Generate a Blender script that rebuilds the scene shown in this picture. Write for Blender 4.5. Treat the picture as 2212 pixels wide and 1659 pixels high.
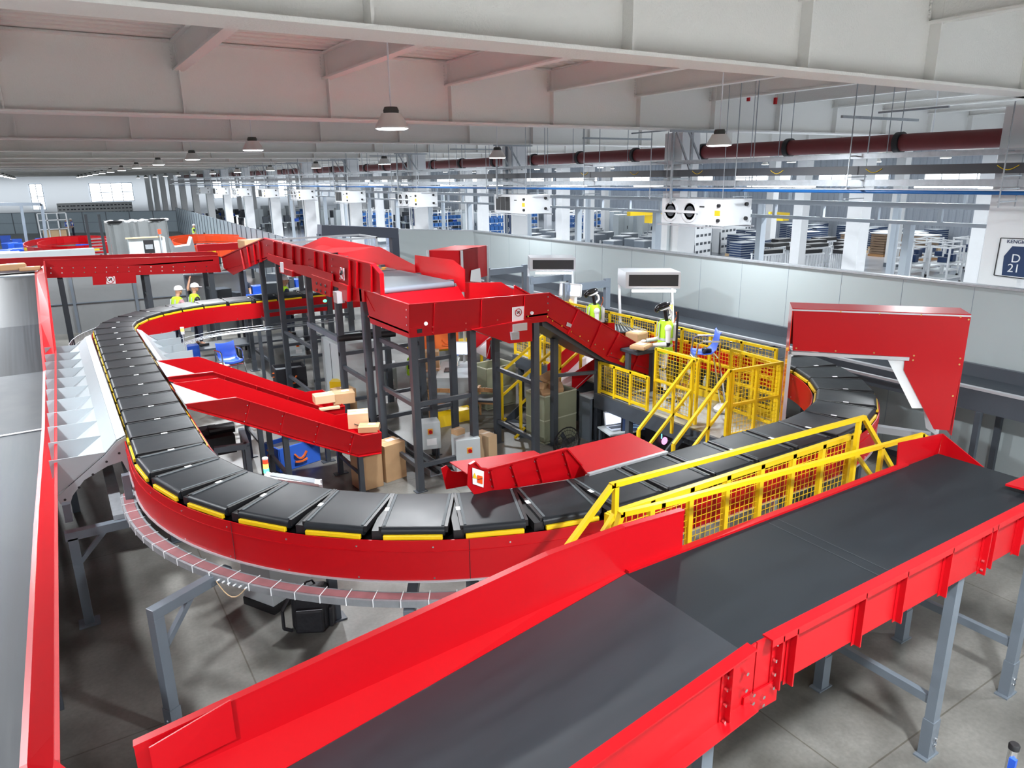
import bpy, bmesh, math, random
from mathutils import Vector, Matrix
random.seed(7)
S = bpy.context.scene
for o in list(bpy.data.objects): bpy.data.objects.remove(o)
COL = S.collection
# ---------------------------------------------------------------- camera
FPX, YAW, PIT, ROL, CH = 1559.3, math.radians(32.09), math.radians(16.05), math.radians(-.877), 5.0
fw = Vector((math.sin(YAW)*math.cos(PIT), math.cos(YAW)*math.cos(PIT), -math.sin(PIT)))
rt = Vector((math.cos(YAW), -math.sin(YAW), 0)); up = rt.cross(fw)
r2 = rt*math.cos(ROL)+up*math.sin(ROL); u2 = -rt*math.sin(ROL)+up*math.cos(ROL)
cam = bpy.data.cameras.new('camera'); co = bpy.data.objects.new('camera', cam); COL.objects.link(co)
cam.sensor_width = 36; cam.lens = 36*FPX/2212; cam.clip_end = 400; cam.clip_start = .05
m = Matrix((r2, u2, -fw)).transposed().to_4x4(); m.translation = (0, 0, CH); co.matrix_world = m
S.camera = co
# ---------------------------------------------------------------- world, exposure
W = bpy.data.worlds.new('world'); S.world = W; W.use_nodes = True
W.node_tree.nodes['Background'].inputs[0].default_value = (.82, .91, 1, 1)
W.node_tree.nodes['Background'].inputs[1].default_value = .4
vs = S.view_settings; vs.view_transform = 'Standard'; vs.look = 'None'; vs.gamma = 1; vs.use_curve_mapping = False; vs.exposure = .5
LAMP_W = 380
# big daylight openings of the hall: behind the photographer and at the far side of the right hall
def area(name, loc, rot, sx, sy, w, c=(.9, .96, 1)):
    l = bpy.data.lights.new(name, 'AREA'); l.shape = 'RECTANGLE'; l.size = sx; l.size_y = sy; l.energy = w; l.color = c
    o = bpy.data.objects.new(name, l); COL.objects.link(o); o.location = loc; o.rotation_euler = rot; return o
area('daylight_far_windows', (8, 139, 3.3), (math.pi/2, 0, 0), 90, 4.5, 1000)
for y_ in (5, 30, 60, 95): area('daylight_side_windows', (49, y_, 4.4), (0, math.radians(80), 0), 2.2, 20, 700)
# ---------------------------------------------------------------- pixel -> place helpers
def ray(x, y): return (r2*((x-1106)/FPX) - u2*((y-829.5)/FPX) + fw)
def AZ(x, y, z): d = ray(x, y); return Vector((0, 0, CH))+d*((z-CH)/d.z)
def AY(x, y, Y): d = ray(x, y); return Vector((0, 0, CH))+d*(Y/d.y)
def AX(x, y, X): d = ray(x, y); return Vector((0, 0, CH))+d*(X/d.x)
# ---------------------------------------------------------------- materials
MT = {}
def mat(n, col, rough=.5, metal=0, emit=None, es=0, noise=0, nscale=6, bump=0, bscale=30, spec=.5, stretch=None, coat=0, alpha=None):
    if n in MT: return MT[n]
    m = bpy.data.materials.new(n); m.use_nodes = True; nt = m.node_tree; b = nt.nodes['Principled BSDF']
    c4 = (*col, 1); b.inputs['Base Color'].default_value = c4; b.inputs['Roughness'].default_value = rough
    b.inputs['Metallic'].default_value = metal; b.inputs['Specular IOR Level'].default_value = spec
    if coat: b.inputs['Coat Weight'].default_value = coat; b.inputs['Coat Roughness'].default_value = .15
    if emit: b.inputs['Emission Color'].default_value = (*emit, 1); b.inputs['Emission Strength'].default_value = es
    if alpha is not None: b.inputs['Alpha'].default_value = alpha
    if noise or bump:
        tc = nt.nodes.new('ShaderNodeTexCoord'); mp = nt.nodes.new('ShaderNodeMapping'); nt.links.new(tc.outputs['Object'], mp.inputs[0])
        if stretch: mp.inputs['Scale'].default_value = stretch
    if noise:
        nz = nt.nodes.new('ShaderNodeTexNoise'); nz.inputs['Scale'].default_value = nscale; nz.inputs['Detail'].default_value = 5
        nt.links.new(mp.outputs[0], nz.inputs[0])
        mx = nt.nodes.new('ShaderNodeMixRGB'); mx.blend_type = 'MIX'
        mx.inputs[1].default_value = (*[v*(1-noise) for v in col], 1); mx.inputs[2].default_value = (*[min(1, v*(1+noise)+.02*noise) for v in col], 1)
        nt.links.new(nz.outputs[0], mx.inputs[0]); nt.links.new(mx.outputs[0], b.inputs['Base Color'])
        if noise > .1:
            rr = nt.nodes.new('ShaderNodeMapRange'); rr.inputs[3].default_value = max(0, rough-.06); rr.inputs[4].default_value = min(1, rough+.08)
            nt.links.new(nz.outputs[0], rr.inputs[0]); nt.links.new(rr.outputs[0], b.inputs['Roughness'])
    if bump:
        n2 = nt.nodes.new('ShaderNodeTexNoise'); n2.inputs['Scale'].default_value = bscale; nt.links.new(mp.outputs[0], n2.inputs[0])
        bp = nt.nodes.new('ShaderNodeBump'); bp.inputs['Strength'].default_value = bump; bp.inputs['Distance'].default_value = .02
        nt.links.new(n2.outputs[0], bp.inputs['Height']); nt.links.new(bp.outputs[0], b.inputs['Normal'])
    MT[n] = m; return m
red = mat('red_paint', (.44, .0015, .006), .36, noise=.05, nscale=1.5, spec=.3)
orange_red = mat('orange_paint', (.85, .09, .01), .35, noise=.05)
yellow = mat('yellow_paint', (.78, .53, .008), .38, noise=.05, nscale=3)
steel = mat('dark_grey_steel', (.055, .065, .08), .42, noise=.1, nscale=4)
midsteel = mat('mid_grey_steel', (.13, .155, .185), .4, noise=.1, nscale=4)
bluesteel = mat('blue_grey_frame', (.2, .24, .29), .45, noise=.08)
galv = mat('galvanised_steel', (.38, .41, .44), .42, .5, noise=.25, nscale=14)
alu = mat('aluminium', (.55, .57, .6), .35, .5)
chrome = mat('chrome', (.8, .8, .8), .12, 1)
belt = mat('black_belt', (.011, .014, .018), .42, noise=.18, nscale=5, bump=.05, bscale=200, spec=.25)
beltgrey = mat('grey_belt', (.035, .043, .053), .5, spec=.25, noise=.2, nscale=3, stretch=(9, .5, 1))
beltfront = mat('charcoal_belt', (.009, .013, .017), .55, noise=.22, nscale=2.2, stretch=(.6, 3, 1), spec=.25)
rubber = mat('black_rubber', (.012, .012, .014), .45)
white = mat('white_paint', (.8, .82, .84), .4, noise=.03)
wallwhite = mat('wall_panel_white', (.36, .41, .42), .35, noise=.04, nscale=.7)
greysheet = mat('grey_chute_sheet', (.4, .45, .48), .4, noise=.05, nscale=2)
boxgrey = mat('light_grey_enclosure', (.5, .55, .57), .42, noise=.04)
ceilm = mat('ceiling_beam_paint', (.84, .83, .8), .7, noise=.03, nscale=.8, bump=.3, bscale=45)
deckm = mat('corrugated_deck_paint', (.82, .8, .76), .6, noise=.03)
colm = mat('column_paint', (.78, .79, .8), .45, noise=.03)
maroon = mat('maroon_pipe', (.16, .018, .02), .5, noise=.15)
darkduct = mat('dark_duct', (.05, .055, .065), .5)
bluep = mat('blue_plastic', (.02, .1, .6), .35)
bluepipe = mat('blue_pipe', (.01, .12, .38), .35)
navy = mat('navy', (.01, .035, .11), .5)
card = mat('cardboard', (.5, .31, .16), .75, noise=.1, nscale=5)
cardl = mat('cardboard_light', (.66, .47, .28), .75, noise=.08, nscale=5)
paper = mat('paper_label', (.85, .86, .88), .6)
olive = mat('olive_bin', (.27, .29, .2), .55, noise=.06)
wood = mat('wood', (.42, .22, .09), .5, noise=.15, stretch=(1, 1, 8))
black = mat('black', (.01, .01, .012), .5)
hiviz = mat('hi_viz_fabric', (.5, .85, .03), .8)
reflect = mat('silver_strip', (.6, .62, .65), .35)
skin = mat('skin', (.55, .3, .2), .55)
denim = mat('dark_cloth', (.02, .025, .05), .85)
khaki = mat('khaki_cloth', (.33, .28, .21), .85)
helmet = mat('helmet_white', (.85, .86, .88), .25)
orangef = mat('orange_fabric', (.85, .17, .03), .7)
greencase = mat('bright_blue_bag', (.03, .14, .68), .6, noise=.1)
lampglow = mat('lamp_glow', (.9, .95, 1), .5, emit=(.9, .95, 1), es=14)
winglow = mat('daylight_window_glow', (.9, .95, 1), .5, emit=(.88, .95, 1), es=3)
screen = mat('lit_screen', (.6, .7, .9), .3, emit=(.62, .72, .95), es=1.1)
darkscreen = mat('dark_screen', (.02, .03, .06), .2, emit=(.03, .05, .12), es=.5)
ledgreen = mat('green_led', (.05, .8, .2), .4, emit=(.05, 1, .25), es=4)
ledorange = mat('amber_light', (1, .4, .05), .4, emit=(1, .45, .08), es=2.5)
ledred = mat('red_light', (.8, .05, .02), .4, emit=(.9, .08, .03), es=.6)
tent = mat('grey_tarpaulin', (.2, .215, .22), .75, noise=.12, nscale=2, bump=.3, bscale=3)
fencep = mat('blue_grey_panel', (.33, .4, .45), .5, noise=.05)
greypanel = mat('dim_grey_panel', (.2, .21, .215), .6, noise=.05)
clearp = mat('clear_plastic', (.75, .85, .82), .15, alpha=.55)
# concrete floor with joints, mottled
def floor_mat():
    m = mat('concrete_floor', (.3, .29, .27), .35); nt = m.node_tree; b = nt.nodes['Principled BSDF']; L = nt.links.new
    tc = nt.nodes.new('ShaderNodeTexCoord')
    n1 = nt.nodes.new('ShaderNodeTexNoise'); n1.inputs['Scale'].default_value = .9; n1.inputs['Detail'].default_value = 8; L(tc.outputs['Object'], n1.inputs[0])
    n2 = nt.nodes.new('ShaderNodeTexNoise'); n2.inputs['Scale'].default_value = 25; n2.inputs['Detail'].default_value = 4; L(tc.outputs['Object'], n2.inputs[0])
    cr = nt.nodes.new('ShaderNodeValToRGB'); cr.color_ramp.elements[0].position = .33; cr.color_ramp.elements[1].position = .68
    cr.color_ramp.elements[0].color = (.07, .068, .06, 1); cr.color_ramp.elements[1].color = (.21, .205, .19, 1); L(n1.outputs[0], cr.inputs[0])
    mx = nt.nodes.new('ShaderNodeMixRGB'); mx.blend_type = 'OVERLAY'; mx.inputs[0].default_value = .25; L(cr.outputs[0], mx.inputs[1]); L(n2.outputs[0], mx.inputs[2])
    bk = nt.nodes.new('ShaderNodeTexBrick'); bk.inputs['Scale'].default_value = 1; bk.inputs['Mortar Size'].default_value = .008; bk.offset = 0
    bk.inputs['Brick Width'].default_value = 4; bk.inputs['Row Height'].default_value = 4; bk.inputs['Color1'].default_value = bk.inputs['Color2'].default_value = (1, 1, 1, 1); bk.inputs['Mortar'].default_value = (.6, .57, .52, 1)
    mp = nt.nodes.new('ShaderNodeMapping'); mp.inputs['Location'].default_value = (-1.08, 1.3, 0); L(tc.outputs['Object'], mp.inputs[0]); L(mp.outputs[0], bk.inputs[0])
    m2 = nt.nodes.new('ShaderNodeMixRGB'); m2.blend_type = 'MULTIPLY'; m2.inputs[0].default_value = 1; L(mx.outputs[0], m2.inputs[1]); L(bk.outputs[0], m2.inputs[2])
    L(m2.outputs[0], b.inputs['Base Color'])
    rr = nt.nodes.new('ShaderNodeMapRange'); rr.inputs[3].default_value = .22; rr.inputs[4].default_value = .5; L(n1.outputs[0], rr.inputs[0]); L(rr.outputs[0], b.inputs['Roughness'])
    return m
floorm = floor_mat()
epoxy = mat('epoxy_floor', (.42, .45, .5), .12, noise=.06, nscale=.5)
# ---------------------------------------------------------------- mesh collector
class MB:
    def __init__(s): s.v = []; s.f = []
    def add(s, vs, fs):
        k = len(s.v); s.v += [tuple(v) for v in vs]; s.f += [tuple(i+k for i in f) for f in fs]; return s
    def box(s, c, d, rz=0, rx=0, ry=0):
        R = Matrix.Rotation(rz, 3, 'Z') @ Matrix.Rotation(ry, 3, 'Y') @ Matrix.Rotation(rx, 3, 'X'); c = Vector(c)
        vs = [c + R @ Vector((x*d[0]/2, y*d[1]/2, z*d[2]/2)) for x in (-1, 1) for y in (-1, 1) for z in (-1, 1)]
        return s.add(vs, [(0, 1, 3, 2), (4, 6, 7, 5), (0, 4, 5, 1), (2, 3, 7, 6), (0, 2, 6, 4), (1, 5, 7, 3)])
    def b2(s, x0, x1, y0, y1, z0, z1): return s.box(((x0+x1)/2, (y0+y1)/2, (z0+z1)/2), (abs(x1-x0), abs(y1-y0), abs(z1-z0)))
    def bar(s, a, b, w, h=None, upv=(0, 0, 1)):
        a = Vector(a); b = Vector(b); h = h or w; d = (b-a).normalized(); u = Vector(upv)
        if abs(d.dot(u)) > .98: u = Vector((0, 1, 0)) if abs(d.y) < .9 else Vector((1, 0, 0))
        sx = d.cross(u).normalized(); uu = sx.cross(d)
        vs = []
        for p in (a, b):
            for i, j in ((-1, -1), (1, -1), (1, 1), (-1, 1)): vs.append(p+sx*(i*w/2)+uu*(j*h/2))
        return s.add(vs, [(3, 2, 1, 0), (4, 5, 6, 7), (0, 1, 5, 4), (1, 2, 6, 5), (2, 3, 7, 6), (3, 0, 4, 7)])
    def cyl(s, a, b, r, r1=None, n=12, caps=True):
        a = Vector(a); b = Vector(b); r1 = r if r1 is None else r1; d = (b-a).normalized(); u = Vector((0, 0, 1)) if abs(d.z) < .9 else Vector((1, 0, 0))
        sx = d.cross(u).normalized(); uu = sx.cross(d); vs = []
        for p, q in ((a, r), (b, r1)):
            for i in range(n): t = 2*math.pi*i/n; vs.append(p+sx*(q*math.cos(t))+uu*(q*math.sin(t)))
        fs = [(i, (i+1) % n, n+(i+1) % n, n+i) for i in range(n)]
        if caps: fs += [tuple(range(n))[::-1], tuple(range(n, 2*n))]
        return s.add(vs, fs)
    def tube(s, pts, r, n=8):
        for a, b in zip(pts, pts[1:]): s.cyl(a, b, r, n=n)
        return s
    def prism(s, poly, t):
        poly = [Vector(p) for p in poly]; t = Vector(t); n = len(poly)
        vs = poly+[p+t for p in poly]
        return s.add(vs, [tuple(range(n))[::-1], tuple(range(n, 2*n))]+[(i, (i+1) % n, n+(i+1) % n, n+i) for i in range(n)])
    def loft(s, A, B, th=.006):      # sheet between two polylines, given thickness along its normal
        A = [Vector(p) for p in A]; B = [Vector(p) for p in B]
        for i in range(len(A)-1):
            q = [A[i], A[i+1], B[i+1], B[i]]; nn = (q[1]-q[0]).cross(q[3]-q[0])
            if nn.length < 1e-9: nn = (q[2]-q[1]).cross(q[3]-q[1])
            nn = nn.normalized()*th
            s.add(q+[p-nn for p in q], [(0, 1, 2, 3), (7, 6, 5, 4), (0, 4, 5, 1), (1, 5, 6, 2), (2, 6, 7, 3), (3, 7, 4, 0)])
        return s
    def lathe(s, prof, c=(0, 0, 0), n=24, ax='z'):
        c = Vector(c); vs = []
        for r, z in prof:
            for i in range(n):
                t = 2*math.pi*i/n; p = (r*math.cos(t), r*math.sin(t), z)
                vs.append(c+Vector(p if ax == 'z' else ((z, p[0], p[1]) if ax == 'x' else (p[0], z, p[1]))))
        fs = []
        for k in range(len(prof)-1): fs += [(k*n+i, k*n+(i+1) % n, (k+1)*n+(i+1) % n, (k+1)*n+i) for i in range(n)]
        return s.add(vs, fs+[tuple(range(n))[::-1], tuple(range((len(prof)-1)*n, len(prof)*n))])
    def ell(s, c, r, n=12, mrot=None):
        c = Vector(c); vs = []; k = n//2
        for j in range(k+1):
            ph = math.pi*j/k
            for i in range(n):
                t = 2*math.pi*i/n; p = Vector((r[0]*math.sin(ph)*math.cos(t), r[1]*math.sin(ph)*math.sin(t), r[2]*math.cos(ph)))
                vs.append(c+(mrot @ p if mrot else p))
        return s.add(vs, [(j*n+i, (j+1)*n+i, (j+1)*n+(i+1) % n, j*n+(i+1) % n) for j in range(k) for i in range(n)])
    def bolts(s, pts, nrm, r=.011, h=.012):
        nrm = Vector(nrm)
        for p in pts: s.cyl(Vector(p), Vector(p)+nrm*h, r, n=6)
        return s
    def grid(s, o, u, v, nu, nv, w=.004):
        o = Vector(o); u = Vector(u); v = Vector(v)
        for i in range(nu+1): s.bar(o+u*(i/nu), o+u*(i/nu)+v, w, w)
        for j in range(nv+1): s.bar(o+v*(j/nv), o+v*(j/nv)+u, w, w)
        return s
ALL = []
def mk(name, mb, m, parent=None, smooth=False, bevel=0):
    me = bpy.data.meshes.new(name); org = parent.location if parent else Vector((0, 0, 0))
    P = parent
    off = Vector((0, 0, 0))
    while P is not None: off += P.location; P = P.parent
    loc = Vector((0, 0, 0))
    me.from_pydata([tuple(Vector(v)-off) for v in mb.v], [], mb.f)
    bm = bmesh.new(); bm.from_mesh(me); bmesh.ops.recalc_face_normals(bm, faces=bm.faces); bm.to_mesh(me); bm.free()
    me.materials.append(m)
    if smooth:
        for p in me.polygons: p.use_smooth = True
        me.set_sharp_from_angle(angle=math.radians(40))
    o = bpy.data.objects.new(name, me); COL.objects.link(o)
    if parent: o.parent = parent
    if bevel:
        b = o.modifiers.new('bevel', 'BEVEL'); b.width = bevel; b.segments = 2; b.limit_method = 'ANGLE'
    return o
def tag(o, label, cat, group=None, kind=None):
    o['label'] = label; o['category'] = cat
    if group: o['group'] = group
    if kind: o['kind'] = kind
    return o
def thing(name, label, cat, loc=(0, 0, 0), group=None, kind=None):
    o = bpy.data.objects.new(name, None); COL.objects.link(o); o.location = Vector(loc); o.empty_display_size = .1
    return tag(o, label, cat, group, kind)
def single(name, mb, m, label, cat, group=None, kind=None, smooth=False, bevel=0):
    n = len(mb.v); lo = Vector((min(v[0] for v in mb.v), min(v[1] for v in mb.v), min(v[2] for v in mb.v))); hi = Vector((max(v[0] for v in mb.v), max(v[1] for v in mb.v), 0))
    base = Vector(((lo.x+hi.x)/2, (lo.y+hi.y)/2, lo.z)); mb.v = [tuple(Vector(v)-base) for v in mb.v]
    o = mk(name, mb, m, None, smooth, bevel); o.location = base; return tag(o, label, cat, group, kind)
def struct(name, mb, m, smooth=False, parent=None):
    o = mk(name, mb, m, parent, smooth); 
    if not parent: o['kind'] = 'structure'
    return o
def dup(root, loc, rz=None, label=None, group=None):
    r = root.copy(); COL.objects.link(r); r.location = Vector(loc)
    if rz is not None: r.rotation_euler = (0, 0, rz)
    if label: r['label'] = label
    if group: r['group'] = group
    for ch in list(root.children):
        c = ch.copy(); COL.objects.link(c); c.parent = r
        for g in list(ch.children): d = g.copy(); COL.objects.link(d); d.parent = c
    return r
def text(name, s, size, origin, xdir, ydir, m, parent, ext=.003, align='CENTER'):
    cu = bpy.data.curves.new(name, 'FONT'); cu.body = s; cu.size = size; cu.align_x = align; cu.extrude = ext
    to = bpy.data.objects.new(name, cu); COL.objects.link(to)
    dg = bpy.context.evaluated_depsgraph_get(); me = bpy.data.meshes.new_from_object(to.evaluated_get(dg)); bpy.data.objects.remove(to)
    X = Vector(xdir).normalized(); Y = Vector(ydir).normalized(); Z = X.cross(Y); M = Matrix((X, Y, Z)).transposed(); O = Vector(origin)
    off = Vector((0, 0, 0)); P = parent
    while P is not None: off += P.location; P = P.parent
    for v in me.vertices: v.co = O+M @ v.co-off
    me.materials.clear(); me.materials.append(m); me.name = name
    o = bpy.data.objects.new(name, me); COL.objects.link(o); o.parent = parent; return o
def V3(*a): return Vector(a)
# ================================================================ SETTING
struct('floor', MB().b2(-40, 13.4, 0, 142, -.1, 0), floorm)
struct('floor_behind_bounce', MB().b2(-40, 13.4, -26, 0, -.1, 0), mat('pale_bounce_floor', (.7, .7, .68), .4))  # unseen floor behind the camera, made pale to bounce light onto the ceiling
struct('floor_right_hall', MB().b2(13.4, 60, -26, 142, -.1, 0), epoxy)
# corrugated roof deck, ribs along X
def deck():
    mb = MB(); y = -26; vs = []; prof = [(0, 0), (.12, 0), (.14, .1), (.27, .1), (.3, 0)]
    while y < 141:
        for a, z in prof[:-1]: vs.append((y+a, 7.13+z))
        y += .3
    A = [V3(-40, a, z) for a, z in vs]; B = [V3(60, a, z) for a, z in vs]; n = len(A)
    mb.add(A+B, [(i, i+1, n+i+1, n+i) for i in range(n-1)]); return mb
struct('ceiling', deck(), deckm)
PX = [4.6+2.42*k for k in range(-9, 15)]
for k in range(-1, 17):
    Y = 5.4+7.97*k
    lab = {-1: 'ceiling steel girder almost overhead, nearest of all and mostly out of frame', 0: 'big stippled off-white steel girder crossing the top of the picture, nearest', 1: 'long off-white steel girder second from the camera, its bottom flange crossing above the lamp',
           2: 'steel roof girder third from the camera'}.get(k, 'distant off-white roof girder, number %d in the row going back' % (k+1))
    g = thing('roof_girder', lab, 'girder', (0, Y, 6), 'off-white roof girders')
    mk('web', MB().b2(-40, 60, Y-.01, Y+.01, 6.03, 7.12), ceilm, g)
    fl = MB().b2(-40, 60, Y-.21, Y+.21, 6.0, 6.035)
    if k == 0: fl.prism([V3(12.2, Y-.21, 6.0), V3(15, Y-.42, 6.0), V3(15, Y+.42, 6.0), V3(12.2, Y+.21, 6.0)], (0, 0, .03))
    mk('bottom_flange', fl, ceilm, g)
    mk('top_flange', MB().b2(-40, 60, Y-.15, Y+.15, 7.1, 7.13), ceilm, g)
    if k < 9:
        for j, x in enumerate(PX):
            if k > 3 and x > 30: continue
            mk('stiffener', MB().b2(x-.012, x+.012, Y-.15, Y+.15, 6.03, 7.1), ceilm, g)
        if k in (0, 1, 2):
            bl = MB()
            for x in PX:
                if -3 < x < 26:
                    for q in range(7): bl.bolts([(x-.07, Y-.012, 6.72+.055*q)], (0, -1, 0), .018, .02)
            mk('bolt_row', bl, ceilm, g)
for k in range(-1, 12):
    y0, y1 = 5.4+7.97*k+.012, 5.4+7.97*(k+1)-.012
    for j, x in enumerate(PX):
        if k > 3 and (x < -14 or x > 24): continue
        if k > 7 and j % 2: continue
        pb = MB().b2(x-.008, x+.008, y0, y1, 6.72, 7.12).b2(x-.085, x+.085, y0, y1, 6.69, 6.72).b2(x-.085, x+.085, y0, y1, 7.1, 7.125)
        row = ['nearest bay of the ceiling', 'second bay of the ceiling'][k+1] if k < 1 else 'distant bays of the ceiling'
        single('ceiling_joist', pb, ceilm, 'off-white steel joist spanning between girders, %s' % row, 'beam', 'ceiling joists in the %s' % row)
# columns, 8 m grid
colidx = {}
for r, X in enumerate((14.2, 22.2, 30.2, 38.2)):
    for k in range(0, 16 if r == 0 else 13):
        Y = 6.15+8.05*k; w = .62 if r == 0 else .5
        z0 = 0
        mb = MB().b2(X-w/2, X+w/2, Y-w/2, Y+w/2, z0, 6.0 if r < 4 else 7)
        if r == 0: lab = 'white square column behind the white partition wall, %s' % (['nearest, carrying the D 21 sign', 'second from the camera', 'third, carrying the D 19 sign'][k] if k < 3 else 'number %d counted back from the D 21 sign' % (k+1)); grp = 'white columns along the partition'
        else: lab = 'white column in the right hall, row %s beyond the partition columns' % ['', 'one', 'two', 'three'][r]; grp = 'right hall columns row %d' % r
        t = thing('column', lab, 'column', (X, Y, 0), grp)
        mk('shaft', mb, colm, t)
        mk('plinth', MB().b2(X-w/2-.02, X+w/2+.02, Y-w/2-.02, Y+w/2+.02, 0, .22), midsteel, t)
        if r == 0 and k > 0:
            fl = MB().b2(X-w/2-.05, X-w/2-.003, Y-.04, Y+.04, 0, 6)
            mk('cable_conduit', fl, boxgrey if k % 2 else bluesteel, t)
        if k in (0, 1, 2, 3, 4) and r == 0:
            lo = {0: (13.89, 6.16), 2: (13.89, 0), }.get(k)
# D21 sign on the nearest column, D19 etc. on the others
def sign(k, txt, big):
    Xf = 13.885; Y = 6.15+8.05*k
    t = thing('column_sign', {0: 'D 21 location sign on the nearest column, white panel with dark blue tag', 2: 'narrow navy D 19 sign on the column beside the louvred air unit', 3: 'narrow navy D 18 sign on the next column beyond the D 19 one'}[k], 'sign', (Xf, Y, 2.9 if big else 3.1), None)
    if big:
        c = [AX(2163, 514, Xf), AX(2240, 517, Xf), AX(2240, 606, Xf), AX(2148, 594, Xf)]
        mk('sign_panel', MB().prism(c, (-.012, 0, 0)), white, t)
        p = [AX(2187, 532, Xf-.014), AX(2240, 534, Xf-.014), AX(2240, 602, Xf-.014), AX(2164, 594, Xf-.014), AX(2169, 553, Xf-.014)]
        mk('blue_tag', MB().prism(p, (-.006, 0, 0)), navy, t)
        o = AX(2193, 567, Xf-.022); text('lettering', 'D', .2, o, (0, -1, 0), (0, 0, 1), white, t)
        o = AX(2188, 588, Xf-.022); text('lettering', '21', .2, o, (0, -1, 0), (0, 0, 1), white, t)
        o = AX(2196, 526, Xf-.016); text('logo', 'KENGIC', .085, o, (0, -1, 0), (0, 0, 1), navy, t)
        fr = MB()
        for a, b in zip(c, c[1:]+c[:1]): fr.bar(a-V3(.014, 0, 0), b-V3(.014, 0, 0), .014)
        mk('frame', fr, black, t)
    else:
        mk('sign_panel', MB().b2(Xf-.012, Xf, Y-.2, Y+.2, 2.95, 3.75), navy, t)
        a, b = txt.split('\n')
        text('lettering', a, .26, (Xf-.016, Y, 3.42), (0, -1, 0), (0, 0, 1), white, t)
        text('lettering', b, .26, (Xf-.016, Y, 3.08), (0, -1, 0), (0, 0, 1), white, t)

sign(0, 'D\n21', True); sign(2, 'D\n19', False); sign(3, 'D\n18', False)
# white partition wall, dog-leg at the far end
def wall_seg(a, b, h, th=.06):
    a = V3(*a, 0); b = V3(*b, 0); d = (b-a).normalized(); n = V3(-d.y, d.x, 0)*th
    return MB().prism([a, b, b+n, a+n], (0, 0, h))
w1 = wall_seg((12.4, 22.1), (12.4, -4), 3.2); w = struct('wall_right', w1, wallwhite)
sm = MB()
y = 21.0
while y > -3: sm.b2(12.397, 12.4, y-.003, y+.003, .05, 3.18); y -= 1.17
struct('panel_seam', sm, bluesteel, parent=w)
struct('top_cap', MB().b2(12.36, 12.5, -4, 22.1, 3.2, 3.235), galv, parent=w)
struct('skirting', MB().b2(12.37, 12.4, -4, 22.1, 0, .1), steel, parent=w)
w2 = struct('wall_back', wall_seg((10.7, 24.6), (12.4, 22.1), 3.2), wallwhite)
cap = wall_seg((10.7, 24.6), (12.4, 22.1), .04, .1); cap.v = [(a, b, c+3.2) for a, b, c in cap.v]; struct('top_cap', cap, galv, parent=w2)
# corrugated right hall wall
def corr(x, y0, y1, z0, z1):
    pts = []; y = y0
    while y < y1: pts += [(x, y), (x, y+.2), (x+.06, y+.25), (x+.06, y+.42)]; y += .47
    n = len(pts); mb = MB(); mb.add([(a, b, z0) for a, b in pts]+[(a, b, z1) for a, b in pts], [(i, i+1, n+i+1, n+i) for i in range(n-1)]); return mb
struct('wall_right_hall', corr(50, -10, 142, 0, 7.1), mat('corrugated_wall', (.36, .4, .46), .45))
for i in range(17):
    y = -2+8*i
    wn = struct('window_%d' % (i+1), MB().b2(49.9, 49.94, y, y+5.5, 4.0, 5.0), winglow)
    fr = MB()
    for q in range(6): fr.b2(49.85, 49.96, y+q*1.1-.03, y+q*1.1+.03, 3.97, 5.03)
    fr.b2(49.85, 49.96, y, y+5.5, 3.94, 4.0).b2(49.85, 49.96, y, y+5.5, 5.0, 5.06)
    struct('window_frame', fr, white, parent=wn)
# far end wall with tall windows
struct('wall_far', MB().b2(-40, 60, 140, 140.2, 0, 7.2), mat('far_wall_paint', (.55, .57, .6), .6))
for i, (x0, x1, z0, z1) in enumerate(((AY(62, 400, 139.9).x, AY(90, 400, 139.9).x, 1.0, 4.9), (AY(192, 400, 139.9).x, AY(285, 400, 139.9).x, 2.0, 4.9), (-9, -6.5, 1.0, 4.9), (26, 34, 2.0, 4.9), (37, 45, 2.0, 4.9), (48, 56, 2.0, 4.9))):
    wn = struct('window_%d' % (i+20), MB().b2(x0, x1, 139.85, 139.9, z0, z1), winglow)
    fr = MB(); n = max(2, round((x1-x0)/1.6))
    for q in range(n+1): x = x0+(x1-x0)*q/n; fr.b2(x-.05, x+.05, 139.75, 139.9, z0, z1)
    for z in (z0, (z0+z1)/2, z1): fr.b2(x0, x1, 139.75, 139.9, z-.05, z+.05)
    struct('window_frame', fr, midsteel, parent=wn)
struct('wall_left', corr(-12, -10, 140, 0, 7.1), mat('corrugated_wall', (.62, .68, .76), .4))  # unseen near stretch of this wall extended to block light from the left
for i in range(6):
    y = 60+13*i; wn = struct('window_%d' % (i+40), MB().b2(-11.8, -11.75, y, y+6, 2.2, 5.2), winglow)
    struct('window_frame', MB().b2(-11.74, -11.7, y+2.9, y+3.1, 2.2, 5.2).b2(-11.74, -11.7, y, y+6, 3.6, 3.75), midsteel, parent=wn)
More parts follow.
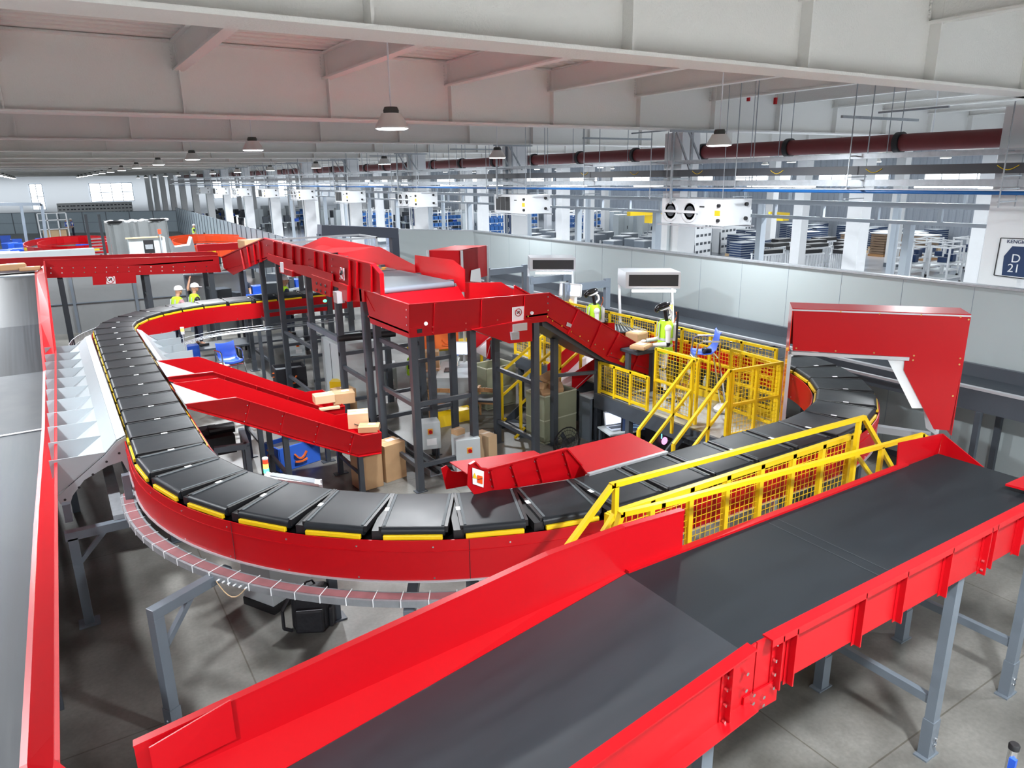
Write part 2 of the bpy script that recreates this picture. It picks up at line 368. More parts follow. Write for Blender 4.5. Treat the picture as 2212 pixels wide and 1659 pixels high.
# panel fences far back
def fence(name, pts, h, m, lab, step=1.2, zmid=True, pm=midsteel):
    t = thing(name, lab, 'fence', (*pts[0], 0))
    pn = MB(); po = MB(); ra = MB()
    for a, b in zip(pts, pts[1:]):
        a = V3(*a, 0); b = V3(*b, 0); L = (b-a).length; n = max(1, round(L/step)); d = (b-a)/n; nn = V3(-d.y, d.x, 0).normalized()*.02
        pn.prism([a, b, b+nn, a+nn], (0, 0, h))
        for i in range(n+1): p = a+d*i+nn*.5; mk('post', MB().bar(p, p+V3(0, 0, h+.03), .09), pm, t)
        ra.bar(a-nn+V3(0, 0, h), b-nn+V3(0, 0, h), .05)
        if zmid: ra.bar(a-nn+V3(0, 0, h*.5), b-nn+V3(0, 0, h*.5), .03)
    mk('panel', pn, m, t); mk('rail', ra, pm, t); return t
fence('panel_fence', [(9.3, 33.5), (10.0, 49), (11.6, 83)], 2.4, fencep, 'curving blue-grey panel fence running from the tent to the far columns', 1.6)
fence('panel_fence', [(-9, 97), (11.6, 83.3)], 2.1, fencep, 'long blue-grey panel fence across the far left area', 2.4)
fence('panel_fence', [(-3.4, 29.3), (4.2, 28.4)], 2.05, greypanel, 'dim grey panel screen under the dark red cross conveyor', 1.9)
fence('panel_fence', [(3.7, 26.6), (5.6, 26.4)], 1.95, greypanel, 'dim grey panel behind the two helmeted workers', 1.9)
# ---------------------------------------------------------------- high-bay lamps
def make_lamp(x, y, z, ztop, label, grp, light=True):
    t = thing('pendant_lamp', label, 'lamp', (x, y, z), grp)
    return t
proto = thing('pendant_lamp', 'x', 'lamp', (0, 0, 0), 'high-bay lamps')
mk('shade', MB().lathe([(.235, 0), (.24, .02), (.15, .17), (.14, .2), (.0, .2)], n=28), mat('lamp_shade', (.7, .69, .66), .45), proto, True)
mk('cap', MB().lathe([(.105, .2), (.11, .24), (.09, .285), (0, .285)], n=20), mat('lamp_cap', (.06, .065, .06), .5), proto, True)
mk('glowing_lens', MB().lathe([(.0, -.012), (.2, -.012), (.225, 0), (0, 0)], n=28), lampglow, proto, True)
mk('rod', MB().cyl((0, 0, .28), (0, 0, 1.35), .012), white, proto)
def lamp_light(x, y, z, e):
    l = bpy.data.lights.new('lamp_light', 'AREA'); l.shape = 'DISK'; l.size = .42; l.energy = e; l.color = (.93, .97, 1)
    o = bpy.data.objects.new('lamp_light', l); COL.objects.link(o); o.location = (x, y, z-.03)
first = True
for X, z in ((4.34, 5.67), (10.95, 5.5), (-2.3, 5.6), (18.2, 5.5), (26.2, 5.5), (34.2, 5.5), (42, 5.5)):
    for k in range(-3, 13):  # two rearmost lamps of each row are unseen, added to light the pale floor
        y = 10+8.05*k if k >= 0 else .4+7.6*(k+1)
        if X > 20 and k > 8: continue
        rowl = {4.34: 'row straight ahead', 10.95: 'row near the partition', -2.3: 'far left row'}.get(X, 'right hall row %s' % {18.2: 'one', 26.2: 'two', 34.2: 'three', 42: 'four'}.get(X, ''))
        lab = 'grey cone pendant lamp, %s in the %s' % (['added unseen behind the camera, far', 'added unseen behind the camera', 'almost overhead', 'nearest visible', 'second', 'third', 'fourth'][k+3] if k < 4 else 'number %d back' % (k+1), rowl)
        if first: t = proto; t.location = (x, y, z) if False else (X, y, z); t['label'] = lab; first = False
        else: t = dup(proto, (X, y, z), None, lab, 'high-bay lamps')
        lamp_light(X, y, z, LAMP_W*(1 if k < 7 else 1.2)*(.55 if X >= 10.95 else 1)) if (k < 8 and X < 30) or k in (2, 5) else None
# ================================================================ overhead services
t = thing('red_pipe', 'fat maroon fire pipe hung along the hall under the ceiling', 'pipe', (15.2, 20, 5.3))
mk('pipe_run', MB().cyl((15.2, -2, 5.55), (15.2, 100, 5.55), .17, n=20), maroon, t, True)
for i in range(26):
    y = 3.6+2.7*i
    mk('coupling', MB().cyl((15.2, y-.06, 5.55), (15.2, y+.06, 5.55), .215, n=20), rubber, t, True)
    if i < 14: mk('hanger', MB().b2(15.0-.1, 15.5, y+.1, y+.16, 5.32, 5.36).cyl((15.0, y+.13, 5.34), (15.0, y+.13, 7.1), .01, n=6).cyl((15.42, y+.13, 5.34), (15.42, y+.13, 7.1), .01, n=6), galv, t)
def run(name, lab, cat, X, z0, z1, w, m, y0=-2, y1=95):
    return single(name, MB().b2(X-w/2, X+w/2, y0, y1, z0, z1), m, lab, cat)
run('cable_duct', 'dark grey square cable duct hanging in front of the columns', 'duct', 13.2, 4.93, 5.09, .2, darkduct)
run('cable_duct', 'silver cable ladder tray above the dark duct', 'duct', 13.25, 5.22, 5.31, .22, galv)
run('cable_duct', 'galvanised cable trunking below the dark duct', 'duct', 13.3, 4.72, 4.84, .2, galv)
run('strip_rail', 'thin silver lighting rail under the ducts', 'rail', 13.0, 4.66, 4.68, .06, alu)
single('blue_pipe', MB().cyl((13.35, -2, 4.62), (13.35, 95, 4.62), .035, n=10), bluepipe, 'thin blue air pipe running along the columns', 'pipe', smooth=True)
cl = 0
for k in range(0, 22):
    y = 5.9+2.7*k
    fr = MB()
    for x in (12.95, 13.5): fr.cyl((x, y, 4.4 if k % 3 == 0 else 4.7), (x, y, 7.1 if k % 3 else 6.0), .012, n=6)
    for z in (5.28, 4.9, 4.7, 4.5): fr.b2(12.93, 13.52, y-.02, y+.02, z-.02, z)
    single('trapeze_hanger', fr, galv, 'thin galvanised rod hanger carrying the ducts in front of the columns', 'hanger', 'duct hangers along the columns')
for k in range(0, 9):
    y = 6.15+8.05*k-1.1
    f = MB()
    f.bar((12.7, y, 5.97), (14.2, y, 5.97), .05); 
    for x in (12.8, 13.4): f.bar((x, y, 5.97), (x, y, 4.3), .045)
    f.bar((12.9, y, 5.95), (13.38, y, 5.1), .04).bar((13.3, y, 5.95), (13.8, y, 5.2), .04)
    for z in (5.25, 4.88, 4.68, 4.4): f.bar((12.8, y, z), (13.42, y, z), .035)
    single('support_bracket', f, galv, 'slotted galvanised bracket frame with diagonal braces on the columns, carrying the ducts', 'bracket', 'bracket frames on the columns')
for k in range(10):
    y = 9+8.05*k
    for X in (14.9,):
        single('strut_channel', MB().b2(13.2, 15.8, y, y+.05, 5.98, 6.03).b2(15.75, 15.8, y-.6, y+.9, 6.2, 6.24), galv, 'silver strut channel crossing below the ceiling near the maroon pipe', 'channel', 'strut channels over the pipe')
# hanging air handling units
def ahu(k, style):
    y0 = 11.55+8.05*(k-1) if k > 0 else 0; y1 = y0+2.0; x0, x1, z0, z1 = 12.95, 13.85, 3.84, 4.43
    lab = {1: 'white ceiling air unit with two round fan openings, nearest one', 2: 'white ceiling air unit with three black louvre openings by the D 19 column'}.get(k, 'white ceiling air unit hanging from the columns, number %d back' % k)
    t = thing('air_unit', lab, 'air conditioner', (13.4, (y0+y1)/2, z0), 'ceiling air units')
    mk('housing', MB().b2(x0, x1, y0, y1, z0, z1), white, t, bevel=.01)
    n = MB(); f = MB(); bl = MB()
    if style:
        for yy in (y1-.32, y1-.95):
            n.lathe([(.24, 0), (.25, -.03), (.2, -.035), (.19, 0)], (x0, yy, (z0+z1)/2), 20, 'x')
            mk('fan_opening', MB().cyl((x0-.006, yy, (z0+z1)/2), (x0-.012, yy, (z0+z1)/2), .13, n=20), darkduct, t)
        mk('fan_ring', n, white, t, True)
        mk('cover_strip', MB().b2(x0-.05, x0-.03, y0+.75, y1-.1, 4.1, 4.16), white, t)
    else:
        for q in range(3): bl.b2(x0-.012, x0, y1-.12-.3*(q+1)+.03, y1-.12-.3*q, z0+.08, z1-.08)
        mk('louvre', bl, black, t)
    kb = MB()
    for q in ((y0-.0, z0+.15), (y0, z1-.12)):
        kb.cyl((x1-.2, q[0], q[1]), (x1-.2, q[0]-.05, q[1]), .045, n=12)
    for q in ((.15, .12), (.15, .45)): kb.cyl((x0, y0+q[0], z0+q[1]), (x0-.05, y0+q[0], z0+q[1]), .04, n=12)
    mk('knob', kb, black, t)
    mk('label_sticker', MB().b2(x0-.004, x0, y0+.12, y0+.28, z0+.22, z0+.34), yellow, t)
    mk('vent_slot', MB().b2(x0-.004, x0, y0+.6, y0+.75, z0+.4, z0+.43), black, t)
    mk('drip_rail', MB().b2(x0-.08, x0-.04, y0-.05, y1+.05, z0-.05, z0-.02).b2(x1+.04, x1+.08, y0-.05, y1+.05, z0-.05, z0-.02), alu, t)
    hg = MB()
    for yy in (y0+.1, y1-.1):
        for xx in (x0+.03, x1-.03): mk('hanger_rod', MB().cyl((xx, yy, z1), (xx, yy, 7.1), .008, n=6), galv, t)
for k in range(1, 10): ahu(k, k % 2 == 1)
# steel ladder beam on posts in the right hall
t = thing('gantry_frame', 'pale blue-grey ladder beam on slim posts beyond the partition wall', 'gantry', (17, 20, 0))
mk('top_rail', MB().b2(16.45, 16.6, 4, 60, 4.18, 4.3), bluesteel if False else mat('pale_blue_steel', (.5, .56, .62), .4), t)
pb = MT['pale_blue_steel']
mk('bottom_rail', MB().b2(16.45, 16.6, 4, 60, 3.82, 3.9), pb, t)
for i in range(38): y = 4.3+1.45*i; mk('rung', MB().b2(16.48, 16.57, y-.04, y+.04, 3.9, 4.18), pb, t)
for i in range(14): y = 5.2+4.1*i; mk('post', MB().b2(16.42, 16.62, y-.08, y+.08, 0, 3.82), pb, t)
t = thing('gantry_frame', 'second pale ladder beam on posts, deeper in the right hall', 'gantry', (26, 20, 0))
mk('top_rail', MB().b2(26, 26.15, 8, 80, 4.2, 4.32), pb, t); mk('bottom_rail', MB().b2(26, 26.15, 8, 80, 3.8, 3.9), pb, t)
for i in range(30): y = 8.3+2.3*i; mk('rung', MB().b2(26, 26.12, y-.04, y+.04, 3.9, 4.2), pb, t)
for i in range(12): y = 9.2+6*i; mk('post', MB().b2(25.97, 26.18, y-.1, y+.1, 0, 3.8), pb, t)
for i in range(16):
    y = 3+5.5*i
    single('strip_light', MB().b2(19.5, 19.56, y, y+2.5, 4.55, 4.59), lampglow, 'glowing white strip light hanging in the right hall', 'light', 'strip lights in the right hall')

yw = thing('wire_loops', 'little yellow wire loops hanging on the face of the dark grey duct', 'wire', (13.09, 10, 4.95), None)
for (x, y) in ((2177, 361), (1887, 368), (1678, 371), (1506, 372), (1370, 374), (1262, 375)):
    p = AX(x, y, 13.09); pts = [p+V3(0, .16-.32*i/8, -.07*math.sin(math.pi*i/8)+.03) for i in range(9)]; mk('yellow_wire', MB().tube(pts, .006, 4), yellow, yw)
for i, (x, y) in enumerate(((1487, 231), (1542, 235), (1617, 212), (1675, 218))):
    p = AX(x, y, 14.6); single('red_clamp', MB().box(p, (.06, .06, .14)), red, 'small red beam clamp hanging under the ceiling by the second column', 'clamp', 'red beam clamps')
# ================================================================ LOOP SORTER
HW = .385   # half width
FL, BL, BR, FR = (4.6, 8.9, 3.775), (3.6, 17.2, 2.725), (7.65, 17.2, 2.725), (7.3, 8.2, 3.075)
def loop_segments():
    return [('line', (.825, 8.9), (.875, 17.2)), ('arc', BL, math.pi, math.pi/2), ('line', (3.6, 19.925), (7.65, 19.925)), ('arc', BR, math.pi/2, 0),
            ('line', (10.375, 17.2), (10.375, 8.2)), ('arc', FR, 0, -math.pi/2), ('line', (7.3, 5.125), (4.6, 5.125)), ('arc', FL, -math.pi/2, -math.pi)]
def seglen(s): return math.dist(s[1], s[2]) if s[0] == 'line' else s[1][2]*abs(s[3]-s[2])
SEG = loop_segments(); LT = sum(seglen(s) for s in SEG)
def at(d):       # centre, tangent
    d %= LT
    for i, s in enumerate(SEG):
        L = seglen(s)
        if d <= L or i == 7:
            f = d/L
            if s[0] == 'line':
                a = V3(*s[1], 0); b = V3(*s[2], 0); return a+(b-a)*f, (b-a).normalized(), i
            cx, cy, R = s[1]; t = s[2]+(s[3]-s[2])*f
            return V3(cx+R*math.cos(t), cy+R*math.sin(t), 0), V3(math.sin(t), -math.cos(t), 0), i
        d -= L
def offs(d, o): p, t, i = at(d); return p+V3(t.y, -t.x, 0)*o       # +o = inner side (right of travel)
NC = round(LT/.663); PITCH = LT/NC
# carrier built along local X (travel) with Y across
def carrier(gap):
    pass
Lc = PITCH-.075
proto = thing('belt_carrier', 'x', 'conveyor carrier', (0, 0, 0), 'cross-belt carriers')
cb = MB(); n = 8; sec = []
r = .045
# belt: flat loop around two long end rollers at inner/outer sides -> rounded long edges on the Y sides
for i in range(n+1): a = math.pi/2-math.pi*i/n; sec.append((HW-r+r*math.cos(a), -r+r*math.sin(a)))
for i in range(n+1): a = -math.pi/2-math.pi*i/n; sec.append((-HW+r+r*math.cos(a), -r+r*math.sin(a)))
cb.prism([V3(-Lc/2+.012, y, z) for y, z in sec], (Lc-.024, 0, 0))
mk('belt_surface', cb, belt, proto, True)
eb = MB()
for s in (-1, 1): mk('end_strip', MB().b2(s*Lc/2-.014, s*Lc/2+.014, -HW+.03, HW-.03, -.055, .004), rubber, proto)
mk('bumper_strip', MB().b2(-Lc/2+.03, Lc/2-.03, -HW-.022, -HW+.01, -.105, -.062), yellow, proto, bevel=.006)
mk('bumper_strip', MB().b2(-Lc/2+.03, Lc/2-.03, HW-.01, HW+.022, -.105, -.062), yellow, proto, bevel=.006)
mk('rubber_joint', MB().b2(Lc/2-.02, Lc/2+.075, -HW+.015, HW-.015, -.11, -.03), rubber, proto)
mk('code_sticker', MB().b2(Lc/2-.02, Lc/2+.02, -.035, .035, .004, .006), paper, proto)
sidebar = MB().b2(-Lc/2-.01, -Lc/2+.012, -HW+.03, HW-.03, .002, .008).b2(Lc/2-.012, Lc/2+.01, -HW+.03, HW-.03, .002, .008)
EBo = mk('edge_glint', MB().b2(-Lc/2+.02, -Lc/2+.045, -HW+.05, HW-.05, .0, .006).b2(Lc/2-.045, Lc/2-.02, -HW+.05, HW-.05, .0, .006), mat('edge_glint_grey', (.1, .115, .125), .6, spec=.2), proto); EB = EBo.data; bpy.data.objects.remove(EBo)
secn = ['on the left straight of the loop', 'on the far left bend of the loop', 'on the back straight of the loop', 'on the far right bend', 'on the right straight behind the red portal', 'on the right bend under the red portal', 'on the front straight behind the yellow guard', 'on the big front left bend of the loop']
d0 = seglen(SEG[0])-0  # phase so gaps fall as in the photo
PH = (10.49-8.9) % PITCH
proto_used = False
for c in range(NC):
    d = PH+PITCH*c; p, t, i = at(d)
    a, _, _ = at(d-.3); b, _, _ = at(d+.3); tt = (b-a).normalized()
    rz = math.atan2(tt.y, tt.x); lab = 'black rubber-edged cross-belt carrier '+secn[i]
    if not proto_used: cpr = proto; proto.location = (p.x, p.y, 2.0); proto.rotation_euler = (0, 0, rz); proto['label'] = lab; proto['group'] = 'carriers '+secn[i]; proto_used = True; o = proto
    else: o = dup(proto, (p.x, p.y, 2.0), rz, lab, 'carriers '+secn[i])
    o['group'] = 'carriers '+secn[i]
    if i in (6, 7):
        e = bpy.data.objects.new('edge_glint', EB); COL.objects.link(e); e.parent = o
# grey bars on the front carriers paint the bright reflection along their edges
fr = thing('loop_frame', 'glossy red steel side frame of the oval cross-belt sorter loop', 'conveyor frame', (4.6, 12, 0))
def skirt(o, z0, z1, d0, d1, th=.012):
    n = max(1, int((d1-d0)/.22)); A = [offs(d0+(d1-d0)*i/n, o) for i in range(n+1)]; B = [offs(d0+(d1-d0)*i/n, o+(th if o > 0 else -th)) for i in range(n+1)]
    mb = MB(); k = n+1
    vs = [p+V3(0, 0, z0) for p in A]+[p+V3(0, 0, z1) for p in A]+[p+V3(0, 0, z0) for p in B]+[p+V3(0, 0, z1) for p in B]
    fs = []
    for i in range(n): fs += [(i, i+1, k+i+1, k+i), (2*k+i, 3*k+i, 3*k+i+1, 2*k+i+1), (k+i, k+i+1, 3*k+i+1, 3*k+i), (i, 2*k+i, 2*k+i+1, i+1)]
    fs += [(0, k, 3*k, 2*k), (n, 2*k+n, 3*k+n, k+n)]
    mb.add(vs, fs); return mb
sm_ = mk('outer_side_panel', skirt(-.42, 1.5, 1.9, 0, LT), red, fr, True)
mk('inner_side_panel', skirt(.42, 1.5, 1.9, 0, LT), red, fr, True)
mk('bottom_lip', skirt(-.38, 1.49, 1.505, 0, LT, .07), alu, fr, True)
mk('track_bed', skirt(-.3, 1.55, 1.86, 0, LT, -.6) if False else MB(), steel, fr) if False else None
bed = MB(); n = 220; 
A = [offs(LT*i/n, -.4) for i in range(n+1)]; B = [offs(LT*i/n, .4) for i in range(n+1)]
for i in range(n): bed.add([A[i]+V3(0, 0, 1.84), A[i+1]+V3(0, 0, 1.84), B[i+1]+V3(0, 0, 1.84), B[i]+V3(0, 0, 1.84)], [(0, 1, 2, 3)])
mk('track_bed', bed, rubber, fr)
ln = MB(); bo = MB(); d = .4
while d < LT:
    p, t, i = at(d); q = offs(d, -.433); nn = -V3(t.y, -t.x, 0)
    bo.bolts([q+V3(0, 0, z) for z in (1.53, 1.84)], nn, .009, .006)
    q = offs(d, .433); bo.bolts([q+V3(0, 0, z) for z in (1.54, 1.84)], -nn, .009, .006)
    d += .62
mk('bolt_row', bo, chrome, fr)
seams = MB(); d = 0
for d in (21.5, 23.6, LT-8.9, LT-6.45, LT-4.2, LT-2.1, 2, 4, 6):
    for o in (-.434, .434):
        q = offs(d, o); p, t, i = at(d); nn = -V3(t.y, -t.x, 0)
        seams.bar(q+V3(0, 0, 1.5), q+V3(0, 0, 1.9), .004, .004)
mk('panel_joint', seams, black, fr)
ld = MB()
for o in (-.434,): ld.f += []
rib = skirt(-.432, 1.79, 1.795, 0, LT, .006); mk('fold_line', rib, red, fr)
# legs of the loop
for (x, y) in ((2.15, 7.45), (3.2, 5.95), (5.2, 5.1), (7.2, 5.1), (9.4, 6.3), (.86, 10.6), (.86, 13), (.86, 15.4), (2, 19.2), (4.2, 19.9), (6.4, 19.9), (10.3, 9.5), (10.3, 12.5), (10.3, 15.5), (9.6, 19)):
    l = MB().b2(x-.05, x+.05, y-.05, y+.05, .02, 1.5).b2(x-.12, x+.12, y-.09, y+.09, 0, .02).b2(x-.06, x+.06, y-.06, y+.06, .02, .3)
    mk('leg', l, steel, fr)
# outer cable tray hanging round the front left bend
tr = thing('cable_tray', 'curved galvanised cable tray with red lid strips under the front left bend', 'cable tray', (2.3, 5.4, 1.35))
def trsec(o0, o1, z0, z1, a0, a1):
    mb = MB(); n = 60; cx, cy = 4.6, 8.9
    for i in range(n):
        q = []
        for t in (a0+(a1-a0)*i/n, a0+(a1-a0)*(i+1)/n): q.append([V3(cx+r*math.cos(t), cy+r*math.sin(t), z) for r, z in ((o0, z0), (o1, z0), (o1, z1), (o0, z1))])
        mb.add(q[0]+q[1], [(0, 1, 5, 4), (1, 2, 6, 5), (2, 3, 7, 6), (3, 0, 4, 7)])
    return mb
a0, a1 = math.radians(-185), math.radians(-100)
mk('tray_body', trsec(4.22, 4.37, 1.33, 1.395, a0, a1), galv, tr, True)
mk('lid_strip', trsec(4.245, 4.345, 1.396, 1.402, a0, a1), mat('dusty_red', (.3, .12, .13), .45, noise=.4, nscale=7), tr, True)
tie = MB()
for i in range(26):
    t = a0+(a1-a0)*(i+.5)/26; c, s = math.cos(t), math.sin(t)
    tie.bar((4.6+4.215*c, 8.9+4.215*s, 1.405), (4.6+4.375*c, 8.9+4.375*s, 1.405), .008, .004); tie.bar((4.6+4.375*c, 8.9+4.375*s, 1.405), (4.6+4.375*c, 8.9+4.375*s, 1.33), .008, .004)
mk('cable_tie', tie, white, tr)
con = MB(); cbl = MB()
for aa in (-149, -109):
    for i in range(6): t = math.radians(aa+i*.9); con.cyl((4.6+4.37*math.cos(t), 8.9+4.37*math.sin(t), 1.36), (4.6+4.4*math.cos(t), 8.9+4.4*math.sin(t), 1.36), .008, n=6)
    pts = []
    for i in range(9): f = i/8; t = math.radians(aa+f*4.6); pts.append((4.6+4.405*math.cos(t), 8.9+4.405*math.sin(t), 1.36-.12*math.sin(math.pi*f)))
    cbl.tube(pts, .005, 6)
mk('cable_gland', con, white, tr); mk('loop_cable', cbl, cardl, tr)
# gallows legs carrying the tray
def gallows(foot, tip, lab, h=1.3):
    t = thing('support_post', lab, 'post', (*foot, 0)); f = V3(*foot, 0); e = V3(*tip, 0); d = (e-f).normalized()
    mk('post', MB().bar(f+V3(0, 0, .02), f+V3(0, 0, h-.1), .1, .1, (d.x, d.y, 0)), midsteel, t, bevel=.004)
    mk('arm', MB().bar(f-d*.05+V3(0, 0, h-.05), e+V3(0, 0, h-.05), .1, .1), midsteel, t, bevel=.004)
    mk('brace', MB().bar(f+d*.05+V3(0, 0, h-.42), f+d*.36+V3(0, 0, h-.1), .05, .05), midsteel, t)
    mk('adjustable_foot', MB().bar(f+V3(0, 0, .02), f+V3(0, 0, .32), .112, .112, (d.x, d.y, 0)).cyl(f, f+V3(0, 0, .015), .15, n=8), midsteel, t)
    n = V3(-d.y, d.x, 0); mk('bolt', MB().bolts([f-n*.056+V3(0, 0, .2), f-n*.056+V3(0, 0, .14), f-d*.056+V3(0, 0, .2)], -n, .012, .02), chrome, t)
gallows((.27, 6.47), (.98, 6.86), 'grey gallows-shaped steel post in the front left, standing free on the concrete', 1.37)
gallows((2.2, 5.3), (2.6, 6.0), 'grey steel post under the cable tray at the bottom of the bend', 1.3)
# ---------------------------------------------------------------- grey chutes along the loop
def fin_chute(y0, y1, n, side, lab):
    # side -1: outside (towards -X) ; +1 inside
    t = thing('sorting_chute', lab, 'chute', ((-.0 if side < 0 else 1.7), (y0+y1)/2, .9))
    if side < 0: X = lambda u: .42-.84*u
    else: X = lambda u: 1.29+.75*u
    prof = [(0, 1.97), (.12, 1.93), (.3, 1.78), (1, 1.36)]
    A = [V3(X(u), y0, z) for u, z in prof]; B = [V3(X(u), y1, z) for u, z in prof]
    mk('slide_sheet', MB().loft(A, B, .01), greysheet, t)
    for i in range(n+1):
        y = y0+(y1-y0)*i/n
        mk('divider_fin', MB().prism([V3(X(.28), y, 1.8), V3(X(1.0), y, 1.82), V3(X(1.0), y, 1.37)], (0, .008, 0)), greysheet, t)
    ends = MB().prism([V3(X(0), y0, 1.96), V3(X(.12), y0, 1.92), V3(X(.3), y0, 1.77), V3(X(1), y0, 1.35), V3(X(.96), y0, 1.25), V3(X(.85), y0, 1.22), V3(X(.8), y0, 1.33), V3(X(.62), y0, 1.5), V3(X(.3), y0, 1.62), V3(X(.1), y0, 1.65), V3(X(.05), y0, 1.5), V3(X(0), y0, 1.5)], (0, -.012, 0))
    mk('end_cheek', ends, greysheet, t)
    mk('hole', MB().bolts([(X(u), y0-.012, z) for u, z in ((.9, 1.3), (.7, 1.42), (.5, 1.55), (.3, 1.68), (.12, 1.76))], (0, -1, 0), .016, .004), black, t)
    return t
t = fin_chute(9.75, 17.05, 10, -1, 'row of light grey saw-tooth sorting chutes left of the loop')
sf = thing('chute_stand', 'dark steel trestle carrying the left grey chutes', 'stand', (0, 9.7, 0))
mk('leg', MB().b2(-.36, -.26, 8.93, 9.03, 0, 1.12).b2(-.42, -.2, 8.88, 9.08, 0, .02), midsteel, sf)
mk('cross_beam', MB().b2(-.38, .45, 8.93, 9.03, 1.1, 1.2), midsteel, sf)
mk('brace', MB().bar((-.28, 8.98, .8), (.02, 8.98, 1.12), .05), midsteel, sf)
mk('upright', MB().b2(-.36, -.28, 9.25, 9.35, 1.2, 1.42).b2(.28, .36, 9.05, 9.15, 1.2, 1.7), midsteel, sf)
mk('galvanised_channel', MB().b2(.12, .25, 9.0, 17, 1.2, 1.26).b2(.36, .42, 9.0, 17, 1.2, 1.26), galv, sf)
for y in (12.5, 16):
    mk('leg', MB().b2(-.36, -.26, y, y+.1, 0, 1.2), midsteel, sf)
fin_chute(13.6, 17.2, 5, 1, 'row of light grey saw-tooth chutes inside the loop, behind the red chutes')
# ---------------------------------------------------------------- red package chutes (inside, left)
def red_chute(name, lab, Yn, Yf, near_top, near_bot, z_in, endx):
    t = thing(name, lab, 'chute', (2.6, (Yn+Yf)/2, .3), 'red package chutes')
    nt = [AY(*p, Yn) for p in near_top]; nb = [AY(*p, Yn) for p in near_bot]
    mk('near_side_wall', MB().prism(nt+nb[::-1], (0, .012, 0)), red, t)
    # flange along the top
    fl = MB()
    for a, b in zip(nt, nt[1:]): fl.bar(a-V3(0, .015, 0), b-V3(0, .015, 0), .035, .012, (0, 0, 1))
    for a, b in zip(nb, nb[1:]): fl.bar(a-V3(0, .015, 0), b-V3(0, .015, 0), .035, .012, (0, 0, 1))
    mk('flange', fl, red, t)
    dy = Yf-Yn
    ft = [p+V3(0, dy, 0) for p in nt]; fb = [p+V3(0, dy, 0) for p in nb]
    mk('far_side_wall', MB().prism(ft+fb[::-1], (0, .012, 0)), red, t)
    up = V3(0, 0, .03)
    mk('slide_bed', MB().loft([p+up for p in nb], [p+up for p in fb], .008), red, t)
    a, b = nb[0]+up, fb[0]+up
    mk('entry_plate', MB().prism([nb[0]+V3(-.02, .02, .06), V3(nb[0].x-.02, Yf+.05, nb[0].z+.06), V3(nb[0].x+.7, Yn+.02, nb[0].z-.12)], (0, 0, -.006)), mat('entry_plate_grey', (.22, .23, .25), .4), t)
    mk('end_wall', MB().prism([nt[-1], nb[-1], fb[-1], ft[-1]], (.012, 0, 0)), red, t)
    rb = MB(); bo = MB()
    tot = len(nt)
    for f in (.28, .45, .63, .82):
        def interp(P, x):
            for a, b in zip(P, P[1:]):
                if a.x <= x <= b.x: return a+(b-a)*((x-a.x)/(b.x-a.x))
            return P[-1]
        x = nt[0].x+(nt[-1].x-nt[0].x)*f
        a = interp(nt, x+.05); b = interp(nb, x-.05); rb.bar(a-V3(0, .015, .01), b-V3(0, .015, -.01), .03, .012, (1, 0, 0))
        bo.bolts([a+(b-a)*g-V3(.03, .005, 0) for g in (.15, .5, .85)], (0, -1, 0), .009, .01)
    mk('stiffener_rib', rb, red, t); mk('bolt', bo, chrome, t)
    for x in (nt[0].x+1.3, nt[-1].x-.35):
        for y in (Yn+.1, Yf-.1):
            zz = interp(nb, x).z
            mk('leg', MB().b2(x-.04, x+.04, y-.04, y+.04, 0, zz).b2(x-.12, x+.12, y-.06, y+.06, 0, .015), steel, t)
    mk('cross_bar', MB().bar((nt[-1].x-.35, Yn+.1, .35), (nt[-1].x-.35, Yf-.1, .35), .05).bar((nt[0].x+1.3, Yn+.1, .6), (nt[0].x+1.3, Yf-.1, .6), .05), steel, t)
    return t, nt, nb
near_top = [(404, 872), (510, 858), (781, 941), (823, 934)]; near_bot = [(404, 881), (505, 909), (640, 949), (774, 986), (823, 978)]
tA, ntA, nbA = red_chute('red_chute', 'long red package chute inside the loop, nearer of the two, blue bag beneath', 10.5, 11.75, near_top, near_bot, 1.95, 0)
dsh = V3(0, 1.72, 0)
t = thing('red_chute', 'long red package chute inside the loop, farther of the two, two boxes at its end', 'chute', (2.6, 13, .3), 'red package chutes')
for ch in list(tA.children):
    c = ch.copy(); COL.objects.link(c); c.parent = t
t.location = tA.location+dsh
# short wide red chute inside the front straight
t = thing('red_chute', 'short red chute with a flat red hood table beside the front straight', 'chute', (4.2, 6, 1), 'red package chutes')
Yw = 5.72; P = [AY(*p, Yw) for p in ((1012, 1003), (1024, 996), (1036, 1010), (1050, 1012), (1222, 968), (1268, 1020), (1262, 1030), (1024, 1068), (1010, 1050))]
mk('side_wall', MB().prism(P, (0, .012, 0)), red, t)
P2 = [p+V3(0, .6, -.25) for p in P[:5]]+[P[4]+V3(0, .6, -.5), P[0]+V3(.05, .6, -.5)]; mk('far_side_wall', MB().prism(P2, (0, .012, 0)), red, t)
fl = MB()
for a, b in zip(P[:6], P[1:6]): fl.bar(a-V3(0, .015, 0), b-V3(0, .015, 0), .035, .014)
mk('flange', fl, red, t)
rb = MB(); bo = MB()
for p, q in (((1058, 1015), (1066, 1052)), ((1103, 1004), (1118, 1050)), ((1156, 990), (1170, 1040)), ((1216, 975), (1232, 1028))):
    a, b = AY(*p, Yw), AY(*q, Yw); rb.bar(a-V3(0, .02, 0), b-V3(0, .02, 0), .02, .03, (0, 1, 0)); bo.bolts([a+(b-a)*g-V3(.02, .006, 0) for g in (.1, .5, .9)], (0, -1, 0), .009, .01)
mk('stiffener_rib', rb, red, t); mk('bolt', bo, chrome, t)
TT = [AZ(*p, 2.02) for p in ((1225, 968), (1360, 935), (1438, 974), (1268, 1022))]
mk('flat_hood', MB().prism(TT, (0, 0, -.02)), red, t)
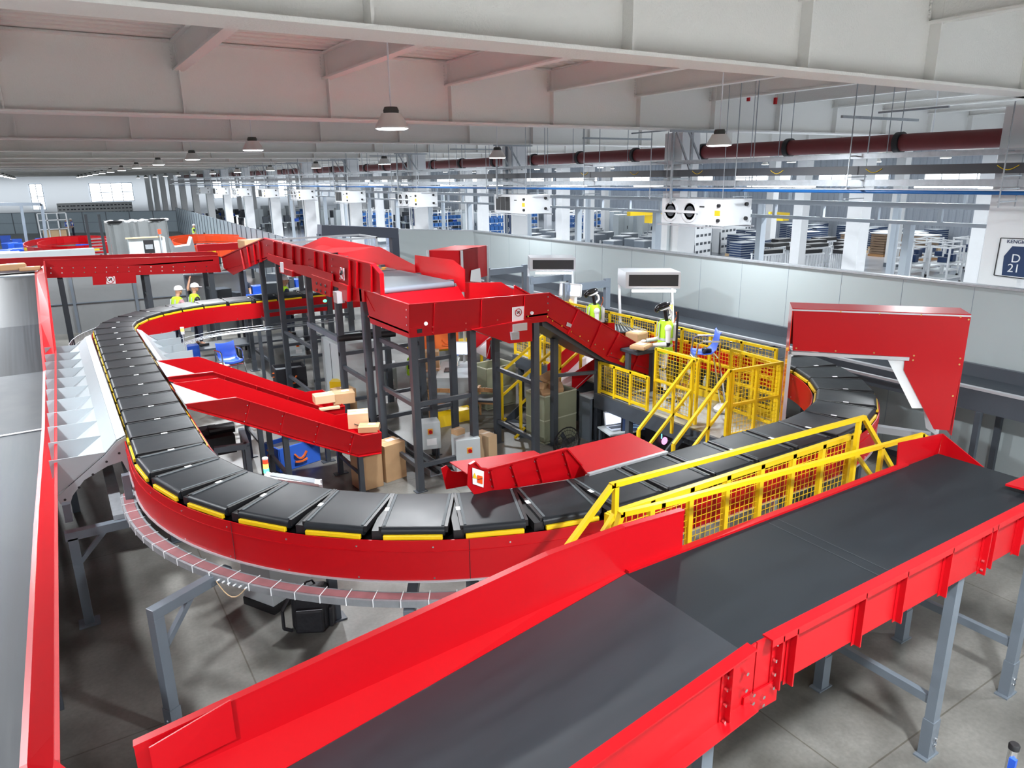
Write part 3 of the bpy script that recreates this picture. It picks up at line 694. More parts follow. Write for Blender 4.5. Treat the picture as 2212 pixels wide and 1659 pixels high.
mk('slide_bed', MB().prism([P[0]+V3(.1, .02, -.2), P[4]+V3(0, .02, -.22), P[4]+V3(0, .6, -.22), P[0]+V3(.1, .6, -.2)], (0, 0, -.01)), red, t)
mk('edge_strip', MB().bar(TT[2]+V3(0, -.02, -.01), TT[3]+V3(0, -.02, -.01), .04, .03), alu, t)
WP = [AY(*p, Yw-.01) for p in ((1020, 1010), (1045, 1018), (1044, 1053), (1021, 1045))]; mk('warning_label', MB().prism(WP, (0, -.004, 0)), paper, t)
WP2 = [AY(*p, Yw-.02) for p in ((1031, 1026), (1042, 1029), (1042, 1046), (1031, 1042))]; mk('orange_field', MB().prism(WP2, (0, -.004, 0)), orange_red, t)
WP3 = [AY(*p, Yw-.02) for p in ((1025, 1021), (1030, 1034), (1021, 1032))]; mk('warning_triangle', MB().prism(WP3, (0, -.004, 0)), yellow, t)
text('lettering', 'Caution', .02, AY(1036.5, 1036, Yw-.026), (1, 0, 0), (0, 0, 1), black, t, .001)
for x in (3.5, 5.4): mk('leg', MB().b2(x-.04, x+.04, 6.1, 6.18, 0, 1.75), steel, t)
# ================================================================ FRONT CONVEYOR (bottom right)
t = thing('belt_conveyor', 'large black belt conveyor with red sides in the right foreground', 'conveyor', (4, 3, 0))
YN, YF = 2.47, 3.62; zb = 2.13
X0, XC, XE = -.3, 3.25, 7.55; sl = .165
zl = lambda x: zb if x > XC else zb-(XC-x)*sl
bt = MB().loft([V3(X0, YN, zl(X0)), V3(XC, YN, zb)], [V3(X0, YF, zl(X0)), V3(XC, YF, zb)], .02)
mk('sloping_belt', bt, mat('sheen_belt', (.022, .027, .034), .42, noise=.2, nscale=2, stretch=(.5, 4, 1), spec=.6), t)  # lighter base colour paints the grazing reflection on the slope
mk('level_belt', MB().loft([V3(XC, YN, zb), V3(XE, YN, zb)], [V3(XC, YF, zb), V3(XE+.0, YF, zb)], .02), beltfront, t)
sp = MB()
for x in (4.78, 4.9): sp.bar((x, YN+.08, zb+.001), (x+.02, YF-.05, zb+.001), .006, .002)
mk('belt_splice', sp, mat('belt_splice', (.035, .04, .045), .55), t)
# near side frame
def side(x0, x1, y, zt0, zt1, h): return MB().prism([V3(x0, y, zt0-h), V3(x1, y, zt1-h), V3(x1, y, zt1), V3(x0, y, zt0)], (0, .012, 0))
ys = 2.44; dz = .07
xs0 = 3.18
sd = MB().prism([V3(3.28, ys, 1.83), V3(8.6, ys, 1.83), V3(8.6, ys, zb+.1), V3(3.28, ys, zb+.1)], (0, .012, 0))
mk('near_side_plate', sd, red, t)
mk('near_top_flange', MB().b2(3.36, 8.6, ys-.05, YN+.0, zb+.1, zb+.112).b2(3.36, 8.6, ys-.05, ys-.038, zb+.06, zb+.1), red, t)
zt = lambda x: zl(x)+.1
sd = MB().prism([V3(X0, ys, zt(X0)-.42), V3(3.27, ys, zt(3.25)-.42), V3(3.27, ys, zt(3.25)), V3(X0, ys, zt(X0))], (0, .012, 0))
mk('near_slope_plate', sd, red, t)
fl = MB()
fl.bar((X0, (ys-.05+YN)/2, zt(X0)+.006), (3.22, (ys-.05+YN)/2, zt(3.22)+.006), YN-ys+.05, .012)
fl.bar((X0, ys-.045, zt(X0)-.4), (3.22, ys-.045, zt(3.22)-.4), .1, .012)
mk('slope_flange', fl, red, t)
fp = MB(); fp.b2(3.18, 3.5, ys-.014, ys-.002, 1.72, 1.88); mk('joint_plate', fp, red, t)
for px in ((1712, 1340, 1725, 1440), (1860, 1270, 1848, 1365), (1950, 1222, 1940, 1318), (2048, 1174, 2040, 1262), (2132, 1135, 2118, 1225), (2205, 1100, 2195, 1185)):
    x = AY(px[0], px[1], ys).x
    mk('stiffener_rib', MB().b2(x-.006, x+.006, ys-.05, ys, 1.8, zb+.1).b2(x-.04, x, ys-.006, ys-.001, 1.8, zb+.1), red, t)
for x in (3.47, 3.02, 1.9, 6.13): mk('stiffener_rib', MB().b2(x-.006, x+.006, ys-.05, ys, zt(x)-.4, zt(x)).b2(x-.05, x, ys-.008, ys-.001, zt(x)-.4, zt(x)), red, t)
bo = MB()
for x, zz in ((3.44, (1.85, 1.95, 2.05, 2.17)), (3.0, (1.8, 1.92, 2.03, 2.12)), (3.17, (1.95, 2.07)), (3.25, (1.76, 1.82, 1.88)), (3.35, (1.76, 1.82)), (6.1, (1.84, 1.92, 2.0, 2.1)), (6.04, (1.84, 1.92))): bo.bolts([(x, ys-.012, z) for z in zz], (0, -1, 0), .013, .022)
mk('bolt', bo, chrome, t)
# far side: flared skirt + upright wall on the slope, low rail on the level part
def Yw_(x): return YF+.03+max(0, (XC-x))*.075
wt = lambda x: {True: zl(x)+.42, False: zb+.38}[x < 2.9]
xs = [X0+.25, .6, 1.6, 2.6, 3.25]
sk = MB().loft([V3(x, YF, zl(x)+.005) for x in xs], [V3(x, Yw_(x), zl(x)+.005+(Yw_(x)-YF-.03)*.55) for x in xs], .008)
mk('sloped_skirt', sk, red, t)
A = [V3(x, Yw_(x), zl(x)+(Yw_(x)-YF-.03)*.55) for x in xs]+[V3(3.86, YF+.03, zb)]
B = [V3(x, Yw_(x), zl(x)+.43) for x in xs[:-1]]+[V3(3.25, YF+.03, 2.5), V3(3.86, YF+.03, 2.47)]
mk('high_side_wall', MB().loft(A, B, .012), red, t)
fl = MB()
for a, b in zip(B, B[1:]): fl.bar(a+V3(0, .02, 0), b+V3(0, .02, 0), .055, .012)
mk('wall_flange', fl, red, t)
mk('far_low_rail', MB().b2(3.27, 6.98, YF-.01, YF+.05, 1.83, zb+.02), red, t)
mk('splice_plate', MB().prism([V3(.02, Yw_(.3)-.03, zl(.1)+.2), V3(.46, Yw_(.46)-.03, zl(.46)+.2), V3(.46, Yw_(.46)-.03, zl(.46)+.47), V3(.02, Yw_(.2)-.03, zl(0)+.42)], (0, -.01, 0)), red, t)
# far right end walls
Pe = [AY(*p, YF+.03) for p in ((1937, 1025), (1942, 957), (2036, 937), (2024, 998))]
mk('end_side_wall', MB().prism(Pe, (0, .012, 0)), red, t)
xe = AY(2036, 937, YF+.03).x
P = [AX(*p, xe+.02) for p in ((2036, 937), (2158, 1037), (2158, 1052), (2024, 1000))]
mk('end_wall', MB().prism(P, (.012, 0, 0)), red, t)
mk('outfeed_hood', MB().prism([AZ(*p, 2.2) for p in ((2172, 1045), (2230, 1020), (2260, 1120), (2230, 1060))], (0, 0, -.02)), red, t)
def conv_leg(x, y, z):
    return MB().b2(x-.05, x+.05, y-.04, y+.04, .25, z).b2(x-.058, x+.058, y-.048, y+.048, .015, .38).b2(x-.1, x+.1, y-.06, y+.06, 0, .015)
for x in (2.95, 5.87, 7.3):
    for y in (2.52, 3.58): mk('leg', conv_leg(x, y, 1.83 if x > 3 else 1.7), midsteel, t)
    mk('cross_bar', MB().b2(x-.03, x+.03, 2.55, 3.55, .52, .6), midsteel, t)
    mk('bolt', MB().bolts([(x, 2.47, .2), (x, 2.47, .14)], (0, -1, 0), .015, .02), chrome, t)
mk('motor', MB().cyl((4.1, 2.9, 1.72), (4.1, 3.25, 1.72), .09, n=14).b2(4.0, 4.2, 2.7, 2.9, 1.6, 1.82), steel, t)
mk('bottom_cover', MB().b2(3.3, 7.5, 2.55, 3.6, 1.86, 1.88), steel, t)
mk('bottom_cover', MB().loft([V3(X0, YN+.02, zl(X0)-.3), V3(3.3, YN+.02, 1.86)], [V3(X0, YF-.02, zl(X0)-.3), V3(3.3, YF-.02, 1.86)], .01), steel, t)
# ================================================================ LEFT CONVEYOR
t = thing('belt_conveyor', 'long grey belt conveyor with red side climbing away along the left edge', 'conveyor', (-1.2, 12, 0))
edge = [(52, 1740, 1.42), (42, 1659, 1.45), (73, 1134, 1.45), (90, 927, 1.45), (93, 802, 1.5), (84, 700, 2.05), (75, 595, 2.7)]
E_ = [AZ(x, y, z) for x, y, z in edge]; XL = -1.75
parts = [('belt_section', 0, 3, beltgrey), ('belt_section', 3, 4, mat('grey_belt_b', (.028, .035, .045), .5, spec=.25, noise=.2, nscale=3)), ('inclined_belt', 4, 6, mat('streaked_belt', (.014, .017, .022), .42, spec=.25, noise=.75, nscale=3, stretch=(9, .12, .12)))]
for nm, i, j, mm in parts:
    A = E_[i:j+1]; mk(nm, MB().loft(A, [V3(XL, p.y-.02*(p.x-XL), p.z) for p in A], .02), mm, t)
a = AZ(0, 942, 1.46); b = AZ(90, 927, 1.46); mk('joint_strip', MB().bar(b, b+(a-b)*1.6, .05, .01), alu, t)
top = [(121, 1740, 1.75), (118.5, 1645, 1.78), (118.5, 1400, 1.78), (118.5, 1195, 1.78), (118.5, 1000, 1.78), (118.8, 758, 1.86), (106, 655, 2.4), (94.5, 566, 2.93)]
T_ = [AZ(x, y, z) for x, y, z in top]
def interpY(P, y):
    P = sorted(P, key=lambda q: q.y)
    if y <= P[0].y: return P[0].copy()
    for a, b in zip(P, P[1:]):
        if a.y <= y <= b.y: return a+(b-a)*((y-a.y)/(b.y-a.y+1e-9))
    return P[-1].copy()
yy = sorted({round(p.y, 3) for p in E_+T_}); yy = [y for y in yy if y < 23.9]+[23.98]
A = [interpY(E_, y) for y in yy]; Tt = [interpY(T_, y) for y in yy]
A = [V3(a.x, y, a.z) for a, y in zip(A, yy)]; Tt = [V3(a.x, y, a.z) for a, y in zip(Tt, yy)]
L1 = [a+V3(.045, 0, .006) for a in A]; L2 = [V3(tt.x-.02, tt.y, a.z+(tt.z-a.z)*.5) for a, tt in zip(A, Tt)]
mk('side_ledge', MB().loft(A, L1, .006), red, t)
mk('sloped_skirt', MB().loft(L1, L2, .006), red, t)
mk('side_wall', MB().loft(L2, Tt, .008), red, t)
fl = MB()
for a, b in zip(Tt, Tt[1:]): fl.bar(a+V3(.012, 0, 0), b+V3(.012, 0, 0), .028, .008)
mk('wall_flange', fl, red, t)
mk('frame_beam', MB().loft([V3(a.x+.06, a.y, a.z-.02) for a in A], [V3(a.x+.06, a.y, a.z-.3) for a in A], .01), red, t)
mk('far_side_wall', MB().loft([V3(XL, a.y, a.z-.1) for a in A], [V3(XL, a.y, a.z+.35) for a in A], .01), red, t)
for y in (4.5, 7.5, 10.5, 13.5, 18, 21.5):
    z = interpY(E_, y).z-.3
    for x in (-.66, -1.7): mk('leg', MB().b2(x-.05, x+.05, y-.05, y+.05, 0, z), steel, t)
# corner piece bottom left
c = [AZ(118, 1640, 1.8), AZ(160, 1672, 1.78), AZ(150, 1720, 1.78), AZ(100, 1720, 1.78)]
single('corner_plate', MB().prism(c, (0, 0, -.012)), red, 'red corner plate where the left and front conveyors meet at the bottom left', 'plate')
# ================================================================ CROSS CONVEYOR at the back
t = thing('belt_conveyor', 'dark red cross conveyor on tall legs in the background, with a no-touch sign', 'conveyor', (2, 24.5, 0))
yF, yB = 24.0, 25.25
def plate(px, ax, v, th=.012, off=0):
    f = {'X': AX, 'Y': AY, 'Z': AZ}[ax]; P = [f(x, y, v) for x, y in px]
    d = {'X': V3(th, 0, 0), 'Y': V3(0, th, 0), 'Z': V3(0, 0, -th)}[ax]; return MB().prism(P, d)
mk('front_wall', plate([(94, 562), (280, 559), (400, 555), (472, 553), (474, 571), (118, 576)], 'Y', yF), red, t)
mk('front_frame', plate([(100, 576), (474, 571), (478, 588), (100, 601)], 'Y', yF-.05), red, t)
mk('back_wall', plate([(-60, 560), (0, 559), (250, 551), (458, 543.5), (470, 546), (472, 570), (-60, 585)], 'Y', yB), red, t)
a, b = AY(94, 562, yF), AY(470, 553, yF)
mk('top_flange', MB().bar(a, b, .05, .02).bar(AY(0, 559, yB), AY(458, 543.5, yB), .05, .02), red, t)
mk('belt', MB().b2(-1.8, 4.2, yF, yB, 2.62, 2.66), belt, t)
mk('motor_cover', plate([(199, 592), (293, 588), (295, 611), (201, 616)], 'Y', yF-.2), red, t)
mk('warning_sign', plate([(229, 598), (248, 597), (250, 612.5), (230, 613.5)], 'Y', yF-.22), paper, t)
def prohib(c, u, v, r, parent):
    u = Vector(u).normalized(); v = Vector(v).normalized(); n = 20; mb = MB()
    pts = [Vector(c)+u*(r*math.cos(2*math.pi*i/n))+v*(r*math.sin(2*math.pi*i/n)) for i in range(n)]
    for a, b in zip(pts, pts[1:]+pts[:1]): mb.bar(a, b, r*.16, .004, u.cross(v))
    mb.bar(Vector(c)-u*r*.68+v*r*.68, Vector(c)+u*r*.68-v*r*.68, r*.16, .004, u.cross(v))
    mk('red_prohibition_ring', mb, ledred if False else red, parent)
    hb = MB().ell(Vector(c)+u*r*.2+v*r*.15, (r*.22, .004, r*.32), 8).ell(Vector(c)-u*r*.3-v*r*.15, (r*.2, .004, r*.2), 8); mk('hand_symbol', hb, black, parent)
prohib(AY(238.5, 604, yF-.235), (1, 0, 0), (0, 0, 1), .1, t)
lg = [(122, 602, 0), (318, 592, 0), (330, 591, .35), (402, 589, .0), (440, 588, .3), (465, 588, 0)]
for (x, y, dy) in ((.1, yF+.1, 0), (2.3, yF+.1, 0), (4.1, yF+.1, 0), (.1, yB-.1, 0), (2.3, yB-.1, 0), (4.1, yB-.1, 0)):
    mk('leg', MB().b2(x-.07, x+.07, y-.05, y+.05, 0, 2.4), steel, t)
for x in (.1, 2.3, 4.1): mk('cross_bar', MB().bar((x, yF+.1, 1.7), (x, yB-.1, 1.7), .06), steel, t)
mk('bolt', MB().bolts([AY(x, y, yF-.06) for x in range(110, 470, 24) for y in (580-.01*x, 592-.02*x)], (0, -1, 0), .018, .02), chrome, t)
# ================================================================ ARCH CONVEYOR
t = thing('arch_conveyor', 'dark red humped conveyor bridging over the loop towards the camera', 'conveyor', (5.3, 15.5, 0))
XA, XB = 4.4, 6.2
mk('near_side_up', plate([(479, 556), (520, 537), (572, 515), (577, 559), (504, 594), (483, 579)], 'X', XA), red, t)
mk('near_side_down', plate([(572, 515), (806, 571), (824, 592), (826, 637), (815, 633), (800, 629), (747, 617), (719, 606), (666, 589), (641, 580), (577, 559)], 'X', XA), red, t)
mk('lower_girder', plate([(578, 548), (632, 563), (632, 571), (665, 575), (718, 592), (719, 606), (747, 617), (747, 628), (670, 600), (640, 590), (578, 562)], 'X', XA-.06), red, t)
fl = MB()
TP = [AX(*p, XA) for p in ((479, 556), (520, 537), (572, 515), (806, 571), (824, 592), (826, 637))]
for a, b in zip(TP, TP[1:]): fl.bar(a, b, .07, .025)
mk('top_flange', fl, red, t)
for (a, b, c_, d_) in ((592, 522, 593, 560), (612, 526, 613, 568), (632, 531, 633, 576), (650, 536, 651, 582), (680, 543, 681, 592), (700, 548, 701, 600), (755, 562, 755, 617), (772, 566, 771, 622), (803, 573, 803, 630), (520, 540, 528, 582), (534, 533, 540, 576), (548, 528, 552, 570), (560, 522, 564, 566)):
    p, q = AX(a, b, XA-.03), AX(c_, d_, XA-.03); mk('stiffener_rib', MB().bar(p, q, .05, .05, (1, 0, 0)), red, t)
mk('bolt', MB().bolts([AX(*p, XA-.02) for p in ((668, 560), (669, 575), (719, 560), (719, 575), (719, 588), (631, 540), (632, 552), (632, 566), (578, 530), (579, 548))], (-1, 0, 0), .02, .02), chrome, t)
FT = [AX(*p, XB) for p in ((640, 537), (697, 512), (703, 512), (812, 533), (819, 533), (880, 565), (896, 573))]
BP = [AX(*p, XB-.03) for p in ((640, 560), (676, 545), (701, 541), (806, 567), (860, 582), (896, 592))]
mk('far_side_wall', MB().prism(FT+[p-V3(0, 0, .15) for p in BP[::-1]], (.012, 0, 0)), red, t)
# belts following the hump
zbelt = [(AX(676, 545, XB)), (AX(701, 541, XB)), (AX(806, 567, XB))]
U = [V3(XA+.03, 24.0, 2.55), V3(XA+.03, zbelt[1].y, zbelt[1].z), V3(XA+.03, zbelt[2].y, zbelt[2].z)]
mk('upper_belt', MB().loft(U, [p+V3(XB-XA-.06, 0, 0) for p in U], .03), beltgrey, t)
R0 = zbelt[2]; R1 = AX(860, 582, XB)
mk('roller_transfer', MB().loft([V3(XA+.03, R0.y-.02, R0.z-.02), V3(XA+.03, R1.y, R1.z)], [V3(XB-.03, R0.y-.02, R0.z-.02), V3(XB-.03, R1.y, R1.z)], .02), steel, t)
rl = MB()
for i in range(6):
    for j in range(14):
        if (i+j) % 2: y = R0.y-.08-(R0.y-R1.y-.1)*i/6; rl.b2(XA+.12+.115*j, XA+.2+.115*j, y-.07, y, R0.z-.03+(R1.z-R0.z)*i/6+.01, R0.z-.01+(R1.z-R0.z)*i/6+.02)
mk('orange_roller', rl, mat('roller_orange', (.8, .38, .02), .4), t)
G0 = AX(862, 583, XB-.1); G1 = AX(978, 607, XB-.1)
mk('end_belt', MB().loft([V3(XA+.05, G0.y, G0.z), V3(XA+.05, G1.y, G1.z)], [V3(XB-.1, G0.y, G0.z), V3(XB-.1, G1.y, G1.z)], .02), mat('mid_grey_belt', (.1, .12, .14), .45, noise=.1), t)
mk('end_roller', MB().cyl((XA+.05, G1.y, G1.z-.06), (XB-.1, G1.y, G1.z-.06), .06, n=16), mat('roller_grey', (.14, .16, .19), .4), t, True)
mk('exit_side_wall', plate([(896, 551), (979, 562), (1003, 582), (1004, 631), (994, 630), (985, 612), (896, 592)], 'X', XB+.05), red, t)
mk('end_panel', MB().b2(XA, XA+.2, G1.y-.02, G1.y, G1.z-.3, G1.z+.1) if False else MB().prism([V3(XA+.02, G1.y-.03, G1.z-.1), V3(XB-.02, G1.y-.03, G1.z-.1), V3(XB-.02, G1.y-.35, 2.86), V3(XA+.02, G1.y-.35, 2.86)], (0, .01, 0)), red, t)
# drive boxes and switch panels under the near side
mk('drive_box', plate([(602, 577), (631, 586), (631, 598), (604, 589)], 'X', XA-.1, .2), red, t)
mk('drive_panel', plate([(672, 593), (715, 608), (713, 642), (675, 628)], 'X', XA-.08, .05), red, t)
mk('side_housing', plate([(730, 610), (750, 618), (750, 652), (733, 645)], 'X', XA-.1, .08), red, t)
mk('lower_side_housing', plate([(748, 618), (786, 627), (787, 652), (750, 650)], 'X', XA+.0, .06), red, t)
mk('louvre_slots', MB().bolts([AX(x, y, XA-.09) for x in (684, 693, 703) for y in (612+(x-684)*.3, 626+(x-684)*.3)], (-1, 0, 0), .03, .01), black, t)
mk('warning_sign', plate([(733, 577), (742, 580), (743, 606), (734, 603)], 'X', XA-.06), paper, t)
prohib(AX(737.5, 590, XA-.075), (0, -1, 0), (0, 0, 1), .12, t)
mk('warning_sign', plate([(604.5, 566), (611, 567), (612, 589), (606, 588)], 'X', XA-.2), paper, t)
mk('green_indicator', MB().ell(AX(702, 650, XA), (.04, .04, .03), 8), ledgreen, t)
mk('bearing_block', MB().b2(XA-.2, XA-.06, AX(745, 615, XA).y-.1, AX(745, 615, XA).y+.1, 2.85, 3.05), alu, t)
mk('underside', MB().prism([V3(XA, AX(577, 559, XA).y, AX(577, 559, XA).z+.02), V3(XA, 23.9, 2.3), V3(XB, 23.9, 2.3), V3(XB, AX(577, 559, XA).y, AX(577, 559, XA).z+.02)], (0, 0, .02)), steel, t)
# legs
legs = [(555, 590, 0), (578, 562, 0), (602, 575, 0), (640, 582, 0), (664, 592, 0), (713, 640, 0), (737, 650, 0)]
def arch_z(y):
    P = [AX(*p, XA) for p in ((483, 579), (577, 559), (641, 580), (719, 606), (826, 637))]
    P.sort(key=lambda q: q.y)
    for a, b in zip(P, P[1:]):
        if a.y <= y <= b.y: return a.z+(b.z-a.z)*(y-a.y)/(b.y-a.y)
    return P[0].z if y < P[0].y else P[-1].z
for y in (21.5, 19.0, 17.4, 15.1, 13.3, 11.9):
    for x in (XA+.06, XB-.06):
        if 19.3 < y < 20.5: continue
        mk('leg', MB().b2(x-.06, x+.06, y-.05, y+.05, 0, arch_z(y)-.0), steel, t)
    mk('cross_bar', MB().b2(XA, XB, y-.03, y+.03, .75, .82).b2(XA, XB, y-.03, y+.03, 1.7, 1.77), steel, t)
for y0, y1 in ((21.5, 19.0), (17.4, 15.1), (13.3, 11.9)):
    mk('side_bar', MB().b2(XA+.03, XA+.09, y1, y0, .35, .42).b2(XA+.03, XA+.09, y1, y0, 1.45, 1.52), steel, t)
mk('drive_beam', MB().b2(XA-.02, XA+.06, 13.3, 15.2, 1.98, 2.08), midsteel, t)
mk('drum_motor', MB().cyl((XA, 13.3, 2.05), (XB-.7, 13.1, 2.05), .07, n=12), rubber, t, True)
# ================================================================ TRAY CONVEYOR on stilts (centre)
t = thing('tray_conveyor', 'dark red trough conveyor on tall dark stilts in the centre, ramping down to the right', 'conveyor', (6, 10.5, 0))
yT = 10.02
c0 = V3(4.48, 10.14, 2.62)
mk('front_wall', plate([(883, 658), (1186, 633), (1181, 694.5), (884, 730)], 'Y', yT), red, t)
Xl = AY(883, 729, yT).x; Xr = AY(1183, 660, yT).x
mk('left_wall', plate([(787, 627), (883, 658), (884, 730), (800, 698)], 'X', Xl), red, t)
mk('bed', MB().prism([V3(Xl, yT, 2.74), V3(Xr, yT, 2.74), V3(Xr, 11.6, 2.74), V3(Xl, 11.7, 2.74)], (0, 0, -.03)), red, t)
a, b = AY(883, 658, yT), AY(1186, 633, yT)
fl = MB().bar(a, b, .04, .015).bar(a, AX(787, 627, Xl), .04, .015); mk('top_flange', fl, red, t)
mk('back_wall', plate([(1004, 611), (1083, 609.5), (1127, 637), (1126, 655), (1006, 650)], 'Y', 11.65), red, t)
rampN = [(1186, 633), (1418, 766), (1419, 816), (1310, 778), (1181, 694.5)]
mk('ramp_front_wall', plate(rampN, 'Y', yT), red, t)
R = [AY(*p, yT) for p in rampN]; back = [p+V3(0, 1.1, 0) for p in R]
mk('ramp_back_wall', MB().prism(back, (0, .012, 0)), red, t)
mk('ramp_bed', MB().loft([R[4]+V3(0, 0, .1), R[3]+V3(0, 0, .1), R[2]+V3(0, 0, .12)], [back[4]+V3(0, 0, .1), back[3]+V3(0, 0, .1), back[2]+V3(0, 0, .12)], .01), steel, t)
mk('ramp_end_wall', MB().prism([R[1], R[2], back[2], back[1]], (.012, 0, 0)), red, t)
fl = MB().bar(R[0], R[1], .045, .02).bar(back[0], back[1], .045, .02); mk('ramp_flange', fl, red, t)
mk('ramp_chassis', plate([(1170, 686), (1210, 706), (1300, 756), (1385, 801), (1345, 795), (1290, 775), (1172, 705)], 'Y', yT+.12, .9), steel, t)
for p, q in (((940, 655), (938, 722)), ((1042, 647), (1040, 712)), ((1135, 639), (1133, 690)), ((1250, 670), (1228, 722)), ((1300, 700), (1277, 752)), ((1338, 721), (1312, 770)), ((1388, 750), (1366, 800))):
    a, b = AY(*p, yT-.02), AY(*q, yT-.02); mk('stiffener_rib', MB().bar(a, b, .035, .03, (0, 1, 0)), red, t)
bo = MB().bolts([AY(x, y, yT-.002) for x, y in ((920, 698), (934, 706), (934, 718), (1006, 698), (1006, 711), (1041, 695), (1041, 707), (1074, 691), (1074, 703), (1140, 683), (1183, 641), (1183, 655), (1183, 670), (1182, 684), (1193, 693), (1213, 704), (1233, 716), (1252, 726), (1270, 736), (1285, 744), (1303, 754), (1320, 763))], (0, -1, 0), .014, .012)
bo.bolts([AX(x, y, Xl-.002) for x, y in ((879, 669), (879, 685), (880, 702))], (-1, 0, 0), .014, .012)
mk('bolt', bo, chrome, t)
mk('round_sensor', MB().cyl(AY(920, 699, yT-.02), AY(920, 699, yT-.0), .03, n=14).cyl(AY(1149, 676, yT-.02), AY(1149, 676, yT-.0), .03, n=14), paper, t)
mk('bearing_plate', plate([(885, 710), (916, 706), (917, 718), (885, 728)], 'Y', yT-.02), red, t)
mk('slot', plate([(901, 712), (912, 710), (912, 719), (902, 720)], 'Y', yT-.03), black, t)
mk('warning_sign', plate([(1107, 664), (1133, 661.5), (1132.5, 692), (1107, 695)], 'Y', yT-.02), paper, t)
prohib(AY(1120, 675, yT-.035), (1, 0, 0), (0, 0, 1), .062, t)
mk('drive_pod', plate([(1101, 697), (1149, 689), (1150, 737), (1101, 742), (1020, 712)], 'Y', yT-.05, .9), red, t)
mk('motor_window', plate([(1108, 701), (1139, 697), (1139, 713), (1108, 717)], 'Y', yT-.07), alu, t)
mk('gearbox', plate([(1104, 718), (1122, 717), (1122, 733), (1106, 735)], 'Y', yT-.09, .05), galv, t)
mk('junction_box', plate([(1226, 696), (1236, 701), (1234, 708), (1224, 704)], 'Y', yT-.03), alu, t)
mk('yellow_sensor', plate([(1349, 768), (1354, 770), (1347, 784), (1341, 781)], 'Y', yT-.05, .05), yellow, t)
lg = [(4.55, 10.16, 2.62), (4.5, 11.5, 2.62), (5.5, 11.5, 2.62), (6.8, 10.08, 2.6), (6.8, 11.4, 2.6), (7.64, 10.68, 2.1), (8.48, 10.41, 1.62), (5.6, 10.16, 2.62)]
for x, y, z in lg: mk('leg', MB().b2(x-.055, x+.055, y-.055, y+.055, 0, z).b2(x-.1, x+.1, y-.07, y+.07, 0, .015), steel, t)
cb = MB()
for x, y0, y1 in ((4.53, 10.16, 11.5), (6.8, 10.08, 11.4)):
    for z in (.45, 1.5, 2.35): mk('cross_bar', MB().b2(x-.03, x+.03, y0, y1, z-.035, z+.035), steel, t)
for z in (.45, 1.5): mk('cross_bar', MB().b2(4.55, 5.6, 10.13, 10.19, z-.035, z+.035), steel, t)
cb.bar((7.64, 10.68, 1.38), (8.48, 10.41, 1.38), .06)
mk('cross_bar', cb, steel, t)

t = thing('motor_trestle', 'grey square-tube frame with a black motor between the loop and the nearer red chute', 'frame', AZ(530, 1015, 0))
a, b, c = AZ(463, 972, .95), AZ(533, 963, .95), AZ(523, 935, .95)
mk('beam', MB().bar(a, b, .09).bar(b, b+(c-b)*1.2, .09), midsteel, t)
for p in (a, b, c): mk('post', MB().bar(p, V3(p.x, p.y, 0), .08), midsteel, t)
mk('motor', MB().cyl(c+V3(-.5, .1, .1), c+V3(-.1, .1, .1), .09, n=14).box(c+V3(-.5, .2, .0), (.3, .3, .25)), black, t); mk('black_box', MB().box(a+V3(.15, .6, -.1), (.5, .4, .3)), black, t)
t = thing('roller_table', 'roller table with pale slats beyond the back straight of the loop', 'conveyor', (6, 23, 0))
mk('side_rail', MB().b2(4.4, 7.4, 22.6, 22.66, 1.2, 1.3).b2(4.4, 7.4, 23.5, 23.56, 1.2, 1.3), steel, t)
rl = MB()
for i in range(15): rl.bar((4.5+.2*i, 22.65, 1.27), (4.55+.2*i, 23.5, 1.27), .1, .03)
mk('slat', rl, alu, t)
for x in (4.6, 6, 7.3): mk('leg', MB().b2(x-.04, x+.04, 22.62, 22.7, 0, 1.2).b2(x-.04, x+.04, 23.46, 23.54, 0, 1.2), steel, t)
# ================================================================ RED PORTAL over the right bend
DV = V3(.656, -.755, 0); NV = V3(.755, .656, 0); C0 = V3(7.3, 8.2, 0)
def AP(x, y, n, c): d = ray(x, y); o = V3(0, 0, CH); return o+d*((c-n.dot(o))/n.dot(d))
cP = NV.dot(C0)-.5
t = thing('scanner_portal', 'tall glossy red portal standing over the right bend of the loop', 'portal', C0+DV*3.3)
face = [AP(*p, NV, cP) for p in ((1714, 668), (2097, 683), (2083, 770), (2051, 930), (2017, 927), (1952, 800), (1955, 771), (1712, 757))]
mk('front_panel', MB().prism(face, NV*.01), red, t)
z1 = 3.21; pl = C0-NV*.5+DV*2.24; pr = C0-NV*.5+DV*4.38
zz = lambda p, z: V3(p.x, p.y, z)
mk('top_panel', MB().prism([zz(pl, z1), zz(pr, z1), zz(pr+NV*.5, z1), zz(pl+NV*.5, z1)], (0, 0, .01)), red, t)
mk('left_side_panel', MB().prism([zz(pl, z1), zz(pl+NV*.5, z1), zz(pl+NV*.5, .05), zz(pl, .05)], DV*.01), mat('glossy_red', (.75, .03, .02), .12, coat=.6), t)
mk('back_panel', MB().prism([zz(pl+NV*.5, z1), zz(pr+NV*.5, z1), zz(pr+NV*.5, 2.62), zz(pl+NV*.5, 2.62)], NV*-.01), red, t)
mk('right_side_panel', MB().prism([zz(pr, z1), zz(pr+NV*.5, z1), zz(pr+NV*.5, 1.58), zz(pr, 1.58)], DV*-.01), red, t)
am = MB()
for p in (pl+DV*.02, pl+DV*.02+NV*.46, pr-DV*.06+NV*.46): am.bar(zz(p, 0), zz(p, 2.62 if p != pl else 3.2), .045, .045, NV)
am.bar(zz(pl, 2.6), zz(pl+DV*1.5, 2.6), .045).bar(zz(pl, 3.2), zz(pr, 3.2), .02)
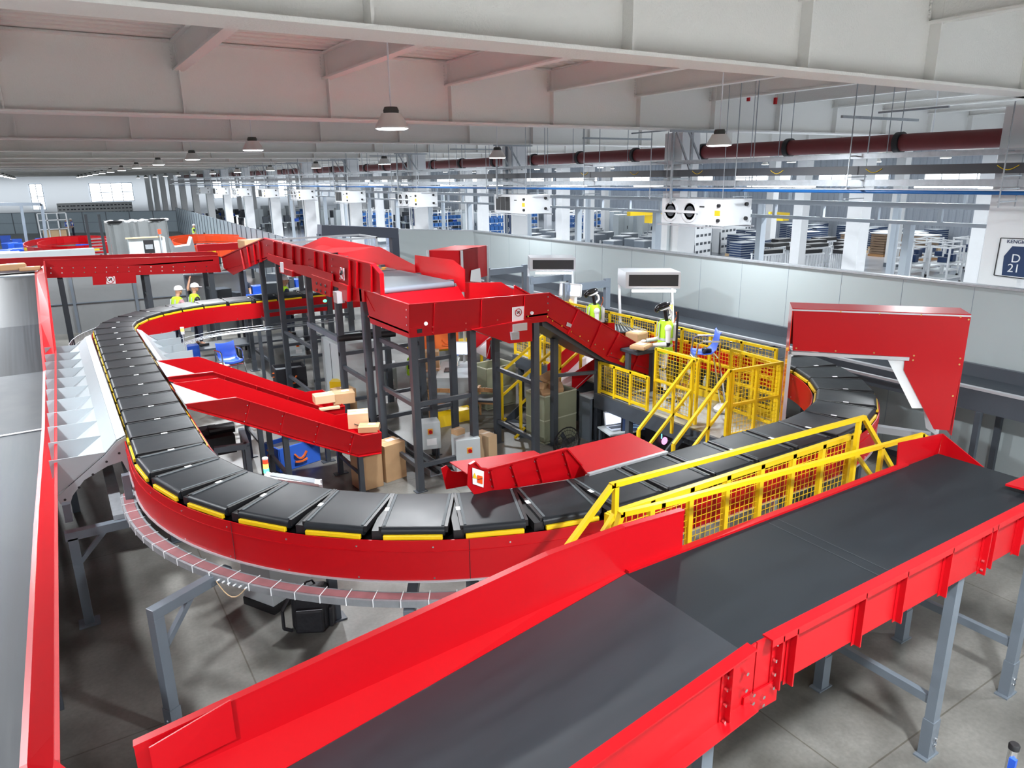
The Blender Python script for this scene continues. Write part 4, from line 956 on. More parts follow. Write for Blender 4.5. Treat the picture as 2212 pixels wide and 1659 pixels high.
for p in (pr-DV*.06,): am.bar(zz(p+NV*.46, 1.35), zz(p-NV*.9+DV*-.2, 1.2), .08)
mk('aluminium_frame', am, alu, t)
mk('white_flap', MB().prism([AP(*p, NV, cP+.02) for p in ((1917, 776), (1956, 776), (1953, 800), (1994, 882), (1970, 882))], NV*.01), white, t)
mk('brace_plate', MB().prism([AP(*p, NV, cP+.3) for p in ((1994, 882), (2017, 925), (2030, 945), (2000, 925))], NV*.01), alu, t)
mk('screw', MB().bolts([AP(*p, NV, cP-.002) for p in ((1720, 752), (1805, 758), (1888, 762), (1816, 673), (1900, 677), (1990, 680), (2075, 684), (2092, 690), (2074, 774), (2072, 787), (1974, 768), (1972, 778), (2058, 855))], -NV, .012, .01), mat('brass', (.6, .4, .15), .3, .8), t)
lr = MB().b2(10.0, 12.0, 4.0, 4.2, .9, 1.0) if False else None
# white profile rail from portal towards the front
t = thing('profile_rail', 'white aluminium profile rail on a dark post right of the bend, below the portal', 'rail', (9.2, 4.8, 0))
a = AZ(1890, 925, 1.25); b = AZ(2010, 942, 1.25)
mk('rail', MB().bar(a, b, .12, .1), alu, t); mk('post', MB().bar(a+V3(.1, .25, 0), V3(a.x+.1, a.y+.25, 0), .08), steel, t); mk('post', MB().bar(b, V3(b.x, b.y, 0), .08), alu, t)
# ================================================================ YELLOW GUARD AND HANDRAILS
def mesh_fence(name, pts, z0, z1, label, step=.07, npost=None, w=.045, midrail=None):
    t = thing(name, label, 'guard fence', (pts[0][0], pts[0][1], z0))
    for a, b in zip(pts, pts[1:]):
        a = V3(*a, 0); b = V3(*b, 0); L = (b-a).length; n = npost or max(1, round(L/.62)); d = (b-a)/n
        for i in range(n+1): p = a+d*i; mk('post', MB().bar(zz(p, z0), zz(p, z1), w, w, d), yellow, t)
        mk('frame_rail', MB().bar(zz(a, z1-.02), zz(b, z1-.02), w, w).bar(zz(a, z0+.06), zz(b, z0+.06), w*.8, w) if midrail is None else MB().bar(zz(a, z1-.02), zz(b, z1-.02), w, w).bar(zz(a, z0+.06), zz(b, z0+.06), w*.8, w).bar(zz(a, midrail), zz(b, midrail), w*.8, w*.8), yellow, t)
        mk('wire_mesh', MB().grid(zz(a, z0+.06), b-a, (0, 0, z1-z0-.08), max(2, round(L/step)), round((z1-z0)/step), .005), yellow, t)
    return t
mesh_fence('guard_fence', [(3.83, 4.52), (7.4, 4.52)], .9, 2.1, 'long yellow wire-mesh guard between the loop and the foreground conveyor', npost=7, w=.055)
def rail(mb, pts, w=.045):
    for a, b in zip(pts, pts[1:]): mb.bar(a, b, w, w)
    for p in pts[1:-1]: mb.box(p, (w, w, w))
    return mb
def handrail(name, label, px, Y, posts=(), extra=()):
    P = [AY(*p, Y) for p in px]; t = thing(name, label, 'handrail', V3(P[0].x, Y, 0))
    mk('top_rail', rail(MB(), P), yellow, t)
    for a, b in posts: a = AY(*a, Y); b = AY(*b, Y); mk('post', MB().bar(a, V3(a.x, Y, b.z), .045, .045), yellow, t)
    for a, b in extra: mk('brace', MB().bar(AY(*a, Y), AY(*b, Y), .04, .04), yellow, t)
    return t
handrail('handrail', 'yellow crossing handrail behind the guard, nearer the loop, with sloping ends', [(1198, 1218), (1323, 1048), (1866, 902), (1937, 1028)], 4.38, [((1330, 1050), (1334, 1160)), ((1856, 905), (1836, 1060))], [((1334, 1100), (1302, 1150)), ((1852, 985), (1892, 1042))])
handrail('handrail', 'second yellow crossing handrail in front of the mesh guard, ending by the red end wall', [(1325, 1165), (1342, 1110), (1430, 1090), (1992, 940), (2004, 946)], 4.0, [((1905, 965), (1885, 1035))])
mk('stair_brace', MB().bar(AY(1240, 1200, 4.38), AY(1245, 1170, 4.38), .04), yellow, [o for o in COL.objects if o.name == 'handrail'][0])
t = thing('crossing_deck', 'steel walkway hidden between guard and foreground conveyor', 'walkway', (5.5, 4.2, 0)) 
mk('deck_plate', MB().b2(3.7, 7.6, 3.95, 4.45, 1.12, 1.16), midsteel, t)
for x in (3.8, 5.6, 7.5): mk('leg', MB().b2(x-.04, x+.04, 3.98, 4.06, 0, 1.12).b2(x-.04, x+.04, 4.36, 4.44, 0, 1.12), steel, t)
t['label'] = 'narrow dark walkway deck between the yellow mesh guard and the foreground belt'
# platform
t = thing('platform', 'raised work platform with pale chequered deck on a dark frame', 'platform', (9, 10.4, 0))
deckp = mat('deck_plate', (.5, .53, .54), .3, .4, noise=.3, nscale=20)
mk('deck_plate', MB().b2(8.4, 9.9, 7.1, 10.3, .95, 1.0).b2(8.8, 9.9, 10.3, 13.9, .95, 1.0), deckp, t)
mk('edge_frame', MB().b2(8.34, 8.4, 7.05, 10.3, .72, 1.0).b2(8.34, 8.8, 10.3, 10.36, .72, 1.0).b2(8.74, 8.8, 10.36, 13.9, .72, 1.0).b2(8.34, 9.9, 7.02, 7.1, .72, 1.0), steel, t)
for y in (7.2, 9.4, 11.6, 13.7):
    for x in (8.4 if y < 10 else 8.85, 9.8): mk('leg', MB().b2(x-.05, x+.05, y-.05, y+.05, 0, .95), steel, t)
mk('kick_board', MB().b2(9.84, 9.87, 7.2, 13.8, 1.0, 1.14), yellow, t)
mesh_fence('guard_fence', [(8.57, 7.98), (8.57, 8.95)], 1.0, 2.12, 'small yellow mesh panel at the platform, left of the wide stair opening', npost=1, midrail=1.55)
mesh_fence('guard_fence', [(8.5, 7.2), (9.5, 7.1)], 1.0, 2.12, 'yellow mesh cage side of the platform nearest the front belt', npost=2, midrail=1.55)
mesh_fence('guard_fence', [(9.5, 7.15), (9.55, 8.15)], 1.0, 2.12, 'yellow mesh cage side of the platform beside the red portal', npost=2, midrail=1.55)
mesh_fence('guard_fence', [(9.8, 7.45), (9.8, 13.8)], 1.14, 2.22, 'long yellow mesh fence at the back of the platform, in front of the loop', npost=9, midrail=1.7)
mesh_fence('guard_fence', [(8.42, 8.97), (8.42, 10.3)], 1.0, 1.62, 'low yellow mesh fence under the lower end of the dark red ramp', npost=3)
mesh_fence('guard_fence', [(8.82, 12.1), (8.82, 13.9)], 1.0, 2.1, 'yellow mesh fence behind the far stair', npost=3, midrail=1.5)
mesh_fence('guard_fence', [(8.9, 16.0), (9.6, 16.0)], .6, 1.9, 'small yellow mesh fence behind the desks, below the orange bags', npost=2)
def stair(Ya, Yb, x0, x1, h, label, za, zb_):
    t = thing('stair', label, 'stair', (x0, (Ya+Yb)/2, 0))
    n = 4
    for i in range(n):
        f = (i+.6)/n; x = x0+(x1-x0)*f; mk('tread', MB().b2(x-.12, x+.12, Ya+.03, Yb-.03, h*f-.03, h*f), steel, t)
    for y in (Ya, Yb):
        mk('stringer', MB().bar((x0, y, .03), (x1, y, h), .03, .18), steel, t)
        r = MB(); r.bar((x0+.03, y, .15), (x0+.03, y, za), .045); r.bar((x0+.03, y, za), (x1, y, zb_), .045); r.bar((x0+.03, y, za-.5), (x1, y, zb_-.5), .04); r.bar((x1, y, h), (x1, y, zb_), .045); r.bar((x0+.65*(x1-x0), y, .3+h*.65), (x0+.65*(x1-x0), y, za+(zb_-za)*.65), .04)
        r.bar((x0-.12, y, .02), (x0+.12, y, .2), .05, .03)
        mk('handrail', r, yellow, t)
stair(11.35, 12.05, 7.28, 8.78, 1.0, 'dark steel stair with yellow handrails behind the olive parcel bin', 1.2, 2.1)
stair(7.22, 7.98, 7.3, 8.45, 1.0, 'dark steel stair with yellow handrails beside the black computer tower', 1.15, 2.12)
# ================================================================ WALL-SIDE CONVEYOR
t = thing('wall_side_conveyor', 'long grey conveyor with dark channel sides along the white partition wall', 'conveyor', (11.8, 12, 0))
mk('wall_channel', MB().b2(12.22, 12.3, -2, 24, 1.72, 2.0), steel, t)
mk('belt', MB().b2(11.6, 12.22, -2, 24, 1.76, 1.8), beltgrey, t)
mk('near_rail', MB().b2(11.52, 11.6, -2, 24, 1.78, 1.82).b2(11.2, 11.26, 5.8, 24, 1.7, 1.74), alu, t)
mk('near_channel', MB().b2(11.54, 11.58, -2, 24, 1.45, 1.78), steel, t)
mk('lower_belt', MB().b2(11.0, 11.2, 8, 22, 1.55, 1.6), steel, t)
for y in (2, 5, 8.5, 12, 15.5, 19): mk('leg', MB().b2(11.5, 11.58, y, y+.08, 0, 1.45).b2(12.2, 12.28, y, y+.08, 0, 1.75), steel, t)
mk('cross_tie', MB().bar((11.25, 8.6, 1.72), (11.6, 8.2, 1.8), .05).bar((11.25, 14.6, 1.72), (11.6, 14.2, 1.8), .05), alu, t)
# back-right red hood
A_ = AZ(924, 541, 3.25); B_ = AZ(997, 541, 3.25); Cc = AZ(1052, 530, 3.25)
dv = (Cc-B_); fv = (B_-A_)
t = thing('scanner_portal', 'red box-shaped portal hood at the back, left of the two work lights', 'portal', (A_.x, A_.y, 0))
n_ = V3(dv.x, dv.y, 0)
D_ = A_+n_
mk('hood_box', MB().prism([A_, B_, Cc, D_], (0, 0, -.8)), red, t)
mk('right_leg', MB().prism([B_, B_+n_*.62, B_+n_*.62-fv*.08, B_-fv*.08], (0, 0, -1.2)), red, t)
mk('post', MB().bar(B_, zz(B_, 0), .05).bar(Cc, zz(Cc, 0), .05).bar(A_, zz(A_, 0), .05).bar(D_, zz(D_, 0), .05), alu, t)
q = [(1018, 584), (1037, 579), (1040, 610), (1016, 608)]
nn = V3(-n_.y, n_.x, 0).normalized(); cc = nn.dot(B_)
mk('white_flap', MB().prism([AP(*p, nn, cc-.03*(1 if nn.dot(V3(0, 0, CH)-B_) < 0 else -1)) for p in q], nn*.005), white, t)
# ================================================================ WORKSTATIONS, HOODS
def hood(label, fl, frr, bl, zt_, h, tube):
    a = AZ(*fl, zt_); b = AZ(*frr, zt_); c = AZ(*bl, zt_)-a; t = thing('light_hood', label, 'work light', (a.x, a.y, 0), None)
    u = (b-a); cd = V3(c.x, c.y, 0)
    if cd.length > .7: cd = cd.normalized()*.7
    mk('housing', MB().prism([a, b, b+cd, a+cd], (0, 0, -h)), alu, t)
    n = u.cross(V3(0, 0, 1)).normalized(); n = n if n.dot(cd) < 0 else -n
    mk('black_front', MB().prism([a+u*.06+n*.004+V3(0, 0, -.05), b-u*.04+n*.004+V3(0, 0, -.05), b-u*.04+n*.004+V3(0, 0, -h+.05), a+u*.06+n*.004+V3(0, 0, -h+.05)], n*.006), black, t)
    k = n.cross(V3(0, 0, 1))
    mk('lamp_tube', MB().bar(a+u*.12-V3(0, 0, h+.05), b-u*.08-V3(0, 0, h+.05), .04), lampglow, t)
    for p in (a+cd*.8, b+cd*.8): mk('stand', MB().bar(p-V3(0, 0, h), zz(p-cd*.3, 1.9), .05).bar(zz(p-cd*.3, 1.9), zz(p-cd*.3, .0), .05), alu, t)
    return a, b, cd, t
hood('aluminium work-light hood with a glowing tube, the one farther back', (1145, 557), (1243.5, 557), (1138, 548), 3.1, .32, 1)
hood('aluminium work-light hood with black front, nearer one beside the second robot', (1352, 588), (1471, 588), (1329, 576), 3.1, .33, 1)
# monitor and panels
t = thing('monitor', 'lit computer monitor on a stand above the pale control panel', 'monitor', (9.9, 13, 1))
a = AX(1211, 611, 10.0); b = AX(1256, 616, 10.0); c = AX(1254, 641, 10.0); d = AX(1209, 638, 10.0)
mk('screen', MB().prism([a, b, c, d], (.02, 0, 0)), screen, t); mk('bezel', MB().bar(a, b, .03).bar(b, c, .03).bar(c, d, .03).bar(d, a, .03), white, t)
mk('stand', MB().bar((a+c)/2+V3(.05, 0, 0), V3(10.05, ((a+c)/2).y, 1.0), .04), alu, t)
pc = [AX(*p, 10.0) for p in ((1214, 641), (1241, 642), (1240, 662), (1214, 656))]
t = thing('operator_box', 'pale control panel with coloured buttons under the lit monitor', 'control panel', (pc[0].x, pc[0].y, 1))
mk('panel', MB().prism(pc, (.08, 0, 0)), white, t)
for (x, y, mm) in ((1229, 649, ledorange), (1234, 654, ledorange), (1223, 649, ledgreen)): mk('button', MB().ell(AX(x, y, 9.98), (.02, .035, .035), 8), mm, t)
mk('stand', MB().bar(pc[3]+V3(.04, -.1, 0), zz(pc[3]+V3(.04, -.1, 0), 1.0), .05), alu, t)
for i, (x, y) in enumerate(((10.7, 14.9), (10.75, 13.4), (10.8, 17.0))):
    t = thing('camera_gantry', 'pale blue-grey beam gantry with grey posts over the right straight, %s' % ['near the lit monitor', 'between the two robots', 'farthest back'][i], 'gantry', (x, y, 0))
    mk('beam', MB().b2(9.9, 11.15, y-.06, y+.06, 2.42, 2.58), bluesteel, t)
    for xx in (9.92, 11.13): mk('post', MB().b2(xx-.07, xx+.07, y-.05, y+.05, 0, 2.62), bluesteel, t)
# ribbed induction slides
for i, (q, lab) in enumerate(((((1328, 690), (1352, 700), (1398, 715), (1330, 718)), 'ribbed grey induction slide beside the nearer work light'), (((1262, 665), (1300, 672), (1330, 690), (1280, 700)), 'ribbed grey induction slide behind the first robot'))):
    P = [AZ(*p, 1.98) for p in q]
    t = thing('induction_slide', lab, 'slide', (P[0].x, P[0].y, 1.0))
    mk('slide_sheet', MB().prism(P, (0, 0, -.02)), beltgrey, t)
    r = MB()
    for j in range(9): f = j/8; r.bar(P[0]+(P[1]-P[0])*f+V3(0, 0, .01), P[3]+(P[2]-P[3])*f+V3(0, 0, .01), .02)
    mk('rib', r, galv, t); mk('support', MB().bar(P[0]-V3(0, 0, .02), zz(P[0], 1.0), .05).bar(P[2]-V3(0, 0, .02), zz(P[2], 1.0), .05), steel, t)
single('red_apron', MB().prism([AX(*p, 9.75) for p in ((1299, 697), (1327, 698), (1327, 715), (1310, 716))], (.02, 0, 0)), red, 'small bright red apron plate behind the dark red ramp', 'plate')
# amber beacons and black mast
def beacon(label, px, X, cols, h=.35):
    b = AX(*px, X); t = thing('signal_beacon', label, 'signal lamp', b)
    n = len(cols)
    for i, mm in enumerate(cols): mk('light_section', MB().cyl(b+V3(0, 0, .06+i*.06), b+V3(0, 0, .115+i*.06), .033, n=14), mm, t, True)
    mk('base', MB().cyl(b, b+V3(0, 0, .06), .035, n=14).cyl(b+V3(0, 0, -h), b, .012, n=8), white, t); mk('cap', MB().cyl(b+V3(0, 0, .06+n*.06), b+V3(0, 0, .08+n*.06), .036, n=14), white, t)
    return t
beacon('glowing amber beacon behind the second robot, by its shoulder', (1449, 678), 9.7, [ledorange, ledorange])
t = beacon('red, amber and green signal tower beside the green-lit box behind the loop', (577, 1030), 1.86, [ledgreen, ledorange, ledred])
t = beacon('small white and orange beacon on a thin pole by the back red panels', (395, 722), 1.95, [ledorange], .0)
for ch in list(t.children):
    pass
b = AX(395, 722, 1.95); mk('pole', MB().cyl(zz(b, 1.3), b, .012, n=8), alu, t)
# boxes for the light tower
P = [AZ(*p, 1.72) for p in ((566, 1031), (578, 1020), (692, 1036), (692, 1046))]
t = thing('inspection_frame', 'pale aluminium framed box lid just behind the front bend of the loop', 'equipment', (P[0].x, P[0].y, 0))
mk('lid', MB().prism([P[0], P[1], P[2], P[3]], (0, 0, -.03)), alu, t); mk('glass', MB().prism([P[0]+(P[2]-P[0])*.1+V3(0, 0, .004)+(P[1]-P[0])*.3, P[1]+(P[2]-P[1])*.1+V3(0, 0, .004), P[1]+(P[2]-P[1])*.9+V3(0, 0, .004), P[3]+(P[0]-P[3])*.1+V3(0, 0, .004)], (0, 0, .002)), midsteel, t)
for p in P: mk('leg', MB().bar(p, zz(p, 0), .03), alu, t)
# ================================================================ CONTROL BOXES
def ctrl(px, z, w, d, h, label, rz=-.25, note=paper):
    b = AZ(*px, z); t = thing('control_box', label, 'control box', (b.x, b.y, 0), None); c = b
    R = Matrix.Rotation(rz, 3, 'Z')
    L = lambda x, y, zq: V3(b.x, b.y, zq)+R @ V3(x, y, 0)
    mk('enclosure', MB().box((b.x, b.y, z+h/2), (w, d, h), rz), boxgrey, t, bevel=.008)
    mk('yellow_plate', MB().box(L(w*.05, -d/2-.006, z+h*.68), (.09, .012, .1), rz), mat('switch_yellow', (.8, .35, .03), .4), t)
    mk('red_switch', MB().cyl(L(w*.05, -d/2-.012, z+h*.68), L(w*.05, -d/2-.05, z+h*.68), .032, n=14), ledred if False else red, t)
    mk('paper_note', MB().box(L(w*.1, -d/2-.003, z+h*.28), (w*.42, .004, h*.24), rz), note, t)
    for x in (-w*.4, w*.4):
        for y in (-d*.35, d*.35): mk('leg', MB().bar(L(x, y, z), L(x, y, 0), .02), steel, t)
    return t
ctrl((752, 858), .3, .42, .25, .5, 'pale control box with red switch and striped notice, behind the farther red chute')
ctrl((838, 838), .25, .42, .3, .62, 'pale control box with a yellow gadget on top, between the centre stilts', note=paper)
ctrl((925, 965), .32, .42, .3, .5, 'pale control box with red switch right behind the nearest centre stilt')
ctrl((1008, 1015), .15, .42, .35, .62, 'pale control box with a small parcel on top beside a tall carton')
ctrl((643, 766), .3, .4, .3, .45, 'small pale control box under the humped conveyor, farthest back')
t = thing('electric_cabinet', 'big pale grey steel cabinet on a black plinth under the humped conveyor', 'cabinet', (4.95, 14.3, 0))
mk('body', MB().b2(4.62, 5.5, 14.0, 15.1, .12, 1.75), boxgrey, t, bevel=.01); mk('plinth', MB().b2(4.6, 5.5, 13.98, 15.1, 0, .12), black, t)
mk('door_seam', MB().b2(4.612, 4.62, 14.5, 14.51, .2, 1.7), steel, t); mk('latch', MB().b2(5.2, 5.26, 13.985, 14.0, 1.25, 1.45), orange_red, t)
t = thing('electric_cabinet', 'pale grey cabinet with black plinth under the front bend, behind the backpack', 'cabinet', (1.62, 8.2, 0))
mk('body', MB().box((1.72, 8.3, .42), (.62, .5, .64), .5), boxgrey, t, bevel=.008); mk('plinth', MB().box((1.72, 8.3, .05), (.64, .52, .1), .5), black, t)
# ================================================================ BINS
def obin(x, y, w, d, h, rz, label):
    t = thing('parcel_bin', label, 'bin', (x, y, 0)); R = Matrix.Rotation(rz, 3, 'Z'); L = lambda a, b, z: V3(x, y, z)+R @ V3(a, b, 0)
    for nm, c, s in (('side_panel', (-w/2, 0), (.015, d)), ('side_panel', (w/2, 0), (.015, d)), ('side_panel', (0, -d/2), (w, .015)), ('side_panel', (0, d/2), (w, .015))):
        mk(nm, MB().box(L(*c, h/2+.03), (*s, h-.06), rz), olive, t)
    rm = MB()
    for a, b in (((-w/2, -d/2), (w/2, -d/2)), ((w/2, -d/2), (w/2, d/2)), ((w/2, d/2), (-w/2, d/2)), ((-w/2, d/2), (-w/2, -d/2))):
        for z in (h, h*.5): rm.bar(L(*a, z), L(*b, z), .022, .022)
    mk('rim', rm, mat('bin_rim', (.5, .52, .4), .5), t); mk('base', MB().box(L(0, 0, .03), (w, d, .04), rz), olive, t)
    return L
L = obin(7.84, 11.06, .82, .55, .97, .1, 'tall olive metal bin heaped with brown parcels in front of the striped chute')
for i, (a, b, z, s, rz) in enumerate(((-.2, .05, 1.08, (.32, .24, .14), .5), (.0, -.1, 1.02, (.3, .26, .2), -.4), (.18, .1, 1.06, (.26, .22, .18), .9), (-.22, -.12, .98, (.28, .24, .16), 1.2), (.02, .12, 1.2, (.3, .22, .1), .2))):
    t = single('parcel', MB().box(L(a, b, z), s, rz, .35*math.sin(i*2), .3*math.cos(i)), card, ['brown parcel at the left of the heap in the olive bin', 'crumpled brown parcel at the front of the olive bin', 'brown parcel at the right of the heap in the olive bin', 'brown parcel lowest on the left in the olive bin', 'topmost brown parcel in the olive bin, with a white label'][i], 'parcel', 'parcels in the olive bin', bevel=.02)
mk('address_label', MB().box((0, 0, .115), (.12, .09, .004)), paper, t)
obin(8.0, 13.55, .8, .6, .95, .1, 'olive metal bin behind the desk, farther back')
for i, (x, y) in enumerate(((7.5, 14.9), (7.3, 15.3))): pass
def slide(label, Yn, Yf, nearw, nl, farw, fl_, loc):
    t = thing('discharge_slide', label, 'slide', loc)
    mk('near_side', plate(nearw, 'Y', Yn), red, t); mk('far_side', plate(farw, 'Y', Yf), red, t)
    a = [AY(*p, Yn) for p in nl]; b = [AY(*p, Yf) for p in fl_]
    mk('slide_bed', MB().loft(a, b, .01), mat('worn_slide', (.6, .6, .63), .4, noise=.35, nscale=3), t)
    mk('leg', MB().bar(a[-1], V3(a[-1].x, Yn, 0), .06).bar(b[-1], V3(b[-1].x, Yf, 0), .06), steel, t)
slide('red discharge slide with worn pale bed, pouring into the heaped olive bin', 10.95, 11.7, [(1236, 850), (1236, 808), (1300, 765), (1304, 790)], [(1234, 846), (1300, 785)], [(1183, 815), (1183, 788), (1232, 745), (1262, 762), (1236, 800)], [(1206, 822), (1275, 757)], (8.6, 11.3, .2))
slide('red discharge slide with pale bed behind the desk monitor', 14.4, 15.1, [(1051, 775), (1051, 735), (1062, 728), (1062, 775)], [(1051, 773), (1061, 735)], [(1022, 757), (1022, 716), (1060, 722), (1058, 730)], [(1023, 758), (1058, 727)], (8.5, 14.8, .2))
# ================================================================ BOXES / CARTONS
def cbox(px, z, s, rz, label, m=cardl, group=None, lab=True, smile=False, name='cardboard_box'):
    b = AZ(*px, z); t = thing(name, label, 'box', (b.x, b.y, z), group); R = Matrix.Rotation(rz, 3, 'Z'); L = lambda a, q, c: V3(b.x, b.y, z)+R @ V3(a, q, 0)+V3(0, 0, c)
    mk('carton', MB().box(L(0, 0, s[2]/2), s, rz), m, t, bevel=.006)
    mk('tape', MB().box(L(0, 0, s[2]+.001), (s[0]*1.0, .04, .003), rz), mat('tape', (.55, .4, .24), .3), t)
    if lab: mk('address_label', MB().box(L(s[0]*.12, s[1]*.12, s[2]+.003), (s[0]*.35, s[1]*.3, .003), rz), paper, t)
    if smile:
        mb = MB(); pts = [L((i/6-.5)*s[0]*.4, -s[1]/2-.003, s[2]*.35-.03*math.sin(math.pi*i/6)) for i in range(7)]
        for p, q in zip(pts, pts[1:]): mb.bar(p, q, .004, .012)
        mk('curved_arrow_mark', mb, black, t)
    return t
cbox((700, 868), 1.08, (.36, .26, .15), -.1, 'pale cardboard box at the end of the farther red chute, left one')
cbox((742, 868), 1.02, (.4, .3, .2), -.2, 'brown cardboard box standing behind the pale one at the end of the farther red chute', card)
cbox((712, 884), 1.06, (.36, .1, .04), -.15, 'flat pale parcel lying in the farther red chute in front of the pale box', lab=False)
cbox((775, 920), .98, (.34, .28, .26), -.35, 'cardboard box with a curved arrow mark at the end of the nearer red chute', smile=True)
cbox((798, 930), .99, (.34, .24, .1), -.5, 'low open-topped box with a big white label at the end of the nearer red chute', card)
cbox((845, 1030), .0, (.42, .35, .66), .2, 'tall cardboard carton standing right behind the end leg of the nearer red chute', card)
cbox((795, 1048), .0, (.4, .38, .6), .1, 'tall cardboard carton standing under the end of the nearer red chute', card)
cbox((745, 890), .45, (.4, .35, .5), .1, 'brown carton below the end of the farther red chute', card)
cbox((1050, 1003), .0, (.2, .4, .6), .2, 'narrow tall carton with curved arrow mark standing beside the rightmost control box', cardl, smile=True, lab=False)
cbox((990, 940), .74, (.18, .16, .12), .2, 'small brown parcel lying on the rightmost control box', card, lab=False)
cbox((930, 798), .74, (.42, .35, .45), -.5, 'cardboard box at the far end of the grey desk', card)
cbox((935, 782), .44+.32, (.01, .01, .01), 0, 'x') if False else None
def soft_parcel(px, z, s, rz, label):
    b = AZ(*px, z); t = single('parcel', MB().box((b.x, b.y, z+s[2]/2), s, rz), card, label, 'parcel', bevel=.03); mk('address_label', MB().box(V3(0, 0, s[2]+.002)+V3(t.location.x, t.location.y, t.location.z), (s[0]*.4, s[1]*.5, .004), rz), paper, t)
soft_parcel((28, 583), 2.78, (.62, .4, .16), .1, 'big soft brown parcel on top of the left conveyor, left of two')
soft_parcel((66, 584), 2.75, (.5, .32, .1), -.05, 'smaller flat brown parcel on top of the left conveyor, right of two')
soft_parcel((548, 536), 3.15, (.7, .5, .25), .2, 'brown paper parcel riding up the start of the humped conveyor')
soft_parcel((1385, 752), 1.95, (.4, .3, .08), .4, 'flat kraft parcel under the hands of the second robot')
soft_parcel((1375, 738), 1.9, (.35, .3, .2), .2, 'kraft box in front of the hands of the second robot')
t = thing('packing_table', 'parcel table in front of the second robot', 'table', (9.1, 10, 1.0)); bb = AZ(1392, 752, 1.9)
mk('table_top', MB().box((bb.x, bb.y+.1, 1.87), (.7, .6, .05)), beltgrey, t)
for sx in (-.3, .3): mk('leg', MB().b2(bb.x+sx-.03, bb.x+sx+.03, bb.y+.05, bb.y+.15, 1.0, 1.85), steel, t)
# ================================================================ BAGS
def tote(px, s, rz, m, hm, label, openlid=True):
    b = AZ(*px, 0); t = thing('delivery_bag', label, 'bag', (b.x, b.y, 0)); R = Matrix.Rotation(rz, 3, 'Z'); L = lambda a, q, c: V3(b.x, b.y, c)+R @ V3(a, q, 0)
    w, d, h = s
    for c, ss in (((-w/2, 0), (.03, d)), ((w/2, 0), (.03, d)), ((0, -d/2), (w, .03)), ((0, d/2), (w, .03))): mk('side', MB().box(L(*c, h/2), (*ss, h), rz), m, t, bevel=.01)
    mk('lining', MB().box(L(0, 0, h*.8), (w-.05, d-.05, .03), rz), galv if openlid else m, t)
    for zc in (h*.62, h*.3):
        mb = MB(); pts = [L((i/5-.5)*.24, -d/2-.035, zc-.11*math.sin(math.pi*i/5)*(1 if zc > h*.5 else .2)) for i in range(6)]
        for p, q in zip(pts, pts[1:]): mb.bar(p, q, .03, .03)
        mk('orange_strap', mb, orangef, t)
    mb = MB()
    for z in (.15, .3, .4): mb.bar(L(-w/2-.03, -.1, z), L(-w/2-.03, .1, z-.05), .03)
    mk('orange_strap', mb, orangef, t)
tote((628, 833), (.72, .55, .52), -.1, mat('black_fabric', (.015, .015, .02), .8), orangef, 'open black delivery bag with orange handles under the humped conveyor')
tote((635, 1000), (.8, .5, .45), .25, greencase, orangef, 'bright blue delivery bag with orange straps under the nearer red chute')
tote((925, 738), (.6, .5, .4), -.1, orangef, black, 'orange delivery bag on the rack behind the desk, left one')
tote((957, 738), (.6, .5, .4), -.1, orangef, black, 'orange delivery bag on the rack behind the desk, right one')
for o in [o for o in COL.objects if o.get('label', '').startswith('orange delivery')]: o.location = o.location*.78; o.location.z = .97
t = thing('rack', 'yellow low rack carrying the orange delivery bags', 'rack', (8, 16, 0))
bb = [o for o in COL.objects if o.get('label', '').startswith('orange delivery')][0].location
mk('shelf', MB().b2(bb.x-.4, bb.x+1.4, bb.y-.35, bb.y+.4, .9, .96), yellow, t)
for x in (-.35, 1.35): mk('leg', MB().b2(bb.x+x-.03, bb.x+x+.03, bb.y-.3, bb.y-.24, 0, .9).b2(bb.x+x-.03, bb.x+x+.03, bb.y+.3, bb.y+.36, 0, .9), yellow, t)
# backpack
b = AZ(676, 1352, 0); t = thing('backpack', 'black backpack standing on the concrete against the leg under the loop', 'backpack', (b.x, b.y, 0))
nyl = mat('backpack_nylon', (.012, .012, .016), .6, bump=.4, bscale=14)
def bbx(nm, c, s, bev, rz=-.5, rx=-.1):
    o = mk(nm, MB().box(c, s, rz, rx), nyl, t); mo = o.modifiers.new('b', 'BEVEL'); mo.width = bev; mo.segments = 4; mo.limit_method = 'ANGLE'; return o
bbx('main_body', (b.x, b.y, .27), (.42, .22, .54), .07); bbx('front_pocket', (b.x-.06, b.y-.13, .17), (.32, .1, .28), .03); bbx('side_pocket', (b.x+.2, b.y-.12, .15), (.05, .16, .24), .02)
mk('shoulder_strap', MB().tube([V3(b.x-.2, b.y+.06, .44), V3(b.x-.32, b.y+.02, .3), V3(b.x-.33, b.y-.02, .1), V3(b.x-.24, b.y-.02, .04)], .02, 6), nyl, t)
mk('top_handle', MB().tube([V3(b.x-.06, b.y, .53), V3(b.x-.03, b.y, .59), V3(b.x+.04, b.y, .59), V3(b.x+.07, b.y, .53)], .012, 6), nyl, t)
mk('zip_line', MB().tube([V3(b.x-.2, b.y-.12, .33), V3(b.x+.06, b.y-.24, .33)], .004, 4), galv, t)
